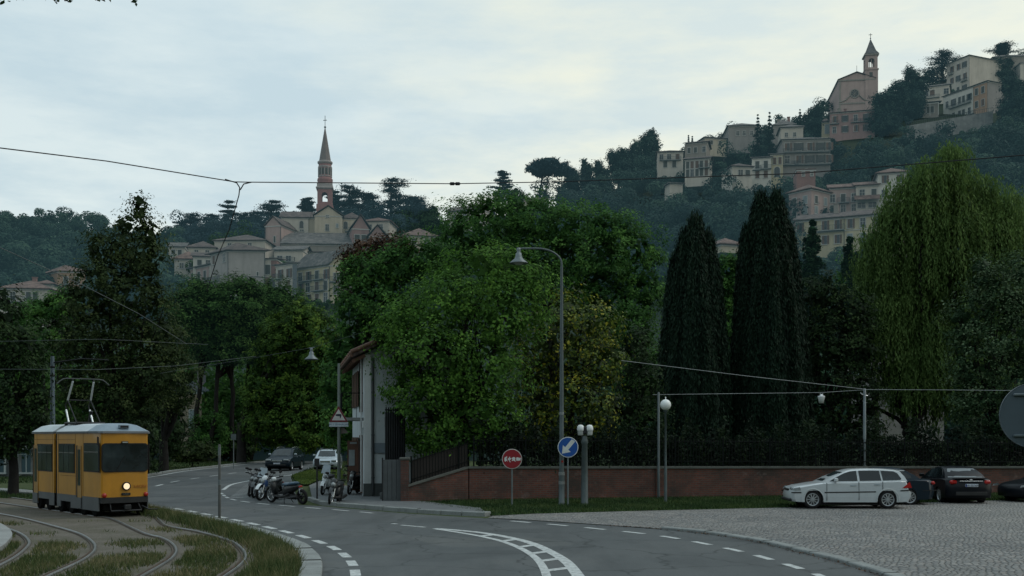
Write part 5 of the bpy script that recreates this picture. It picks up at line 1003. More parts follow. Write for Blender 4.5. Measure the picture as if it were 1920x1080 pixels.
h = house('house', 'white two window house joining the pink one, with a red lean-to roof', 1605, 1646, 349, 400, -14, OFFW, RTR, 'gx', 1.4, 7, Y=224)
h.grid([.28, .82], [.72], ('shut', 'plain'), 1.0, 1.6); mb = MB(); mb.prism([(-1.9, .42*h.H), (.02, .42*h.H+1.2), (.02, .42*h.H+1.35), (-1.9, .42*h.H+.15)], -.4, h.L1+.4, lambda u, v, q: (q, u, v)); mb.build('lean_to_roof', RTR, h.root); h.grid([.25, .75], [.28], ('plain',), 1.6, 1.1)
h = house('house', 'tall white tower house with low hipped roof beside the willow top', 1646, 1700, 326, 395, -14, WHT, RTR, 'hip', 1.7, 8, Y=223); h.grid([.22, .75], [.84, .45], ('half', 'plain'), .95, 1.6)
h = house('brick_tower', 'short square reddish brick tower behind the pink house', 1494, 1529, 319, 362, -6, BRK, RTR, 'flat', .2, 5, Y=234, cat='tower', ov=.15); h.grid([.35, .8], [.82], ('plain',), .5, .9)
# ---- right hill, middle terrace
h = house('apartment_house', 'large grey brown block with two long balconies in the middle of the right hill', 1467, 1557, 263, 328, -5, GREYP, RTG, 'hip', 1.9, pxl=1456, Y=282)
h.grid([.10, .34, .57, .80, .96], [.80], ('half', 'open', 'plain'), 1.3, 2.0); h.grid([.10, .34, .57, .80, .96], [.44], ('half', 'open', 'plain'), 1.3, 2.0); h.balc(.5, .63, h.L1*.98); h.balc(.16, .27, 4); h.balc(.62, .27, 9.5); h.front(.5, .12, 'plain', .6, .9)
h = house('house', 'white house with balconies left of the grey brown block', 1410, 1446, 297, 340, -12, WHT, RTG, 'gx', 1.2, 8, Y=278); h.grid([.28, .72], [.70], ('shut', 'brown'), 1.0, 1.9); h.grid([.28, .72], [.28], ('shut', 'brown'), 1.0, 1.9); h.balc(.72, .50, 2.8); h.balc(.25, .47, 2.2)
h = house('house', 'cream house with arched window wedged between white house and grey brown block', 1446, 1468, 290, 338, -10, YEL, RTG, 'gx', 1.2, 8, Y=280); h.grid([.3, .75], [.75], ('open', 'brown'), .8, 1.8); h.front(.5, .32, 'arch', 1.4, 2.6)
h = house('house', 'small low cream house at the left end of the white terrace', 1373, 1410, 312, 342, 8, OFFW, RT, 'hip', 1.5, 8, Y=270); h.grid([.42, .78], [.62], ('plain', 'shut'), 1.2, 1.5); h.grid([.12], [.2], ('plain',), .9, 1.5)
h = house('house', 'plain cream upper house with grey roof behind the grey brown block', 1464, 1506, 240, 275, -8, OFFW, RTG, 'hip', 1.8, 8, Y=308); h.grid([.25, .62], [.62], ('plain',), .8, 1.2)
h = house('house', 'grey roofed house with chimney on the ridge behind the twin firs', 1450, 1490, 236, 262, -10, GREYP, RTG, 'hip', 2.6, 10, Y=324); h.chimney(.78, .5, 1.2); h.chimney(.3, .5, .6)
h = house('villa', 'long ridge villa with pale roof, chimneys and a lit side wall', 1366, 1424, 237, 272, -3, GREYP, RTG, 'hip', 2.2, pxl=1316, Y=318, cat='house'); h.chimney(.66, .5, 1.0); h.chimney(.28, .5, 1.7, .6); h.grid([.3, .5, .75], [.62], ('plain',), .9, 1.3)
h = house('house', 'low cream house on the ridge left of the villa among trees', 1322, 1362, 258, 276, 14, CREAM, RTG, 'hip', 1.4, 7, Y=318); h.grid([.3, .7], [.55], ('shut',), .8, 1.2)
h = house('house', 'brownish house with sloping roofline on the shoulder of the right hill', 1284, 1324, 270, 304, -18, STONE, RT, 'gx', 1.4, 8, Y=310); h.grid([.2, .5, .9], [.62], ('shut', 'plain'), .9, 1.6)
h = house('house', 'cream house with tall dark windows below the brownish one', 1284, 1330, 300, 334, -16, OFFW, RT, 'gx', 1.5, 8, Y=295); h.grid([.12, .3, .5, .68, .88], [.70, .26], ('brown', 'shut', 'plain'), .9, 2.0); h.balc(.8, .48, 3)
h = house('house', 'small house with brown roof and porch, farthest left on the right hill', 1233, 1281, 286, 316, -6, OFFW, RT, 'hip', 1.5, 8, Y=305); h.grid([.15, .45, .78], [.70], ('brown', 'plain'), 1.1, 1.6); h.grid([.3, .65], [.25], ('shut',), 1.1, 1.8); h.balc(.5, .48, 6)
h = house('garden_shed', 'little white shed half buried in the woods of the right hill', 1256, 1280, 344, 358, 12, OFFW, RTG, 'flat', .2, 4, Y=285, cat='shed')
h = house('house', 'small tiled roof peeping out between the two dark columnar trees', 1352, 1390, 458, 466, 20, CREAM, RTR, 'hip', 1.5, 6, Y=178, sink=.6)
# ---- church on the right hill
h = house('hill_church', 'stone church with round window and slim bell tower, highest on the right hill', 1573, 1640, 150, 214, -8, PINK, RT, 'gy', 2.6, 26, Y=392, cat='church', sink=10, ov=.5)
ch = h.root; L1, H = h.L1, h.H
mb = MB(); mb.box((L1/2, -.06, H*.30), (L1+.3, .3, .5)); mb.box((L1/2, -.10, H-.3), (L1+.5, .4, .5)); mb.box((.35, -.05, H/2), (.7, .25, H)); mb.box((L1-.35, -.05, H/2), (.7, .25, H)); mb.build('facade_mouldings', STONE, ch)
mb = MB(); Mx = Matrix.Rotation(PI/2, 3, 'X'); mb.lathe([(1.75, -.1), (1.75, .2), (1.35, .25), (1.3, .05)], 24, (L1*.44, 0, H*.58), 0, Mx); rw_ = mb.build('round_window', STONE, ch); mb = MB(); mb.lathe([(1.32, .12), (.001, .12)], 24, (L1*.44, 0, H*.58), 0, Mx)
for k in range(4): a_ = k*PI/4; mb.tube([(L1*.44-1.3*math.cos(a_), -.2, H*.58-1.3*math.sin(a_)), (L1*.44+1.3*math.cos(a_), -.2, H*.58+1.3*math.sin(a_))], .07, 5, 1)
mb.build('pane', [W_PN, STONE], rw_)
for s, t in ((1, .0), (-1, 1.0)):
    mb = MB(); mb.tube([(L1*(.44-s*.14), -.2, H*.52), (L1*(.44-s*.25), -.22, H*.40), (L1*(.44-s*.36), -.2, H*.36), (L1*(.44-s*.43), -.2, H*.34)], .22, 6); mb.build('volute', STONE, ch)
def face_poly(w, z0, z1, holes_w, holes_z0, holes_z1): pass
def belfry(parent, cx, cy, w, z0, z1, mt, open_w, oz0, oz1, two=False):
    """four piers and arched heads leave the bell openings see-through"""
    mb = MB(); p = (w-open_w)/2
    for sx in (-1, 1):
        for sy in (-1, 1): mb.box((cx+sx*(w/2-p/2), cy+sy*(w/2-p/2), (z0+z1)/2), (p, p, z1-z0))
    mb.box((cx, cy, (z0+oz0)/2), (w-.01, w-.01, oz0-z0))
    for ax in (0, 1):
        for s in (-1, 1):
            n = 8; r = open_w/2; arc = [(r*math.cos(a), oz1-r+r*math.sin(a)) for a in np.linspace(PI, 0, n)]; pts = [(-r, z1)]+[(-r, oz1-r)]+arc[1:-1]+[(r, oz1-r), (r, z1)]
            f = (lambda u, v, q, s=s: (cx+u, cy+s*(w/2-.02)-s*q, v)) if ax == 0 else (lambda u, v, q, s=s: (cx+s*(w/2-.02)-s*q, cy+u, v)); mb.prism(pts, 0, p*.8, f)
            if two:
                c = f(0, (oz0+oz1)/2, p*.4); mb.box(c, (.22, .22, oz1-oz0))
    return mb.build('belfry', mt, parent)
tw = 4.5; tx = L1+.15-tw/2+1.0; ty = tw/2-.25; k_ = h.Y/F; zT = lambda py: (214-py)*k_
mb = MB(); mb.box((tx, ty, zT(133)/2-2), (tw, tw, zT(133)+4)); mb.box((tx, ty, zT(133)), (tw+.5, tw+.5, .4)); mb.box((tx-.2, ty-tw/2-.03, zT(143)), (1.1, .1, 1.8), mi=1); tow = mb.build('tower', [PINK, W_SH], ch)
belfry(tow, tx, ty, tw*.95, zT(133), zT(106), PINK, 2.1, zT(129), zT(112), True)
mb = MB(); mb.box((tx, ty, zT(105.5)), (tw+.7, tw+.7, .45)); mb.build('tower_cornice', STONE, tow)
mb = MB(); hw2 = tw/2+.35; ap = zT(72); a_ = [(tx-hw2, ty-hw2, zT(104)), (tx+hw2, ty-hw2, zT(104)), (tx+hw2, ty+hw2, zT(104)), (tx-hw2, ty+hw2, zT(104))]; q = .50; z2 = zT(97); b_ = [(tx+(x-tx)*q*1.3, ty+(y-ty)*q*1.3, z2) for x, y, z in a_]
mb.add(a_+b_+[(tx, ty, ap)], [(0, 1, 5, 4), (1, 2, 6, 5), (2, 3, 7, 6), (3, 0, 4, 7), (4, 5, 8), (5, 6, 8), (6, 7, 8), (7, 4, 8)]); mb.build('spire', SLATE, tow)
mb = MB(); mb.tube([(tx, ty, ap-.2), (tx, ty, zT(62))], .10, 6); mb.box((tx, ty, zT(64.5)), (1.3, .14, .14)); mb.lathe([(.001, -.3), (.3, 0), (.001, .3)], 8, (tx, ty, zT(71.3))); mb.build('cross', RAILF, tow)
mb = MB(); mb.tube([(L1/2, 0, H+2.6), (L1/2, 0, H+5)], .07, 5); mb.build('gable_rod', RAILF, ch)
h = house('apartment_house', 'pink three storey house with balconies directly below the hill church', 1556, 1640, 213, 262, -16, ROSE, RT, 'gx', 1.5, 9, Y=352); h.grid([.10, .34, .58, .82], [.76, .36], ('open', 'plain', 'half'), 1.1, 2.0); h.balc(.10, .58, 3); h.balc(.58, .58, 3); h.balc(.82, .58, 3.4); h.chimney(.2, .4, .8); h.chimney(.35, .4, .5)
h = house('house', 'narrow cream house at the left side of the pink house under the church', 1541, 1557, 229, 256, -10, YEL, RT, 'hip', 1.6, 7, Y=352); h.front(.6, .5, 'grey', 1.3, 3)
# ---- upper right cluster
h = house('apartment_house', 'tall white house with one blank gable side at the upper right', 1817, 1884, 104, 172, 24, OFFW, RTG, 'hip', 1.6, pxl=1775, Y=415); h.grid([.22, .52, .80], [.80, .48, .16], ('half', 'open', 'shut'), 1.2, 2.2, 'l'); h.balc(.22, .66, 2, 'l'); h.balc(.8, .34, 3, 'l'); h.pipe(.0)
h = house('apartment_house', 'white and apricot house with grey end wall above the retaining wall', 1852, 1892, 152, 212, 26, GREYP, RTG, 'hip', 1.5, pxl=1769, Y=392)
h.grid([.09, .24, .38, .47, .60, ], [.70, .26], ('shut', 'plain', 'open'), 1.1, 2.2, 'l'); h.grid([.76, .90], [.78, .38], ('shut', 'brown'), 1.2, 2.2, 'l'); h.balc(.40, .52, 9, 'l'); h.balc(.45, .12, 10, 'l')
mb = MB(); mb.box((-.03, h.L2*.16, h.H/2-.2), (.08, h.L2*.30, h.H-.4)); mb.build('apricot_wall', ORNG, h.root); mb = MB(); mb.box((-.03, h.L2*.66, h.H/2-.2), (.08, h.L2*.68, h.H-.4)); mb.build('white_wall', WHT, h.root)
for o in [c for c in h.root.children if c.name.startswith(('window', 'balcony'))]: o.location.x -= .08
h = house('house', 'dark roofed house with terrace awning left of the tall white house', 1722, 1780, 166, 196, -24, OFFW, RTG, 'gx', 1.8, 9, Y=405); h.grid([.25, .45, .9], [.62], ('brown', 'plain'), 1.6, 2.0); h.balc(.35, .3, 7)
h = house('house', 'low house with veranda posts at the left end of the retaining wall', 1708, 1760, 196, 222, -18, STONE, RTG, 'shed', 1.8, 7, Y=388, ov=1.0); h.grid([.3, .7], [.5], ('shut',), 2.2, 2.2); mb = MB()
for xf in (.03, .35, .68, .98): mb.box((xf*h.L1, -1.4, h.H*.42), (.2, .2, h.H*.84))
mb.box((h.L1/2, -1.4, h.H*.86), (h.L1, .2, .2)); mb.build('veranda', W_FR, h.root)
h = house('house', 'house with brown roof at the top right corner of the hill', 1862, 1945, 108, 138, -6, STONE, RTG, 'hip', 2.4, 9, Y=430); h.grid([.3, .7], [.5], ('plain',), 1, 1.6)
h = house('round_turret', 'pale turret cut off by the right edge near the hill top', 1913, 1932, 119, 160, -4, OFFW, RTG, 'flat', .3, 6, Y=405, cat='tower', ov=.3)
rw2 = thing('retaining_wall', 'long rough stone retaining wall under the upper right houses', 'wall', P(1700, 240, 335)); mb = MB(); Y1, Y2 = hill_at(1700, 264), hill_at(1862, 242); a_, b_ = P(1700, 236, Y1)-rw2.location, P(1862, 208, Y2)-rw2.location
pts = [(a_, 5), (a_+(b_-a_)*.5, 6), (b_, 6)]; mb.add([p+Vector((0, 0, -9)) for p, t in pts]+[p for p, t in pts]+[p+Vector((0, 3, 0)) for p, t in pts], [(0, 1, 4, 3), (1, 2, 5, 4), (3, 4, 7, 6), (4, 5, 8, 7)]); mb.build('wall', pm('rubble_wall', (.17, .165, .155), .95, haze_glow=HZ, scale=.6, var=.5, dirt=.5), rw2); HOUSES.append((1700, 1862, 208, 238, 346)); mb = MB()
for i in range(40): p = a_+(b_-a_)*(i/39); mb.box((p.x, p.y-.1, p.z+.5), (.07, .07, 1.0))
mb.tube([a_+Vector((0, -.1, 1)), b_+Vector((0, -.1, 1))], .05, 5); mb.build('railing', RAILF, rw2)
# ---- left town
h = house('apartment_house', 'big cream house with blank end wall above the umbrella pines', 427, 497, 470, 556, 4, STONE, RT, 'hip', 2.1, pxl=395, Y=226, cat='house', ov=.9, yl=46)
pm_ = plaster('taupe', (.295, .265, .245))
for c in h.root.children:
    if c.name.startswith('wall'): c.data.materials[0] = pm_
h.grid([.2, .8], [.86], ('brown', 'plain'), 1.0, 1.8, 'l'); h.pipe(.005); h.pipe(.99); h.front(.8, .5, 'shut', .35, .8); h.front(.75, .2, 'shut', .3, .6); mb = MB(); mb.tube([(0, -.05, h.H*.45), (h.L1, -.05, h.H*.43)], .05, 5); mb.build('cable', RAILF, h.root)
h2 = house('', '', 424, 428, 490, 556, 6, PINK, RTG, 'flat', .25, pxl=357, Y=227.5, root=h.root, ov=.7, yl=46); h2.grid([.08, .25, .42, .58, .73, .88], [.72, .28], ('shut', 'brown', 'plain'), 1.0, 2.1, 'l'); h2.balc(.72, .48, 5, 'l'); h2.balc(.6, .04, 8, 'l')
mb = MB(); mb.box((0, h2.L2*.22, h2.H/2-.2), (.08, h2.L2*.40, h2.H-.3)); mb.v = [(x-y*math.sin(R(42))-.04, y*math.cos(R(42)), z) for x, y, z in mb.v]; mb.build('pale_wall', OFFW, h2.root, h2.T, h2.rz)
for i, (nm, lab, a) in enumerate([('house', 'wide brown hipped roof directly behind the blank walled cream house', (402, 497, 452, 470, -3, OFFW, RT, 'hip', 2.6, 12)), ('house', 'brown roofed house stepping down left behind the blank walled house', (353, 404, 464, 482, 10, OFFW, RT, 'hip', 2.2, 9)),
      ('house', 'pale house with small arched windows at the left end of the left town', (316, 346, 463, 482, 8, OFFW, RTG, 'gx', 1.6, 7)), ('house', 'low house with reddish double roof and dark openings', (327, 372, 486, 510, 6, OFFW, RTR, 'hip', 2.3, 9)),
      ('house', 'small white walled house with stepped roof beside the pink wing', (362, 402, 481, 503, 12, WHT, RT, 'gx', 1.3, 6))]):
    h = house(nm, lab, *a, Y=(262, 256, 262, 244, 236)[i]); h.grid([.3, .7], [.5], ('shut', 'plain'), .9, 1.2)
h = house('apartment_house', 'cream apartment house with balconies and gabled right end below the church', 617, 662, 497, 572, 10, YEL, RTG, 'gy', 3.0, pxl=556, Y=231, cat='house', ov=.7, yl=54)
ap_ = h.root; h.grid([.12, .36, .64, .90], [.78, .50, .20], ('half', 'shut', 'plain', 'brown'), 1.05, 1.9, 'l'); h.balc(.30, .66, 3.6, 'l'); h.balc(.70, .66, 3.0, 'l'); h.balc(.7, .38, 3.6, 'l'); h.balc(.2, .10, 5.5, 'l'); h.grid([.3, .75], [.70, .38], ('plain', 'brown'), 1.1, 1.7); h.balc(.5, .58, h.L1*.95); h.pipe(.02); h.pipe(.55, 'l')
h2 = house('', '', 549, 556, 494, 572, 10, OFFW, RTG, 'flat', .2, pxl=517, Y=231, root=ap_, ov=.5, yl=54); h2.grid([.25, .75], [.78, .50, .20], ('half', 'brown', 'plain'), 1.1, 1.8, 'l'); mb = MB(); mb.box((h2.L1/2, -.1, h2.H/2), (h2.L1+.1, .2, h2.H-.3)); mb.build('stair_tower', pm('grey_tower', (.10, .11, .12), .9, haze_glow=HZ), ap_, h2.T, h2.rz); h2.balc(.2, .66, 2.2, 'l'); h2.balc(.2, .38, 2.2, 'l')
h = house('house', 'narrow house in faded red and white between the blank wall and cream apartments', 497, 519, 486, 556, -2, BRK, RT, 'shed', 1.0, 7, Y=240, ov=.4); h.grid([.25], [.72], ('shut',), 1.1, 2.0); h.grid([.62], [.34], ('arch',), 1.2, 2.4); mb = MB(); mb.box((h.L1*.26, -.03, h.H*.74), (h.L1*.5, .06, h.H*.45)); mb.build('pale_wall', OFFW, h.root)
for c in [c for c in h.root.children if c.name.startswith('window')]: c.location.y -= .06
h = house('house', 'white terrace house with curved parapet in front of the church', 514, 568, 470, 494, -4, OFFW, RTG, 'gx', 1.6, 8, Y=252, ov=.6); h.grid([.2, .5], [.35], ('plain',), 1.2, 1.4); h.balc(.3, .1, 6)
h = house('house', 'flat house with dark openings under the long church roof', 568, 640, 473, 496, 4, STONE, RT, 'shed', 1.4, 8, Y=256); h.grid([.2, .5, .8], [.45], ('shut', 'plain'), 1.3, 1.4)
# church of the left town
h = house('parish_church', 'pale church with tall red brick steeple standing over the left town', 497, 527, 424, 500, -14, PINK, RT, 'gy', 2.4, 9, Y=272, cat='church', ov=.35)
pc = h.root; h.front(.6, .66, 'shut', .5, 1.6); h.front(.45, .22, 'arch', 2.0, 4.2); h.pipe(.97); h.pipe(.04)
kk = 280/F
n_ = house('', '', 527, 578, 408, 470, 5, OFFW, RT, 'gx', 2.4, 9, Y=280, root=pc, ov=.5); n_.front(.75, .80, 'arch', 1.0, 1.9); n_.front(.76, .62, 'plain', 1.0, .5)
tr_ = house('', '', 590, 641, 404, 470, 5, CREAM, RT, 'gy', 2.6, 12, Y=278, root=pc, ov=.5); tr_.front(.46, .66, 'plain', .9, 1.7); tr_.front(.83, .72, 'grey', .5, 1.0); tr_.front(.47, .98, 'plain', .7, .7)
n2_ = house('', '', 560, 592, 408, 470, 5, CREAM, RT, 'gx', 2.2, 9, Y=281, root=pc, ov=.4); n2_.front(.35, .80, 'arch', 1.0, 1.9); n2_.front(.35, .62, 'plain', 1.0, .5)
n3_ = house('', '', 641, 676, 410, 470, 4, CREAM, RT, 'hip', 2.2, 9, Y=281, root=pc, ov=.4); n3_.front(.2, .80, 'arch', 1.0, 1.9); n3_.front(.8, .74, 'shut', 1.4, 1.6); n3_.balc(.6, .6, 4)
ais = house('', '', 528, 662, 458, 500, 4, STONE, RTG, None, 0, 2, Y=266, root=pc); mb = MB(); e_ = ais.H+.05; zt_ = 29*266/F; mb.prism([(-.6, e_), (11, e_+zt_*1.25), (11, e_+zt_*1.25+.2), (-.6, e_+.2)], -.3, ais.L1+.3, lambda u, v, q: (q, u, v)); mb.build('aisle_roof', RTG, pc, ais.T, ais.rz)
# steeple: square belfry stage, drum with columns, cone, ball and cross
SY = 290; tb = P(609.5, 470, SY); inv = Matrix.Rotation(-pc.rotation_euler.z, 4, 'Z') @ Matrix.Translation(-pc.location); TT = inv @ tb; sz = lambda py: (470-py)*SY/F; sw = SY/F
STB_ = plaster('steeple_brick', (.23, .115, .105), .05); STL = plaster('steeple_stone', (.27, .235, .22), .05); tz = R(20)
mb = MB(); wv = 31*sw*.86; mb.box((0, 0, sz(386)/2), (wv+.5, wv+.5, sz(386))); tow = mb.build('steeple', STB_, pc, TT, tz)
belfry(tow, 0, 0, wv, sz(387), sz(357), STB_, 1.6, sz(381), sz(363))
def ring(nm, lst, mt, n=4, rot=PI/4, sm=False): mb = MB(); mb.lathe(lst, n, (0, 0, 0), 0, Matrix.Rotation(rot, 3, 'Z'), sm); return mb.build(nm, mt, tow)
q2 = wv/2*1.414; ring('belfry_cornice', [(.01, sz(357.5)), (q2*1.02, sz(357.5)), (q2*1.20, sz(355.5)), (q2*1.20, sz(354)), (q2*1.06, sz(353)), (q2*1.05, sz(349)), (q2*1.08, sz(347.5)), (q2*.98, sz(346)), (.01, sz(345.5))], STL)
rd = 12.6*sw; ring('drum', [(rd*1.10, sz(346)), (rd*1.10, sz(341)), (rd*1.16, sz(339.5)), (rd*1.12, sz(336)), (rd*.98, sz(334)), (rd*.95, sz(308)), (.01, sz(307.9))], STB_, 20, 0, True)
mb = MB()
for k in range(12):
    a_ = 2*PI*k/12; mb.tube([(rd*.97*math.cos(a_), rd*.97*math.sin(a_), sz(331)), (rd*.97*math.cos(a_), rd*.97*math.sin(a_), sz(315))], .16, 6)
mb.lathe([(rd*1.0, sz(333)), (rd*1.07, sz(332)), (rd*1.0, sz(331))], 20); mb.lathe([(rd*.98, sz(315.5)), (rd*1.05, sz(314)), (rd*.98, sz(312.5))], 20)
for k in range(12): a_ = 2*PI*(k+.5)/12; mb.box((rd*.93*math.cos(a_), rd*.93*math.sin(a_), sz(323)), (.3, .5, sz(317)-sz(329)), rz=a_, mi=1)
mb.build('colonnade', [STL, W_SH], tow)
ring('drum_cornice', [(rd*.94, sz(308.5)), (rd*1.10, sz(307)), (rd*1.12, sz(304)), (rd*1.0, sz(303)), (.01, sz(302.5))], STL, 20, 0, True)
ring('spire', [(rd*.90, sz(303.2)), (rd*.88, sz(302)), (.12, sz(240))], pm('spire_lead', (.15, .118, .108), .8, haze_glow=.045, dirt=.4, scale=.8), 8, .2)
mb = MB(); mb.lathe([(.001, -.35), (.36, 0), (.001, .4)], 10, (0, 0, sz(238.5))); mb.tube([(0, 0, sz(240)), (0, 0, sz(217))], .08, 6); mb.box((0, 0, sz(226)), (.13, .13, .13)); mb.box((0, 0, sz(225.5)), (1.0, .14, .14), rz=-tz); mb.build('cross', RAILF, tow)
# right of the church
h = house('house', 'pinkish gabled house touching the right end of the church', 660, 692, 428, 466, 14, ROSE, RT, 'gy', 3.6, 10, Y=268); h.grid([.3, .7], [.5], ('shut',), 1.3, 2)
h = house('house', 'smaller pinkish gabled house right of the larger gable beside the church', 692, 724, 443, 470, 10, ROSE, RT, 'gy', 2.9, 9, Y=262); h.grid([.5], [.5], ('plain',), 1.3, 1.6)
h = house('house', 'long brown roofed house behind the gables right of the church', 678, 730, 416, 440, -6, OFFW, RTR, 'hip', 1.8, 9, Y=286); h.grid([.3, .7], [.6], ('plain',), 1, 1.2)
h = house('house', 'house with terracotta roof half hidden behind the maple tops', 758, 818, 442, 462, 10, CREAM, RTR, 'hip', 2.6, 9, Y=250); h.grid([.3, .7], [.5], ('plain',), 1, 1.3)
h = house('house', 'pale house with sloping brown roof on the saddle between the hills', 838, 905, 398, 420, -22, OFFW, RT, 'gx', 2.0, 8, Y=300); h.grid([.2, .5, .8], [.55], ('plain',), .9, 1.2)
h = house('house', 'flat orange roofed house left of the big umbrella pine', 982, 1024, 374, 392, -4, CREAM, RTR, 'hip', 1.2, 8, Y=318); h.grid([.3, .7], [.5], ('plain',), .9, 1.2)
# left edge
h = house('house', 'white house with long red tiled roof at the left edge', 0, 92, 541, 600, 6, OFFW, RTR, 'hip', 2.3, 11, Y=205); h.grid([.26, .58, .72], [.76], ('shut', 'plain'), .9, 1.7); h.balc(.34, .58, 3.2); h.pipe(.16); h.chimney(.55, .4, .5)
h = house('house', 'orange house with shallow red hipped roof beside the tall tree', 108, 160, 509, 545, 8, ORNG, RTR, 'hip', 1.8, pxl=82, Y=238, yl=48); h.grid([.3, .7], [.55], ('shut', 'plain'), .9, 1.6)
h = house('house', 'low red roofed annex between the white and the orange house', 66, 100, 533, 556, 4, OFFW, RTR, 'hip', 1.2, 7, Y=226)
# near houses among the trees
HZ0 = 0
NW = pm('near_cream', (.30, .26, .20), .9, 0, .15, .8, dirt=.4); NG = pm('near_grey', (.10, .11, .115), .9, 0, .2, .8, dirt=.4)
h = house('house', 'cream house with shuttered window half hidden behind the trunks right of the tram', 352, 378, 734, 872, 4, NW, RT, 'hip', 1.2, pxl=325, Y=116, sink=1, yl=44); h.front(.42, .62, 'grey', .8, 2.0, 'f'); h.grid([.3], [.62], ('shut',), .9, 1.9, 'l'); h.chimney(.8, .4, 1)
h = house('house', 'grey low building with pale canopy left of the tram', -30, 64, 824, 893, 4, NG, RTG, 'flat', .3, 8, Y=70, sink=1, ov=.2); h.grid([.25, .85], [.5], ('plain', 'shut'), 1.0, 1.9); mb = MB(); mb.box((h.L1*.80, -.5, h.H*.92), (h.L1*.42, 1.0, .9)); mb.build('canopy', pm('canopy_cloth', (.22, .24, .24), .8), h.root); mb = MB(); mb.box((h.L1*.70, -.04, h.H*.45), (.35, .08, h.H*.9)); mb.box((h.L1*.98, -.04, h.H*.45), (.25, .08, h.H*.9)); mb.build('pilaster', pm('pale_pilaster', (.17, .18, .18), .8), h.root)
h = house('house', 'pale villa wall glimpsed behind the willow trunk', 1655, 1770, 690, 812, 3, pm('villa_wall', (.22, .215, .20), .9, dirt=.3), RT, 'hip', 1.6, 8, Y=92, sink=1); h.grid([.45], [.62], ('shut',), 1.1, 3.2); h.grid([.15, .8], [.62], ('shut',), .9, 2)
# ------------------------------------------------------------------ trees
BARK = pm('bark', (.045, .038, .032), .95, 0, .4, 3, .1, bmp=.6); BARKD = pm('bark_dark', (.02, .019, .018), .95, 0, .4, 3, .1, bmp=.6); BARKF = pm('bark_far', (.03, .028, .027), .95, 0, .3, 2, .1, haze_glow=.035)
def LM(nm, dark, mid, light, haze_glow=0, tr=.25): return leaf_mat('leaf_'+nm, [(.0, dark), (.55, mid), (1, light)], haze_glow, tr, .65, .10 if haze_glow == 0 else .02)
L_DK = LM('dark', (.010, .021, .010), (.021, .045, .016), (.044, .078, .026))
L_MAP = LM('maple', (.030, .075, .016), (.080, .185, .032), (.165, .315, .056), 0, .42)
L_MAP2 = LM('maple_deep', (.022, .064, .018), (.056, .145, .034), (.120, .255, .056), 0, .4)
L_YG = LM('yellow_green', (.022, .054, .012), (.058, .118, .021), (.125, .20, .032), 0, .35)
L_YEL = leaf_mat('leaf_autumn', [(0, (.020, .034, .010)), (.35, (.065, .115, .016)), (.72, (.165, .20, .022)), (1, (.34, .31, .03))], 0, .3)
L_OLV = LM('olive', (.016, .030, .011), (.040, .066, .022), (.085, .112, .040), 0, .32)
L_CYP = LM('cypress', (.005, .014, .009), (.010, .026, .015), (.020, .042, .022), 0, .1)
L_PINE = LM('pine', (.018, .044, .015), (.044, .098, .026), (.084, .155, .040), .004, .22)
L_WIL = LM('willow', (.046, .088, .026), (.100, .172, .048), (.170, .255, .080), 0, .45)
L_LAU = LM('laurel', (.014, .034, .015), (.048, .092, .040), (.160, .220, .125), 0, .3)
L_RUST = leaf_mat('leaf_rust', [(0, (.03, .02, .012)), (.5, (.07, .036, .018)), (1, (.12, .06, .026))], 0, .25)
L_FIR = LM('fir', (.014, .036, .020), (.030, .070, .036), (.055, .115, .055), .006, .15)
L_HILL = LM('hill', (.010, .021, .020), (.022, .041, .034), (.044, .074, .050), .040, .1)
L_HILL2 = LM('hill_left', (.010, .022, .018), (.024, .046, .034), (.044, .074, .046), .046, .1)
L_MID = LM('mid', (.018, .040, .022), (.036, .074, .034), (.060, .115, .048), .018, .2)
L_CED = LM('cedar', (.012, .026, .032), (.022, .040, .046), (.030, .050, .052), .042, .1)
def unit(n): v = RNG.normal(size=(n, 3)); return v/np.linalg.norm(v, axis=1)[:, None]
def lobes_px(lst, Y, dj=.25, dep=.9):
    out = []
    for px, py, rx, ry in lst:
        s = Y/F; c = P(px, py, Y); out.append((np.array((c.x, Y+RNG.uniform(-1, 1)*rx*s*dj, c.z)), np.array((rx*s, max(rx, ry)*s*dep, ry*s))))
    return out
def clumps(lobes, dens, rc, shell=(.72, 1.04), rough=.12):
    """leaf clump centres spread over the outer shell of every lobe, minus those deep inside another"""
    C, O = [], []
    for c, r in lobes:
        area = 4*PI*((r[0]*r[1])**1.6+(r[0]*r[2])**1.6+(r[1]*r[2])**1.6)**(1/1.6)/3**(1/1.6); n = max(8, int(area*dens)); u = unit(n)
        ph = RNG.random(3)*6; wob = 1+rough*(np.sin(u[:, 0]*5+ph[0])+np.sin(u[:, 2]*6+ph[1])+np.sin(u[:, 1]*7+ph[2]))
        rad = (RNG.random(n)**.55*(shell[1]-shell[0])+shell[0])*wob; rad = np.where((RNG.random(n) < .10) & (u[:, 2] > -.2), rad*RNG.uniform(1.05, 1.28, n), rad); p = c+u*r*rad[:, None]; keep = np.ones(n, bool)
        for c2, r2 in lobes:
            if c2 is c: continue
            keep &= (((p-c2)/r2)**2).sum(1) > .55
        C.append(p[keep]); O.append((u/r*r.mean())[keep])
    return np.vstack(C), np.vstack(O)
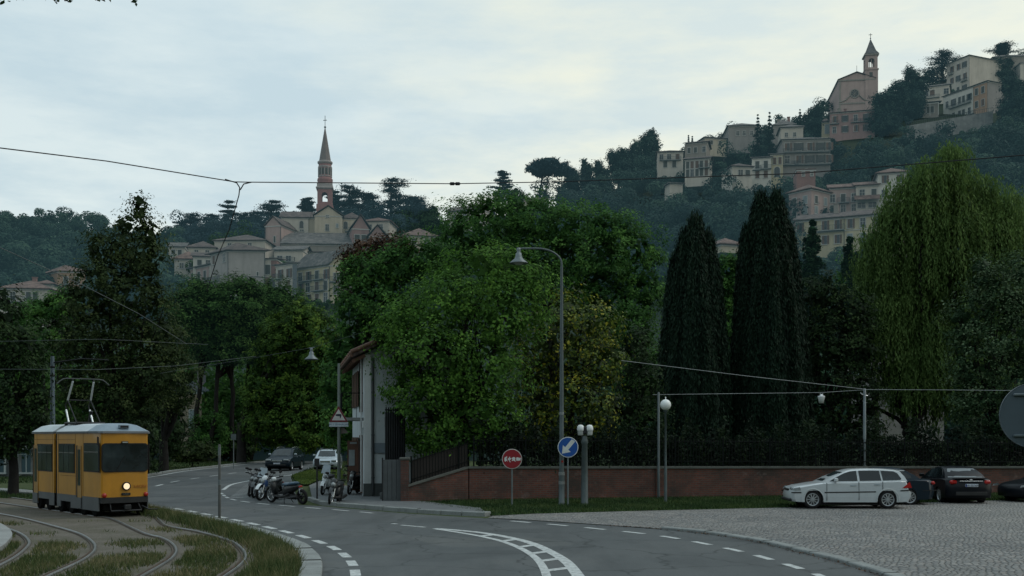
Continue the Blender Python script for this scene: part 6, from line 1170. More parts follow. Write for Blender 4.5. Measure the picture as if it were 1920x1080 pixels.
def foliage(name, lobes, mat, parent, base, dens=.9, per=26, rc=.42, size=.2, asp=.6, droop=0., cull=None, shell=(.72, 1.04), tone=.35, up=.45, zmin=None, inner=3.2):
    C, O = clumps(lobes, dens*2.6, rc, shell)
    if zmin is not None: k = C[:, 2] > zmin; C, O = C[k], O[k]
    back = C[:, 1] > np.average([l[0][1] for l in lobes])+.35*np.mean([l[1][1] for l in lobes]); keep = ~back | (RNG.random(len(C)) < .45); C, O = C[keep], O[keep]     # thinner on the side away from the road
    n = len(C); sc = RNG.uniform(.7, 1.3, n); pts = np.repeat(C, per, 0)+np.clip(RNG.normal(size=(n*per, 3)), -2.2, 2.2)*(rc*.55*np.repeat(sc, per))[:, None]*np.array((1, 1, .75))
    if droop: pts[:, 2] -= droop*RNG.random(n*per)**2
    nrm = np.repeat(O/np.linalg.norm(O, axis=1)[:, None], per, 0)*.95+RNG.normal(size=(n*per, 3))*.36+np.array((0, 0, up))
    rnd = np.repeat(RNG.normal(.43, .26, n), per)+RNG.normal(0, tone*.45, n*per); sz = size*RNG.uniform(.6, 1.3, n*per)
    IC, IO = clumps(lobes, inner, 0, (.40, .74), .05); m = len(IC)              # inner leaves in dark tones, crown shade put into their colour
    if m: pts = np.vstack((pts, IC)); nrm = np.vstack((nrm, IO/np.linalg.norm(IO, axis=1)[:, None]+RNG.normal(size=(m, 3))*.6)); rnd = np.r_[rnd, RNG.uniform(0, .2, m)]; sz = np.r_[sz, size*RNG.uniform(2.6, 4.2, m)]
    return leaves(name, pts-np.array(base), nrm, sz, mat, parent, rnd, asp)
def limb(mb, a, b, r0, r1, bend=.12, n=6):
    a, b = Vector(a), Vector(b); L = (b-a).length; o = Vector((random.uniform(-1, 1), random.uniform(-1, 1), random.uniform(-.3, .6)))*L*bend; pts = []
    for i in range(n+1): t = i/n; pts.append(a.lerp(b, t)+o*math.sin(PI*t)+Vector((random.uniform(-1, 1), random.uniform(-1, 1), 0))*r1*.8)
    mb.tube(pts, [r0+(r1-r0)*(i/n)**.8 for i in range(n+1)], 8); return pts
def tree(name, label, base_px, lobes_, Y, mat, trunk_r=.3, bark=None, z0=0, group=None, fork=.35, zfork=None, cat='tree', nlimb=9, lean=0, **kw):
    c = P(base_px, 900, Y); base = Vector((c.x, Y, z0)); t = thing(name, label, cat, base, 0, group); lobes = lobes_px(lobes_, Y) if not isinstance(lobes_[0][0], np.ndarray) else lobes_
    zt = max(l[0][2]+l[1][2] for l in lobes); H = zt-z0; zf = z0+H*fork if zfork is None else zfork; mb = MB(); top = Vector((lean, 0, zf-z0))
    mb.tube([(0, 0, -.3), (.02, 0, .15), (lean*.5+.05, 0, (zf-z0)*.5), tuple(top)], [trunk_r*1.45, trunk_r*1.1, trunk_r*.92, trunk_r*.8], 10)
    for l in sorted(lobes, key=lambda l: -np.prod(l[1]))[:nlimb]:
        e = Vector(l[0])-base; s = top*random.uniform(.7, 1.0); pts = limb(mb, s, s.lerp(e, .85), trunk_r*.45, trunk_r*.14)
        for k in range(3): q = pts[random.randint(2, 5)]; d_ = Vector(unit(1)[0]*l[1]*.75); limb(mb, q, e+d_, trunk_r*.13, .015, .1, 4)
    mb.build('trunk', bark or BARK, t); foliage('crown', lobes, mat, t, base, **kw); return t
# left of the road
tree('tree', 'dark leafy tree filling the left edge beside the grey building', 24, [(0, 590, 45, 50), (20, 650, 62, 60), (-20, 720, 70, 70), (42, 720, 42, 55), (15, 790, 52, 50), (60, 790, 24, 38), (-30, 640, 60, 80), (-60, 800, 70, 60), (5, 838, 40, 26), (50, 826, 26, 22), (72, 740, 22, 30)], 48, L_DK, .22, BARKD, fork=.22, size=.17, dens=1.5)
tree('tree', 'mid green tree below the white house at the left edge', 85, [(70, 592, 50, 40), (118, 572, 36, 30), (28, 622, 50, 40), (92, 640, 60, 50), (40, 680, 50, 40)], 112, L_MAP2, .3, BARKD, fork=.4, size=.32, dens=.8)
tree('tall_tree', 'tall dark tree with ragged pointed top rising behind the tram', 222, [(262, 392, 15, 26), (246, 425, 30, 32), (278, 440, 26, 36), (232, 470, 42, 42), (275, 490, 42, 48), (190, 470, 26, 40), (205, 530, 60, 50), (265, 560, 64, 54), (165, 570, 46, 60), (205, 620, 72, 56), (280, 640, 60, 60), (150, 650, 48, 60), (215, 700, 82, 56), (290, 706, 54, 50), (140, 715, 44, 48), (205, 760, 70, 36), (262, 762, 44, 30)], 68, L_OLV, .42, BARKD, fork=.26, size=.19, per=24, dens=.95, shell=(.6, 1.12))
tree('tree', 'smaller dark tree with forked trunk on the verge right of the tram', 306, [(318, 640, 36, 44), (300, 690, 44, 40), (340, 700, 34, 40), (310, 735, 52, 28), (345, 745, 30, 24)], 80, L_OLV, .36, BARKD, fork=.22, size=.19, dens=1.0)
def stone_pine(label, px, Y, cx, cy, rx, ry, trunks, mat=L_PINE, z0=0, bark=BARKD, group='umbrella pines beside the far road', lob_=None, **kw):
    s = Y/F; lob = []
    for k in range(32):
        a_ = random.uniform(-1, 1); e = math.sqrt(max(0, 1-a_*a_)); lob.append((cx+a_*rx*.82, cy-ry*.5*e+random.uniform(0, ry*.9), rx*.32, ry*.48))
    lob = lob_ or lob
    base = P(px, 900, Y); base.z = z0; t = thing('umbrella_pine', label, 'tree', base, 0, group); lobes = lobes_px(lob, Y, 1.6, .9); mb = MB()
    for i in range(trunks):
        b = Vector(((i-(trunks-1)/2)*1.9, random.uniform(-2, 2), -.2)); top = P(cx+(i-(trunks-1)/2)*rx*.30+(px-cx)*.5, cy+ry*.55, Y)-base; pts = limb(mb, b, top, .30, .17, .05, 8)
        for k in range(6): l = random.choice(lobes); limb(mb, pts[random.randint(5, 8)], Vector(l[0])-base, .17, .05, .1, 5)
    mb.build('trunk', bark, t); kw.setdefault('size', .34); kw.setdefault('per', 30); kw.setdefault('dens', .8); kw.setdefault('inner', 3.0); foliage('crown', lobes, mat, t, base, asp=.4, rc=.6, up=.9, **kw); return t
stone_pine('umbrella pine with broad dark crown and several bare trunks right of the tall tree', 398, 112, 415, 590, 90, 62, 3, lob_=[(362, 596, 40, 44), (385, 566, 46, 38), (425, 552, 52, 34), (462, 560, 46, 36), (410, 600, 60, 46), (455, 606, 56, 46), (368, 640, 44, 42), (420, 648, 60, 40), (475, 645, 46, 44), (440, 575, 60, 40)])
stone_pine('umbrella pine with lighter flat crown touching the yellow green tree', 446, 116, 510, 590, 70, 56, 2, lob_=[(480, 562, 44, 34), (515, 560, 46, 34), (545, 582, 34, 38), (500, 596, 54, 44), (540, 620, 36, 44), (490, 640, 50, 44), (525, 650, 40, 40)])
tree('tree', 'yellow green tree at the road bend behind the hanging lamp', 452, [(572, 610, 50, 45), (535, 640, 44, 50), (600, 660, 55, 60), (515, 690, 46, 56), (565, 720, 60, 60), (492, 740, 40, 56), (545, 790, 60, 46), (605, 750, 46, 70), (620, 805, 40, 36), (500, 800, 44, 36), (570, 825, 50, 22)], 105, L_YG, .45, BARKD, fork=.25, size=.28, per=26, dens=.9)
tree('tree', 'dark tree behind the white house with rust coloured top', 690, [(680, 520, 48, 44), (735, 500, 62, 48), (790, 490, 50, 46), (665, 580, 40, 60), (650, 650, 40, 60), (720, 580, 60, 60), (640, 720, 44, 60), (660, 790, 50, 60)], 64, L_MAP2, .4, BARKD, fork=.2, size=.22)
tree('shrub_tree', 'rust brown leaved treetop above the dark tree left of the maples', 690, [(690, 470, 36, 22), (740, 462, 36, 20), (655, 505, 16, 46), (720, 475, 40, 18)], 66.5, L_RUST, .25, BARKD, fork=.6, size=.22)
# the maples behind the wall
tree('maple', 'broad green maple behind, its crown stretching from the houses to the first cypress', 1040, [(885, 440, 66, 60), (960, 415, 84, 50), (1045, 430, 86, 50), (1125, 440, 72, 48), (1185, 475, 56, 56), (1205, 540, 46, 64), (980, 480, 80, 56), (1090, 500, 90, 62), (1150, 580, 80, 70), (1180, 640, 56, 60), (840, 480, 48, 50), (930, 392, 40, 26), (1000, 398, 36, 24), (1200, 700, 60, 80)], 70, L_MAP2, .55, BARKD, fork=.3, z0=1, size=.20, per=30, dens=1.05, shell=(.66, 1.1))
tree('maple', 'nearest bright green maple overhanging the white house and the corner of the wall', 860, [(905, 515, 62, 54), (965, 520, 48, 52), (860, 560, 80, 56), (790, 600, 74, 52), (945, 590, 76, 66), (744, 636, 42, 44), (820, 670, 90, 66), (900, 690, 90, 76), (774, 724, 46, 48), (800, 770, 74, 54), (890, 780, 86, 46), (770, 660, 60, 60), (1000, 540, 36, 50), (758, 612, 44, 40), (790, 815, 40, 34), (830, 825, 60, 36)], 44.4, L_MAP, .42, BARKD, fork=.25, z0=.9, size=.155, per=30, dens=1.7, shell=(.66, 1.1))
tree('young_maple', 'yellowing autumn maple right of the tall street lamp', 1060, [(1062, 590, 52, 46), (1110, 610, 48, 48), (1015, 640, 46, 52), (1075, 665, 62, 54), (1130, 680, 42, 56), (1010, 715, 52, 52), (1080, 745, 70, 56), (985, 740, 30, 40), (1030, 790, 46, 36), (1120, 770, 40, 44), (1005, 818, 20, 16)], 47.4, L_YEL, .2, BARKD, fork=.2, z0=1, size=.16, per=24, dens=1.5, shell=(.55, 1.12), tone=.5)
tree('tree', 'dark small leaved shrub tree between the yellow maple and the first cypress', 1195, [(1190, 650, 30, 40), (1205, 710, 38, 50), (1180, 770, 44, 50), (1215, 800, 40, 50), (1190, 830, 50, 34)], 49, L_DK, .16, BARKD, fork=.2, z0=1, size=.16, dens=1.6)
tree('evergreen_shrub', 'dark evergreen mass behind the railing under the maples', 900, [(820, 800, 60, 40), (900, 815, 70, 40), (980, 815, 60, 36), (1060, 825, 60, 36), (1130, 825, 60, 36), (760, 790, 40, 40)], 50.5, L_DK, .12, BARKD, fork=.3, z0=1, size=.18, dens=1.2, cat='shrub')
# cypresses: upright sprays over a spindle with several spires
def cypress(label, Y, spires, px, z0, group):
    base = P(px, 900, Y); base.z = z0; t = thing('cypress', label, 'tree', base, 0, group); s = Y/F; pts, rn, ax = [], [], []
    mb = MB(); mb.tube([(0, 0, -.3), (0, 0, 4), (0, 0, 10)], [.35, .3, .12], 8); mb.build('trunk', BARKD, t)
    for cx, top, rx, bot in spires:
        n = int(rx*(bot-top)*1.1); h = RNG.random(n)**.8; a_ = RNG.random(n)*2*PI; prof = np.minimum(1, (h*1.02+.012)**.54)*(1-.22*np.clip((h-.6)/.4, 0, 1))
        fl = 1+.10*np.sin(a_*9+cx)+.06*np.sin(a_*17+h*9); rr = rx*s*prof*fl*RNG.uniform(.82, 1.05, n); z = CH+(HY-(top+h*(bot-top)))*s
        x0 = (cx-960)*s; pts.append(np.c_[x0+rr*np.cos(a_), Y+rr*np.sin(a_)*.95, z]); rn.append(np.clip(.4+.15*np.sin(a_*9+cx)+RNG.normal(0, .15, n), 0, 1)); ax.append(np.c_[np.cos(a_), np.sin(a_), np.full(n, .35)])
    p = np.vstack(pts); A = np.vstack(ax); n = len(p); per = 13
    pp = np.repeat(p, per, 0)+RNG.normal(size=(n*per, 3))*np.array((.10, .10, .28)); nr = np.repeat(A, per, 0)+RNG.normal(size=(n*per, 3))*.5
    leaves('crown', pp-np.array(base), nr, .27*RNG.uniform(.6, 1.3, n*per), L_CYP, t, np.repeat(np.concatenate(rn), per)+RNG.normal(0, .12, n*per), .22, axis=np.array((0, 0, 1.0))); return t
CG = 'columnar cypresses behind the wall'
cypress('shorter columnar cypress, the one nearer the maples', 56, [(1304, 420, 32, 640), (1284, 450, 28, 700), (1326, 452, 30, 700), (1300, 436, 66, 885), (1270, 490, 38, 880), (1333, 490, 37, 880)], 1300, 1, CG)
cypress('taller and wider columnar cypress with two dark spires', 57, [(1426, 380, 36, 640), (1456, 376, 36, 640), (1400, 440, 28, 800), (1478, 440, 30, 800), (1442, 396, 74, 885), (1408, 500, 40, 880), (1482, 500, 40, 880)], 1440, 1, CG)
# tiered conifers
def spruce(label, px, top, bot, hw, Y, mat, z0=1, name='spruce', group=None, tiers=15, size=.3, per=60, droop=.25, bark=BARKD, irregular=.3, base_z=None, cone=1.0):
    s = Y/F; zt = CH+(HY-top)*s; zb = CH+(HY-bot)*s; base = P(px, 900, Y); base.z = z0 if base_z is None else base_z; t = thing(name, label, 'tree', base, 0, group)
    mb = MB(); mb.tube([(0, 0, -.5), (0, 0, zt-base.z-.2)], [max(.12, hw*s*.07), .02], 8); P_, R_ = [], []
    for k in range(tiers):
        f = (k+.4)/tiers; L0 = hw*s*f**cone; z = zt-(zt-zb)*f
        for j in range(int(5+6*f)):
            if RNG.random() < irregular*.35: continue
            a_ = RNG.random()*2*PI; L = L0*RNG.uniform(1-irregular, 1.1); e = np.array((math.cos(a_), math.sin(a_), -droop)); q = np.linspace(.12, 1, max(4, int(L/(.22*size/.3)))); w = .22*L*(1.2-q)
            if L > 1: mb.tube([(0, 0, z-base.z), tuple(np.array((0, 0, z-base.z))+e*L*.9)], [.05, .01], 5)
            m = max(3, int(per/10)); pp = np.repeat(np.array((base.x, Y, z))+np.outer(q*L, e), m, 0); ww = np.repeat(w, m); pp += np.c_[-math.sin(a_)*RNG.normal(size=len(pp))*ww, math.cos(a_)*RNG.normal(size=len(pp))*ww, RNG.normal(size=len(pp))*.17*L0**.5-np.abs(RNG.normal(size=len(pp)))*.05*L]
            P_.append(pp); R_.append(np.full(len(pp), RNG.normal(.45, .15)))
    mb.build('trunk', bark, t); p = np.vstack(P_); n = len(p); nr = RNG.normal(size=(n, 3))*.5+np.array((0, 0, 1.0))
    leaves('crown', p-np.array(base), nr, size*RNG.uniform(.6, 1.3, n), mat, t, np.concatenate(R_)+RNG.normal(0, .15, n), .45); return t
spruce('green fir with drooping tiers right of the taller cypress', 1524, 412, 650, 56, 66, L_FIR, tiers=17, size=.34, per=170, irregular=.45, cone=.62)
spruce('second green fir in front of the yellow house', 1594, 444, 650, 48, 68, L_FIR, tiers=15, size=.34, per=170, irregular=.45, cone=.62)
spruce('thin blue grey fir against the yellow house windows', 1620, 436, 560, 22, 110, L_CED, tiers=14, size=.4, per=60, z0=.5)
tree('tree', 'pale green tree seen between the two columnar cypresses', 1370, [(1366, 505, 26, 30), (1380, 540, 24, 34), (1356, 560, 24, 36), (1372, 610, 26, 44), (1368, 690, 26, 50)], 84, L_MAP2, .25, BARKD, fork=.3, z0=.5, size=.26, dens=.9)
tree('tree', 'dark broadleaved tree between the taller cypress and the willow', 1560, [(1540, 560, 44, 46), (1590, 590, 50, 50), (1545, 640, 50, 60), (1600, 660, 44, 60), (1560, 720, 60, 60), (1620, 740, 40, 50), (1540, 780, 50, 56), (1610, 810, 40, 26)], 60, L_DK, .25, BARKD, fork=.2, z0=1, size=.19, dens=1.2)
tree('tree', 'mid green tree below the yellow house left of the willow', 1640, [(1610, 520, 40, 36), (1650, 540, 46, 44), (1600, 570, 40, 40)], 82, L_MAP2, .3, BARKD, fork=.4, z0=.5, size=.25, dens=.9)
# willow: curtains of hanging leaves from arching limbs
def willow(label, Y, px, lobes_, strands, z0=1.0):
    base = P(px, 900, Y); base.z = z0; t = thing('willow', label, 'tree', base); lobes = lobes_px(lobes_, Y, .5, .8); mb = MB(); s = Y/F; strands *= 14
    for (a, b, r0) in (((0, 0, -.2), (-1.2, 0, 2.3), .55), ((-1.2, 0, 2.2), (-2.3, -.4, 4.6), .30), ((-1.0, 0, 2.0), (.2, .3, 5.2), .32), ((.2, .3, 5), (.8, .5, 9), .25), ((-2.2, -.4, 4.5), (-3.6, -.6, 8.5), .2), ((-1.1, 0, 2.2), (-3.0, .4, 3.4), .14)): limb(mb, a, b, r0, r0*.6, .08, 6)
    for l in lobes: limb(mb, (.3, .3, 6), Vector(l[0])-base, .16, .05, .12, 6)
    mb.build('trunk', BARKD, t); pts, rn, nr = [], [], []
    for c, r in lobes:
        n = int(strands*r[0]*r[1]/9); u = unit(n); u[:, 2] = np.abs(u[:, 2])*.9+.05; st = c+u*r*RNG.uniform(.45, 1.08, n)[:, None]
        for q in range(n):
            L = min(RNG.uniform(.35, 1.0)*r[2]*2.0, max(.6, st[q, 2]-z0-RNG.uniform(2.3, 4.0))); m = int(L/.085)+3; d = np.arange(m)*.085; sway = u[q, :2]*.55
            k = np.c_[st[q, 0]+sway[0]*(1-np.exp(-d*.9))+RNG.normal(0, .10, m), st[q, 1]+sway[1]*(1-np.exp(-d*.9))+RNG.normal(0, .10, m), st[q, 2]-d+.35*np.exp(-((d-.3)/.5)**2)]
            pts.append(k); rn.append(np.full(m, RNG.normal(.45, .2))+RNG.normal(0, .12, m)); nr.append(np.tile(np.r_[u[q, :2], .25], (m, 1))+RNG.normal(size=(m, 3))*.6)
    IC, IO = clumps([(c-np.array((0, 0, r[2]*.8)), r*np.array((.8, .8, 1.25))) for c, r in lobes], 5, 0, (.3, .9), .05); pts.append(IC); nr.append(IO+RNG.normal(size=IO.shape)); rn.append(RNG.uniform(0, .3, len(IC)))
    p = np.vstack(pts); leaves('crown', p-np.array(base), np.vstack(nr), .25*np.r_[RNG.uniform(.6, 1.3, len(p)-len(IC)), RNG.uniform(1.6, 3, len(IC))], L_WIL, t, np.concatenate(rn), .30, axis=np.array((0, 0, 1.0))); return t
willow('big weeping willow with hanging yellow green curtains at the right', 62, 1738, [(1780, 312, 34, 38), (1740, 360, 60, 56), (1815, 370, 50, 56), (1690, 430, 52, 60), (1765, 450, 70, 70), (1840, 450, 44, 64), (1660, 520, 44, 60), (1720, 540, 60, 74), (1800, 550, 60, 74), (1850, 560, 44, 74), (1650, 600, 40, 70), (1740, 640, 60, 70), (1830, 650, 60, 70), (1885, 400, 44, 56), (1900, 480, 50, 64), (1890, 570, 50, 70), (1700, 380, 40, 50), (1645, 470, 36, 50), (1770, 720, 80, 50), (1690, 700, 50, 50), (1772, 292, 12, 22), (1800, 300, 14, 20), (1725, 330, 16, 20), (1850, 352, 20, 24), (1668, 420, 18, 26)], 62)
willow('second smaller willow at the right edge behind the glossy tree', 72, 1900, [(1890, 410, 46, 50), (1930, 450, 50, 60), (1870, 500, 46, 70), (1925, 540, 60, 80)], 52)
tree('laurel_tree', 'glossy pale leaved tree at the right edge above the parked cars', 1870, [(1838, 520, 24, 40), (1870, 560, 50, 50), (1910, 520, 30, 52), (1820, 600, 46, 50), (1880, 640, 64, 60), (1930, 600, 50, 70), (1830, 680, 52, 56), (1900, 720, 66, 60), (1840, 750, 50, 50), (1930, 780, 60, 50), (1870, 790, 60, 40)], 52, L_LAU, .2, BARKD, fork=.15, z0=1, size=.15, per=26, dens=1.7, up=.8)
# hedge along the railing and low shrubs
L_HDG = LM('hedge', (.005, .011, .007), (.010, .022, .010), (.026, .044, .018))
def hedge(label, x0, x1, ya, yb, z, h, d, mat, name='hedge', cat='hedge'):
    n = int(abs(x1-x0)*d*h*330); u = RNG.random(n); p = np.c_[x0+(x1-x0)*u, ya+(yb-ya)*u+RNG.normal(0, d*.3, n), z+h*RNG.random(n)**.8*(1+.25*np.sin(u*37)+.15*np.sin(u*91))]; base = (x0, ya, z); t = thing(name, label, cat, base); o = leaves('foliage', p-np.array(base), RNG.normal(size=(n, 3))+np.array((0, -.4, .6)), .17*RNG.uniform(.6, 1.3, n), mat, t, np.clip(.4+.3*np.sin(u*60)+RNG.normal(0, .2, n), 0, 1), .6); return t
hedge('dark clipped hedge behind the railing right of the cypresses', 13, 28, 47.8, 51.2, 1.1, 1.8, 1.4, L_HDG); hedge('low dark hedge behind the railing under the maples', -1.4, 4.6, 43.9, 45.4, 1.1, 1.8, 1.2, L_HDG); hedge('dark undergrowth behind the railing below the cypresses', 4.5, 13, 45.6, 47.6, 1.1, 1.8, 1.2, L_HDG, 'undergrowth', 'shrub')
for i, (px, py, w, h_, mat, lab) in enumerate([(300, 800, 60, 50, L_DK, 'dark bushes under the forked tree right of the tram'), (395, 812, 40, 40, L_MAP2, 'green bush between the pine trunks'), (360, 845, 46, 18, L_OLV, 'low olive bush on the far verge'), (500, 840, 70, 24, L_DK, 'dark bushes behind the far road car'), (610, 845, 50, 26, L_DK, 'dark bushes behind the silver car'), (440, 830, 40, 30, L_DK, 'dark bush in the shade of the pines'), (250, 830, 50, 50, L_DK, 'dark bush hidden behind the tram front')]):
    Y = (88, 112, 92, 132, 142, 114, 72)[i]; z0 = 0; tree('bush', lab, px, [(px-w*.4, py+6, w*.5, h_*.9), (px+w*.35, py, w*.55, h_), (px, py+h_*.4, w*.9, h_*.7)], Y, mat, .06, BARKD, cat='bush', size=.26, dens=.8, fork=.2, nlimb=2)
# twigs of a tree overhead at the top left
tw_ = thing('overhanging_branch', 'few dark leaves of an overhanging branch at the top left corner', 'branch', P(120, -40, 9)); mb = MB(); bp = [P(-40, -30, 9), P(60, -22, 9), P(150, -18, 9), P(262, -14, 9.2)]; mb.tube([p-tw_.location for p in bp], [.03, .02, .012, .005], 6); mb.tube([P(252, -14, 9.2)-tw_.location, P(251, 3, 9.2)-tw_.location], [.004, .002], 5); mb.build('twig', BARKD, tw_)
lp = []
for px, py, n, sx_, sy_ in ((0, 0, 6, 6, 4), (36, -4, 8, 5, 4), (118, -4, 40, 13, 4), (190, -5, 16, 8, 4), (252, 6, 3, 2, 3), (70, -12, 30, 40, 5), (160, -12, 30, 40, 5)):
    for k in range(n): lp.append(P(px+random.gauss(0, sx_), py+random.gauss(0, sy_), 9+random.uniform(-.2, .2)))
lp = np.array([tuple(p-tw_.location) for p in lp]); leaves('foliage', lp, RNG.normal(size=lp.shape), .05*RNG.uniform(.7, 1.3, len(lp)), L_DK, tw_, None, .5)
# ------------------------------------------------------------------ hill woods
def blocked(px, py_b, r, h, Y):
    for a, b, t, bs, HYy in HOUSES:
        if Y < HYy+1 and px+r > a and px-r < b and py_b-h < bs-(10 if bs > 330 else 7) and py_b > t: return True
    return False
def wood(name, label, px0, px1, n, mat, top, low, hr=(5, 10), leaf=.62, per=1.0, extra=0):
    pts, nrm, rn = [], [], []; cnt = 0; tries = 0
    while cnt < n and tries < n*30:
        tries += 1; px = RNG.uniform(px0, px1); pr = np.interp(px, RIDGE[:, 0], RIDGE[:, 1]); py = RNG.uniform(pr+top, low if low > 0 else pr-low); Y = hill_at(px, py); h = RNG.uniform(*hr); s = F/Y; hh = h*s; r = h*RNG.uniform(.36, .52)*s
        if blocked(px, py, r*.85, hh, Y):
            h *= .45; hh *= .45; r *= .5
            if blocked(px, py, r*.85, hh, Y): continue
        c = np.array(P(px, py, Y)); c[2] = hill(np.array([c[0]]), np.array([Y]))[0]; R_ = r/s; m = max(300, int(620*per*(h/8)**2))
        k = RNG.integers(3, 6); cc = c+np.array((0, 0, h*.55))+RNG.normal(size=(k, 3))*np.array((R_*.42, R_*.35, h*.20)); u = unit(m); u[:, 1] = -np.abs(u[:, 1])*RNG.choice([1, 1, 1, -.6], m); w = RNG.integers(0, k, m)
        lob = RNG.uniform(.5, .75, k); pts.append(cc[w]+u*(R_*lob[w])[:, None]*np.array((1, 1, h*.34/R_))*RNG.uniform(.8, 1.08, m)[:, None]); nrm.append(u*1.1+RNG.normal(size=(m, 3))*.25+np.array((0, 0, .35))); tone = RNG.normal(.45, .22); rn.append(np.clip(tone+RNG.normal(0, .14, m), 0, 1)); cnt += 1
    p = np.vstack(pts); o = leaves(name, p, np.vstack(nrm), leaf*RNG.uniform(.6, 1.35, len(p)), mat, None, np.concatenate(rn), .7); return tag(o, label, 'woodland', None, 'stuff')
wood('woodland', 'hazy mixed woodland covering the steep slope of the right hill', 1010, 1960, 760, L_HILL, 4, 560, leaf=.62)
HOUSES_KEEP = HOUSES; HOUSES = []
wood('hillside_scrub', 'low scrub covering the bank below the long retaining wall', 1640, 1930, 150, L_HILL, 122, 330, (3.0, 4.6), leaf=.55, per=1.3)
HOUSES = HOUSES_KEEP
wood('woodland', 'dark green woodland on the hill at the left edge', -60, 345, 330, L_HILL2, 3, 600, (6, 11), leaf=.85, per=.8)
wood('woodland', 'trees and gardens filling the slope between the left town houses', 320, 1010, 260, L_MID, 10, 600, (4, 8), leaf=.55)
def thicket(name, label, x0, x1, y0, y1, h, n, mat, leaf):
    pts, nrm, rn = [], [], []
    for i in range(n):
        X, Y = RNG.uniform(x0, x1), RNG.uniform(y0, y1); hh = h*RNG.uniform(.6, 1.15); r = hh*.45; m = 420; u = unit(m); u[:, 1] = -np.abs(u[:, 1]); zb = float(hill(np.array([X]), np.array([Y]))[0])
        pts.append(np.array((X, Y, zb+hh*.5))+u*np.array((r, r, hh*.55))*RNG.uniform(.7, 1.05, m)[:, None]); nrm.append(u+RNG.normal(size=(m, 3))*.5); rn.append(np.clip(RNG.normal(.35, .2)+RNG.normal(0, .15, m), 0, 1))
    p = np.vstack(pts); return tag(leaves(name, p, np.vstack(nrm), leaf*RNG.uniform(.6, 1.3, len(p)), mat, None, np.concatenate(rn), .7), label, 'thicket', None, 'stuff')
thicket('thicket', 'dark thicket closing the view at the foot of the left town hill', -66, -4, 119, 132, 10, 130, L_MAP2, .55)
thicket('thicket', 'dark thicket at the foot of the right hill behind the garden trees', 2, 100, 113, 128, 12, 150, L_FIR, .55)
# single trees one can tell apart on the skyline
def hill_tree(label, px, py_top, py_base, rx, mat, Y=None, name='hill_tree', lobes_=None, group=None):
    Y = Y or hill_at(px, py_base); h = py_base-py_top; s = Y/F; base = P(px, py_base, Y); t = thing(name, label, 'tree', base, 0, group); mb = MB(); top = h*s*.55
    L = lobes_ or [(px+RNG.uniform(-.5, .5)*rx, py_top+h*f, rx*q, h*.20) for f, q in ((.14, .36), (.26, .55), (.38, .62), (.55, .75), (.36, .5), (.70, .8), (.85, .8), (.62, .6))]; lobes = lobes_px(L, Y, .4, .9)
    mb.tube([(0, 0, -2), (0, 0, top*.6), (.2, 0, top)], [.5, .35, .2], 8)
    for l in lobes: limb(mb, (0, 0, top*.6), Vector(l[0])-base, .2, .06, .1, 5)
    mb.build('trunk', BARKF, t); foliage('crown', lobes, mat, t, base, dens=.34, per=24, rc=1.0, size=.6, asp=.6, inner=.7); return t
def cedar(label, px, top, bot, hw, Y, seed, tiers=9, group='dark cedars on the skyline', name='cedar', mat=None, z_=None):
    """flat irregular plates of foliage on long level limbs"""
    rg = np.random.default_rng(seed); s = Y/F; base = P(px, bot, Y); t = thing(name, label, 'tree', base, 0, group); H = (bot-top)*s; W_ = hw*s; mb = MB(); mb.tube([(0, 0, -3), (.15*W_*rg.normal()*.3, 0, H*.5), (0, 0, H*.97)], [W_*.07+.15, W_*.05+.1, .06], 7); pts = []
    for k in range(tiers):
        f = (k+.3)/tiers; z = H*(1-f*.86); env = W_*(.30+1.0*f**.7)*rg.uniform(.6, 1.25)
        for j in range(4 if k else 2):
            a_ = rg.random()*2*PI; L = env*rg.uniform(.35, 1.15); rise = rg.uniform(-.02, .34); e = np.array((math.cos(a_)*L, math.sin(a_)*L*.8, L*rise)); mb.tube([(0, 0, z-.3), tuple(np.array((0, 0, z))+e*.6+np.array((0, 0, .05*L))), tuple(np.array((0, 0, z))+e)], [.16, .10, .03], 5)
            for q in np.linspace(.22, 1.0, 5):
                n = int(46+20*rg.random()); c = np.array((0, 0, z+.25))+e*q; pts.append(c+rg.normal(size=(n, 3))*np.array((.95, .95, .20))*max(.5, min(1.5, W_*.16)))
    p = np.vstack(pts); leaves('crown', p, RNG.normal(size=p.shape)*.5+np.array((0, 0, 1.0)), .55*RNG.uniform(.6, 1.3, len(p)), mat or L_CED, t, None, .5); mb.build('trunk', BARKF, t); return t
wood('skyline_wood', 'dark evergreen belt on the skyline behind the left town', 325, 800, 150, L_CED, -2, -14, (6, 10), leaf=.6)
for i, (px, top, bot, hw, lab) in enumerate([(735, 337, 420, 34, 'tallest cedar with layered plates right of the brick steeple'), (656, 352, 420, 30, 'cedar directly right of the brick steeple'), (690, 366, 418, 28, 'lower cedar filling the gap between the two cedars right of the steeple'), (775, 372, 420, 30, 'cedar sloping off towards the saddle, last one right of the steeple'), (575, 374, 415, 18, 'cedar tips showing just left of the brick steeple'), (508, 378, 440, 26, 'cedar rising just left of the church roof'),
      (427, 378, 450, 20, 'tall narrow cedar crossed by the hanging wire'), (366, 404, 462, 34, 'broad cedar at the left end of the skyline group'), (398, 404, 462, 26, 'cedar second from the left end of the skyline group'), (460, 404, 452, 28, 'spreading cedar between the wire and the church'), (482, 400, 450, 18, 'small pointed cedar near the church corner'), (340, 418, 470, 20, 'outermost low cedar beside the tall tree'), (628, 360, 415, 16, 'cedar half hidden by the steeple')]):
    cedar(lab, px, top, bot, hw*1.25, 312+i*1.2, 100+i, tiers=7)
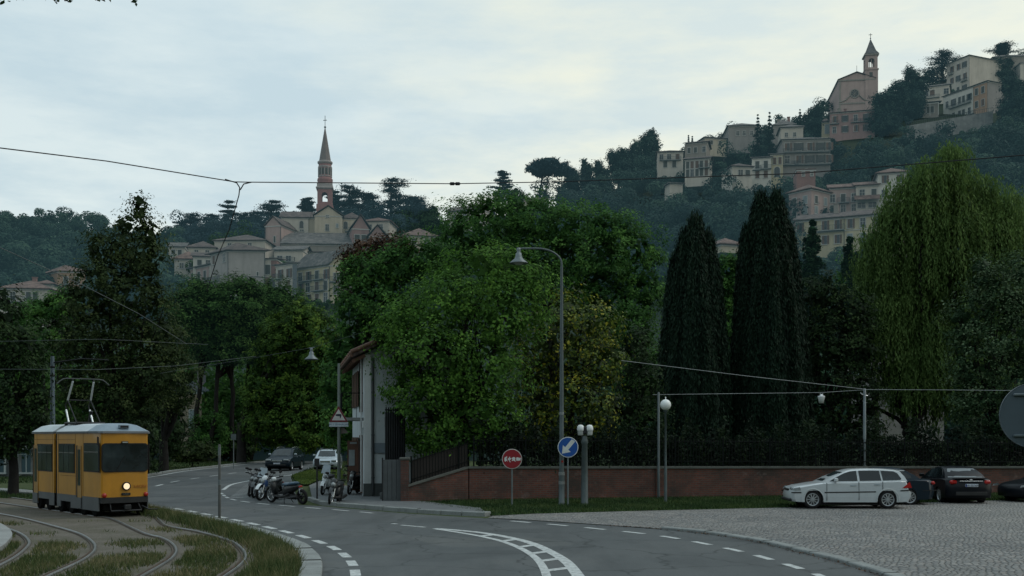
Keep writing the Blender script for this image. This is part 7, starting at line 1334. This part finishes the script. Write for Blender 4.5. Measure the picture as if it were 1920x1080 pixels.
cedar('dark spreading cedar left of the tall white house at the upper right', 1768, 96, 168, 38, 412, 51); cedar('flat topped cedar above the white house roof at the upper right', 1880, 84, 112, 30, 440, 52); cedar('grey green cedar standing alone on the saddle above the maples', 942, 322, 392, 20, 322, 53, tiers=10)
t = stone_pine('lone umbrella pine standing out against the sky on the saddle', 1016, 330, 1030, 314, 40, 17, 2, mat=L_CED, z0=P(1016, 372, 330).z, bark=BARKF, group=None, size=.75, per=26, dens=.25, inner=.5)
HT = [('round leafy tree on the brow of the right hill left of the first house', 1216, 246, 322, 24), ('airy thin tree beside the brow tree', 1186, 268, 330, 20), ('ragged small tree with sky showing through, right of the umbrella pine', 1100, 300, 358, 12), ('low ragged tree between the umbrella pine and the brow', 1128, 304, 360, 16), ('leafy tree at the right side of the umbrella pine', 1074, 318, 372, 16), ('bushy tree right of the brow tree', 1160, 280, 345, 22),
      ('dark round tree on the ridge left of the pink church house', 1532, 200, 262, 24), ('big pale green tree covering the right side of the hill church', 1664, 160, 250, 34), ('dark dome shaped tree right of the hill church', 1712, 134, 225, 30), ('dark tree in front of the tall white house gable', 1838, 116, 165, 16), ('bushy trees on top of the upper right terrace', 1878, 110, 160, 30), ('dark tree below the villa on the ridge', 1352, 256, 320, 26), ('olive tree in front of the villa wall', 1400, 244, 296, 24), ('dark tree at the right edge of the upper hill', 1905, 150, 240, 34),
      ('leafy tree in front of the saddle right of the left town', 800, 388, 440, 26), ('round garden tree right of the church gables', 760, 398, 446, 26), ('pale tree behind the maples at the saddle', 965, 354, 400, 22), ('small dark tree in front of the cream apartments', 640, 528, 575, 22), ('little bush beside the red and white house', 506, 545, 572, 14)]
for lab, px, a_, b_, rx in HT: hill_tree(lab, px, a_, b_, rx, L_HILL if px > 1000 else L_MID, Y=max(200, hill_at(px, b_)-3) if px not in (640, 506) else 222)
TG = None
spruce('left one of the twin dark firs in front of the ridge villa', 1421, 213, 300, 17, 296, L_HILL, name='fir', base_z=P(1421, 300, 296).z, size=.6, tiers=14, per=70, droop=.2, bark=BARKF)
spruce('right and taller one of the twin dark firs in front of the ridge villa', 1443, 209, 310, 22, 292, L_HILL, name='fir', base_z=P(1443, 310, 292).z, size=.6, tiers=15, per=70, droop=.2, bark=BARKF)
spruce('small sparse fir against the sky left of the pink church house', 1500, 204, 252, 13, 330, L_HILL, name='fir', base_z=P(1500, 252, 330).z, size=.6, tiers=9, per=50, droop=-.05, bark=BARKF, irregular=.5)
for px, tp in ((1291, 253), (1298, 255)): spruce('pair of slim cypress tips above the brownish house', px, tp, 282, 3.5, 322, L_HILL, name='slim_cypress', group='slim cypress pair on the right hill', base_z=P(px, 284, 322).z, size=.5, tiers=8, per=60, droop=-.8, bark=BARKF)
# ------------------------------------------------------------------ grass
def inside(poly, p):
    x, y = p[:, 0], p[:, 1]; r = np.zeros(len(p), bool); n = len(poly); j = n-1
    for i in range(n):
        xi, yi = poly[i]; xj, yj = poly[j]; c = ((yi > y) != (yj > y)) & (x < (xj-xi)*(y-yi)/(yj-yi+1e-12)+xi); r ^= c; j = i
    return r
def blades(name, label, pts, z, h, mat, w=.014):
    n = len(pts); a_ = RNG.random(n)*2*PI; l = RNG.normal(size=(n, 2))*.35; hh = h*RNG.uniform(.5, 1.3, n); v = np.empty((n, 3, 3)); d = np.c_[np.cos(a_), np.sin(a_)]*w*RNG.uniform(.6, 1.4, (n, 1))
    v[:, 0, :2] = pts-d; v[:, 1, :2] = pts+d; v[:, 2, :2] = pts+l*hh[:, None]; v[:, :2, 2] = z-.01; v[:, 2, 2] = z+hh
    me = bpy.data.meshes.new(name); me.vertices.add(n*3); me.vertices.foreach_set('co', v.reshape(-1)); me.loops.add(n*3); me.loops.foreach_set('vertex_index', np.arange(n*3, dtype=np.int32)); me.polygons.add(n); me.polygons.foreach_set('loop_start', np.arange(0, n*3, 3, dtype=np.int32))
    at = me.attributes.new('rnd', 'FLOAT', 'POINT'); ph = np.sin(pts[:, 0]*1.7)*np.sin(pts[:, 1]*1.3+1)*.25+.5; at.data.foreach_set('value', np.repeat(np.clip(ph+RNG.normal(0, .22, n), 0, 1), 3).astype(np.float32)); me.materials.append(mat); me.update(calc_edges=True)
    return tag(obj(name, me), label, 'grass', None, 'stuff')
G_DRY = leaf_mat('grass_dry', [(0, (.030, .055, .014)), (.4, (.062, .088, .026)), (.75, (.13, .125, .055)), (1, (.22, .19, .105))], 0, .2, .7); G_GRN = leaf_mat('grass_green', [(0, (.010, .026, .008)), (.5, (.026, .058, .014)), (1, (.070, .095, .030))], 0, .2, .7)
bedp = np.array(bed); 
def rand_in(n, x0, x1, y0, y1): return np.c_[RNG.uniform(x0, x1, n), RNG.uniform(y0, y1, n)]
railc = np.vstack([smooth_curve([(p.x, p.y) for p in pts], .2) for pts in (RA, RB, RC, RD)])
def near(p, c, chunk=20000):
    out = np.empty(len(p))
    for i in range(0, len(p), chunk): out[i:i+chunk] = np.sqrt(((p[i:i+chunk, None, :]-c[None])**2).sum(2).min(1))
    return out
p = rand_in(150000, -20, -3, 18.5, 33); p = p[inside(bedp, p)]; dr = near(p, railc); patch = np.sin(p[:, 0]*1.1+p[:, 1]*.6)+np.sin(p[:, 1]*1.5-p[:, 0]*.7)+RNG.normal(0, .5, len(p)); amt = np.clip((27.5-p[:, 1])/6, -.4, 1); k = (dr > .20) & (patch+amt*2.2+np.clip(dr-.5, -.4, .5)*1.6 > .75); isl_in = inside(np.array(isl), p); p = p[k & ~isl_in]
blades('track_grass', 'dry yellowish grass growing between the tram rails', p, .01, .10, G_DRY, .012)
kc = offs(LN, .75); t_ = RNG.integers(0, len(kc), 22000); p = kc[t_]+RNG.normal(0, .25, (22000, 2)); dd = near(p, LN); p = p[(dd > .43) & inside(bedp, p)]; blades('kerb_grass', 'tall dry grass fringe along the stone kerb of the tram track', p, .01, .25, G_DRY, .012)
vp = np.array([(q[0], q[1]) for q in BANK]+[(26.5, 49.8), (-1.72, 43.3), (-4.0, 41.9)]); p = rand_in(120000, -4, 24, 34.5, 49); p = p[inside(vp, p)]; blades('verge_grass', 'green grass strip along the foot of the brick wall', p, .045, .10, G_GRN, .018)
p = rand_in(26000, -30, -13, 39, 52); rb_ = np.array([(q[0], q[1]) for q in LEFTC]); rd_poly = np.array([(x, y) for x, y in pts_road]) if 'pts_road' in globals() else None
k = ~inside(np.array([(x, y) for x, y in LEFTC]+[(x, y) for x, y in FARC]+[(x, y) for x, y in RIGHTC]+[(x, y) for x, y in SQC]), p) & ~inside(bedp, p); blades('far_grass', 'patchy grass on the verge left of the tram', p[k], .0, .12, G_GRN, .022)
p = rand_in(30000, -45, -8, 60, 118); k = ~inside(np.array([(x, y) for x, y in LEFTC]+[(x, y) for x, y in FARC]+[(x, y) for x, y in RIGHTC]+[(x, y) for x, y in SQC]), p); blades('roadside_grass', 'grass on the far side of the road under the pines', p[k], .0, .16, G_GRN, .04)
il = np.array([(q[0], q[1]) for q in smooth_curve([g(548, 893.5), g(565, 888.5), g(585, 884), g(612, 883), g(640, 885), g(640, 904), g(600, 903), g(575, 912), g(556, 905), g(548, 893.5)], .4)]); p = rand_in(40000, il[:, 0].min(), il[:, 0].max(), il[:, 1].min(), il[:, 1].max()); blades('island_grass', 'short bright grass on the small lawn behind the scooters', p[inside(il, p)][:9000], .10, .07, leaf_mat('grass_bright', [(0, (.04, .08, .012)), (1, (.12, .16, .03))], 0, .2), .03)

t_ = RNG.integers(0, len(SQC), 700); q = offs(SQC, -.10)[t_]+RNG.normal(0, .07, (700, 2)); q = q[(q[:, 1] < 31)]
o = leaves('fallen_leaves', np.c_[q, np.full(len(q), .03)+RNG.random(len(q))*.02], RNG.normal(size=(len(q), 3))*.3+np.array((0, 0, 1.0)), .06*RNG.uniform(.6, 1.3, len(q)), L_RUST, None, None, .6); tag(o, 'fallen brown leaves gathered along the kerb of the cobbled square', 'fallen leaves', None, 'stuff')
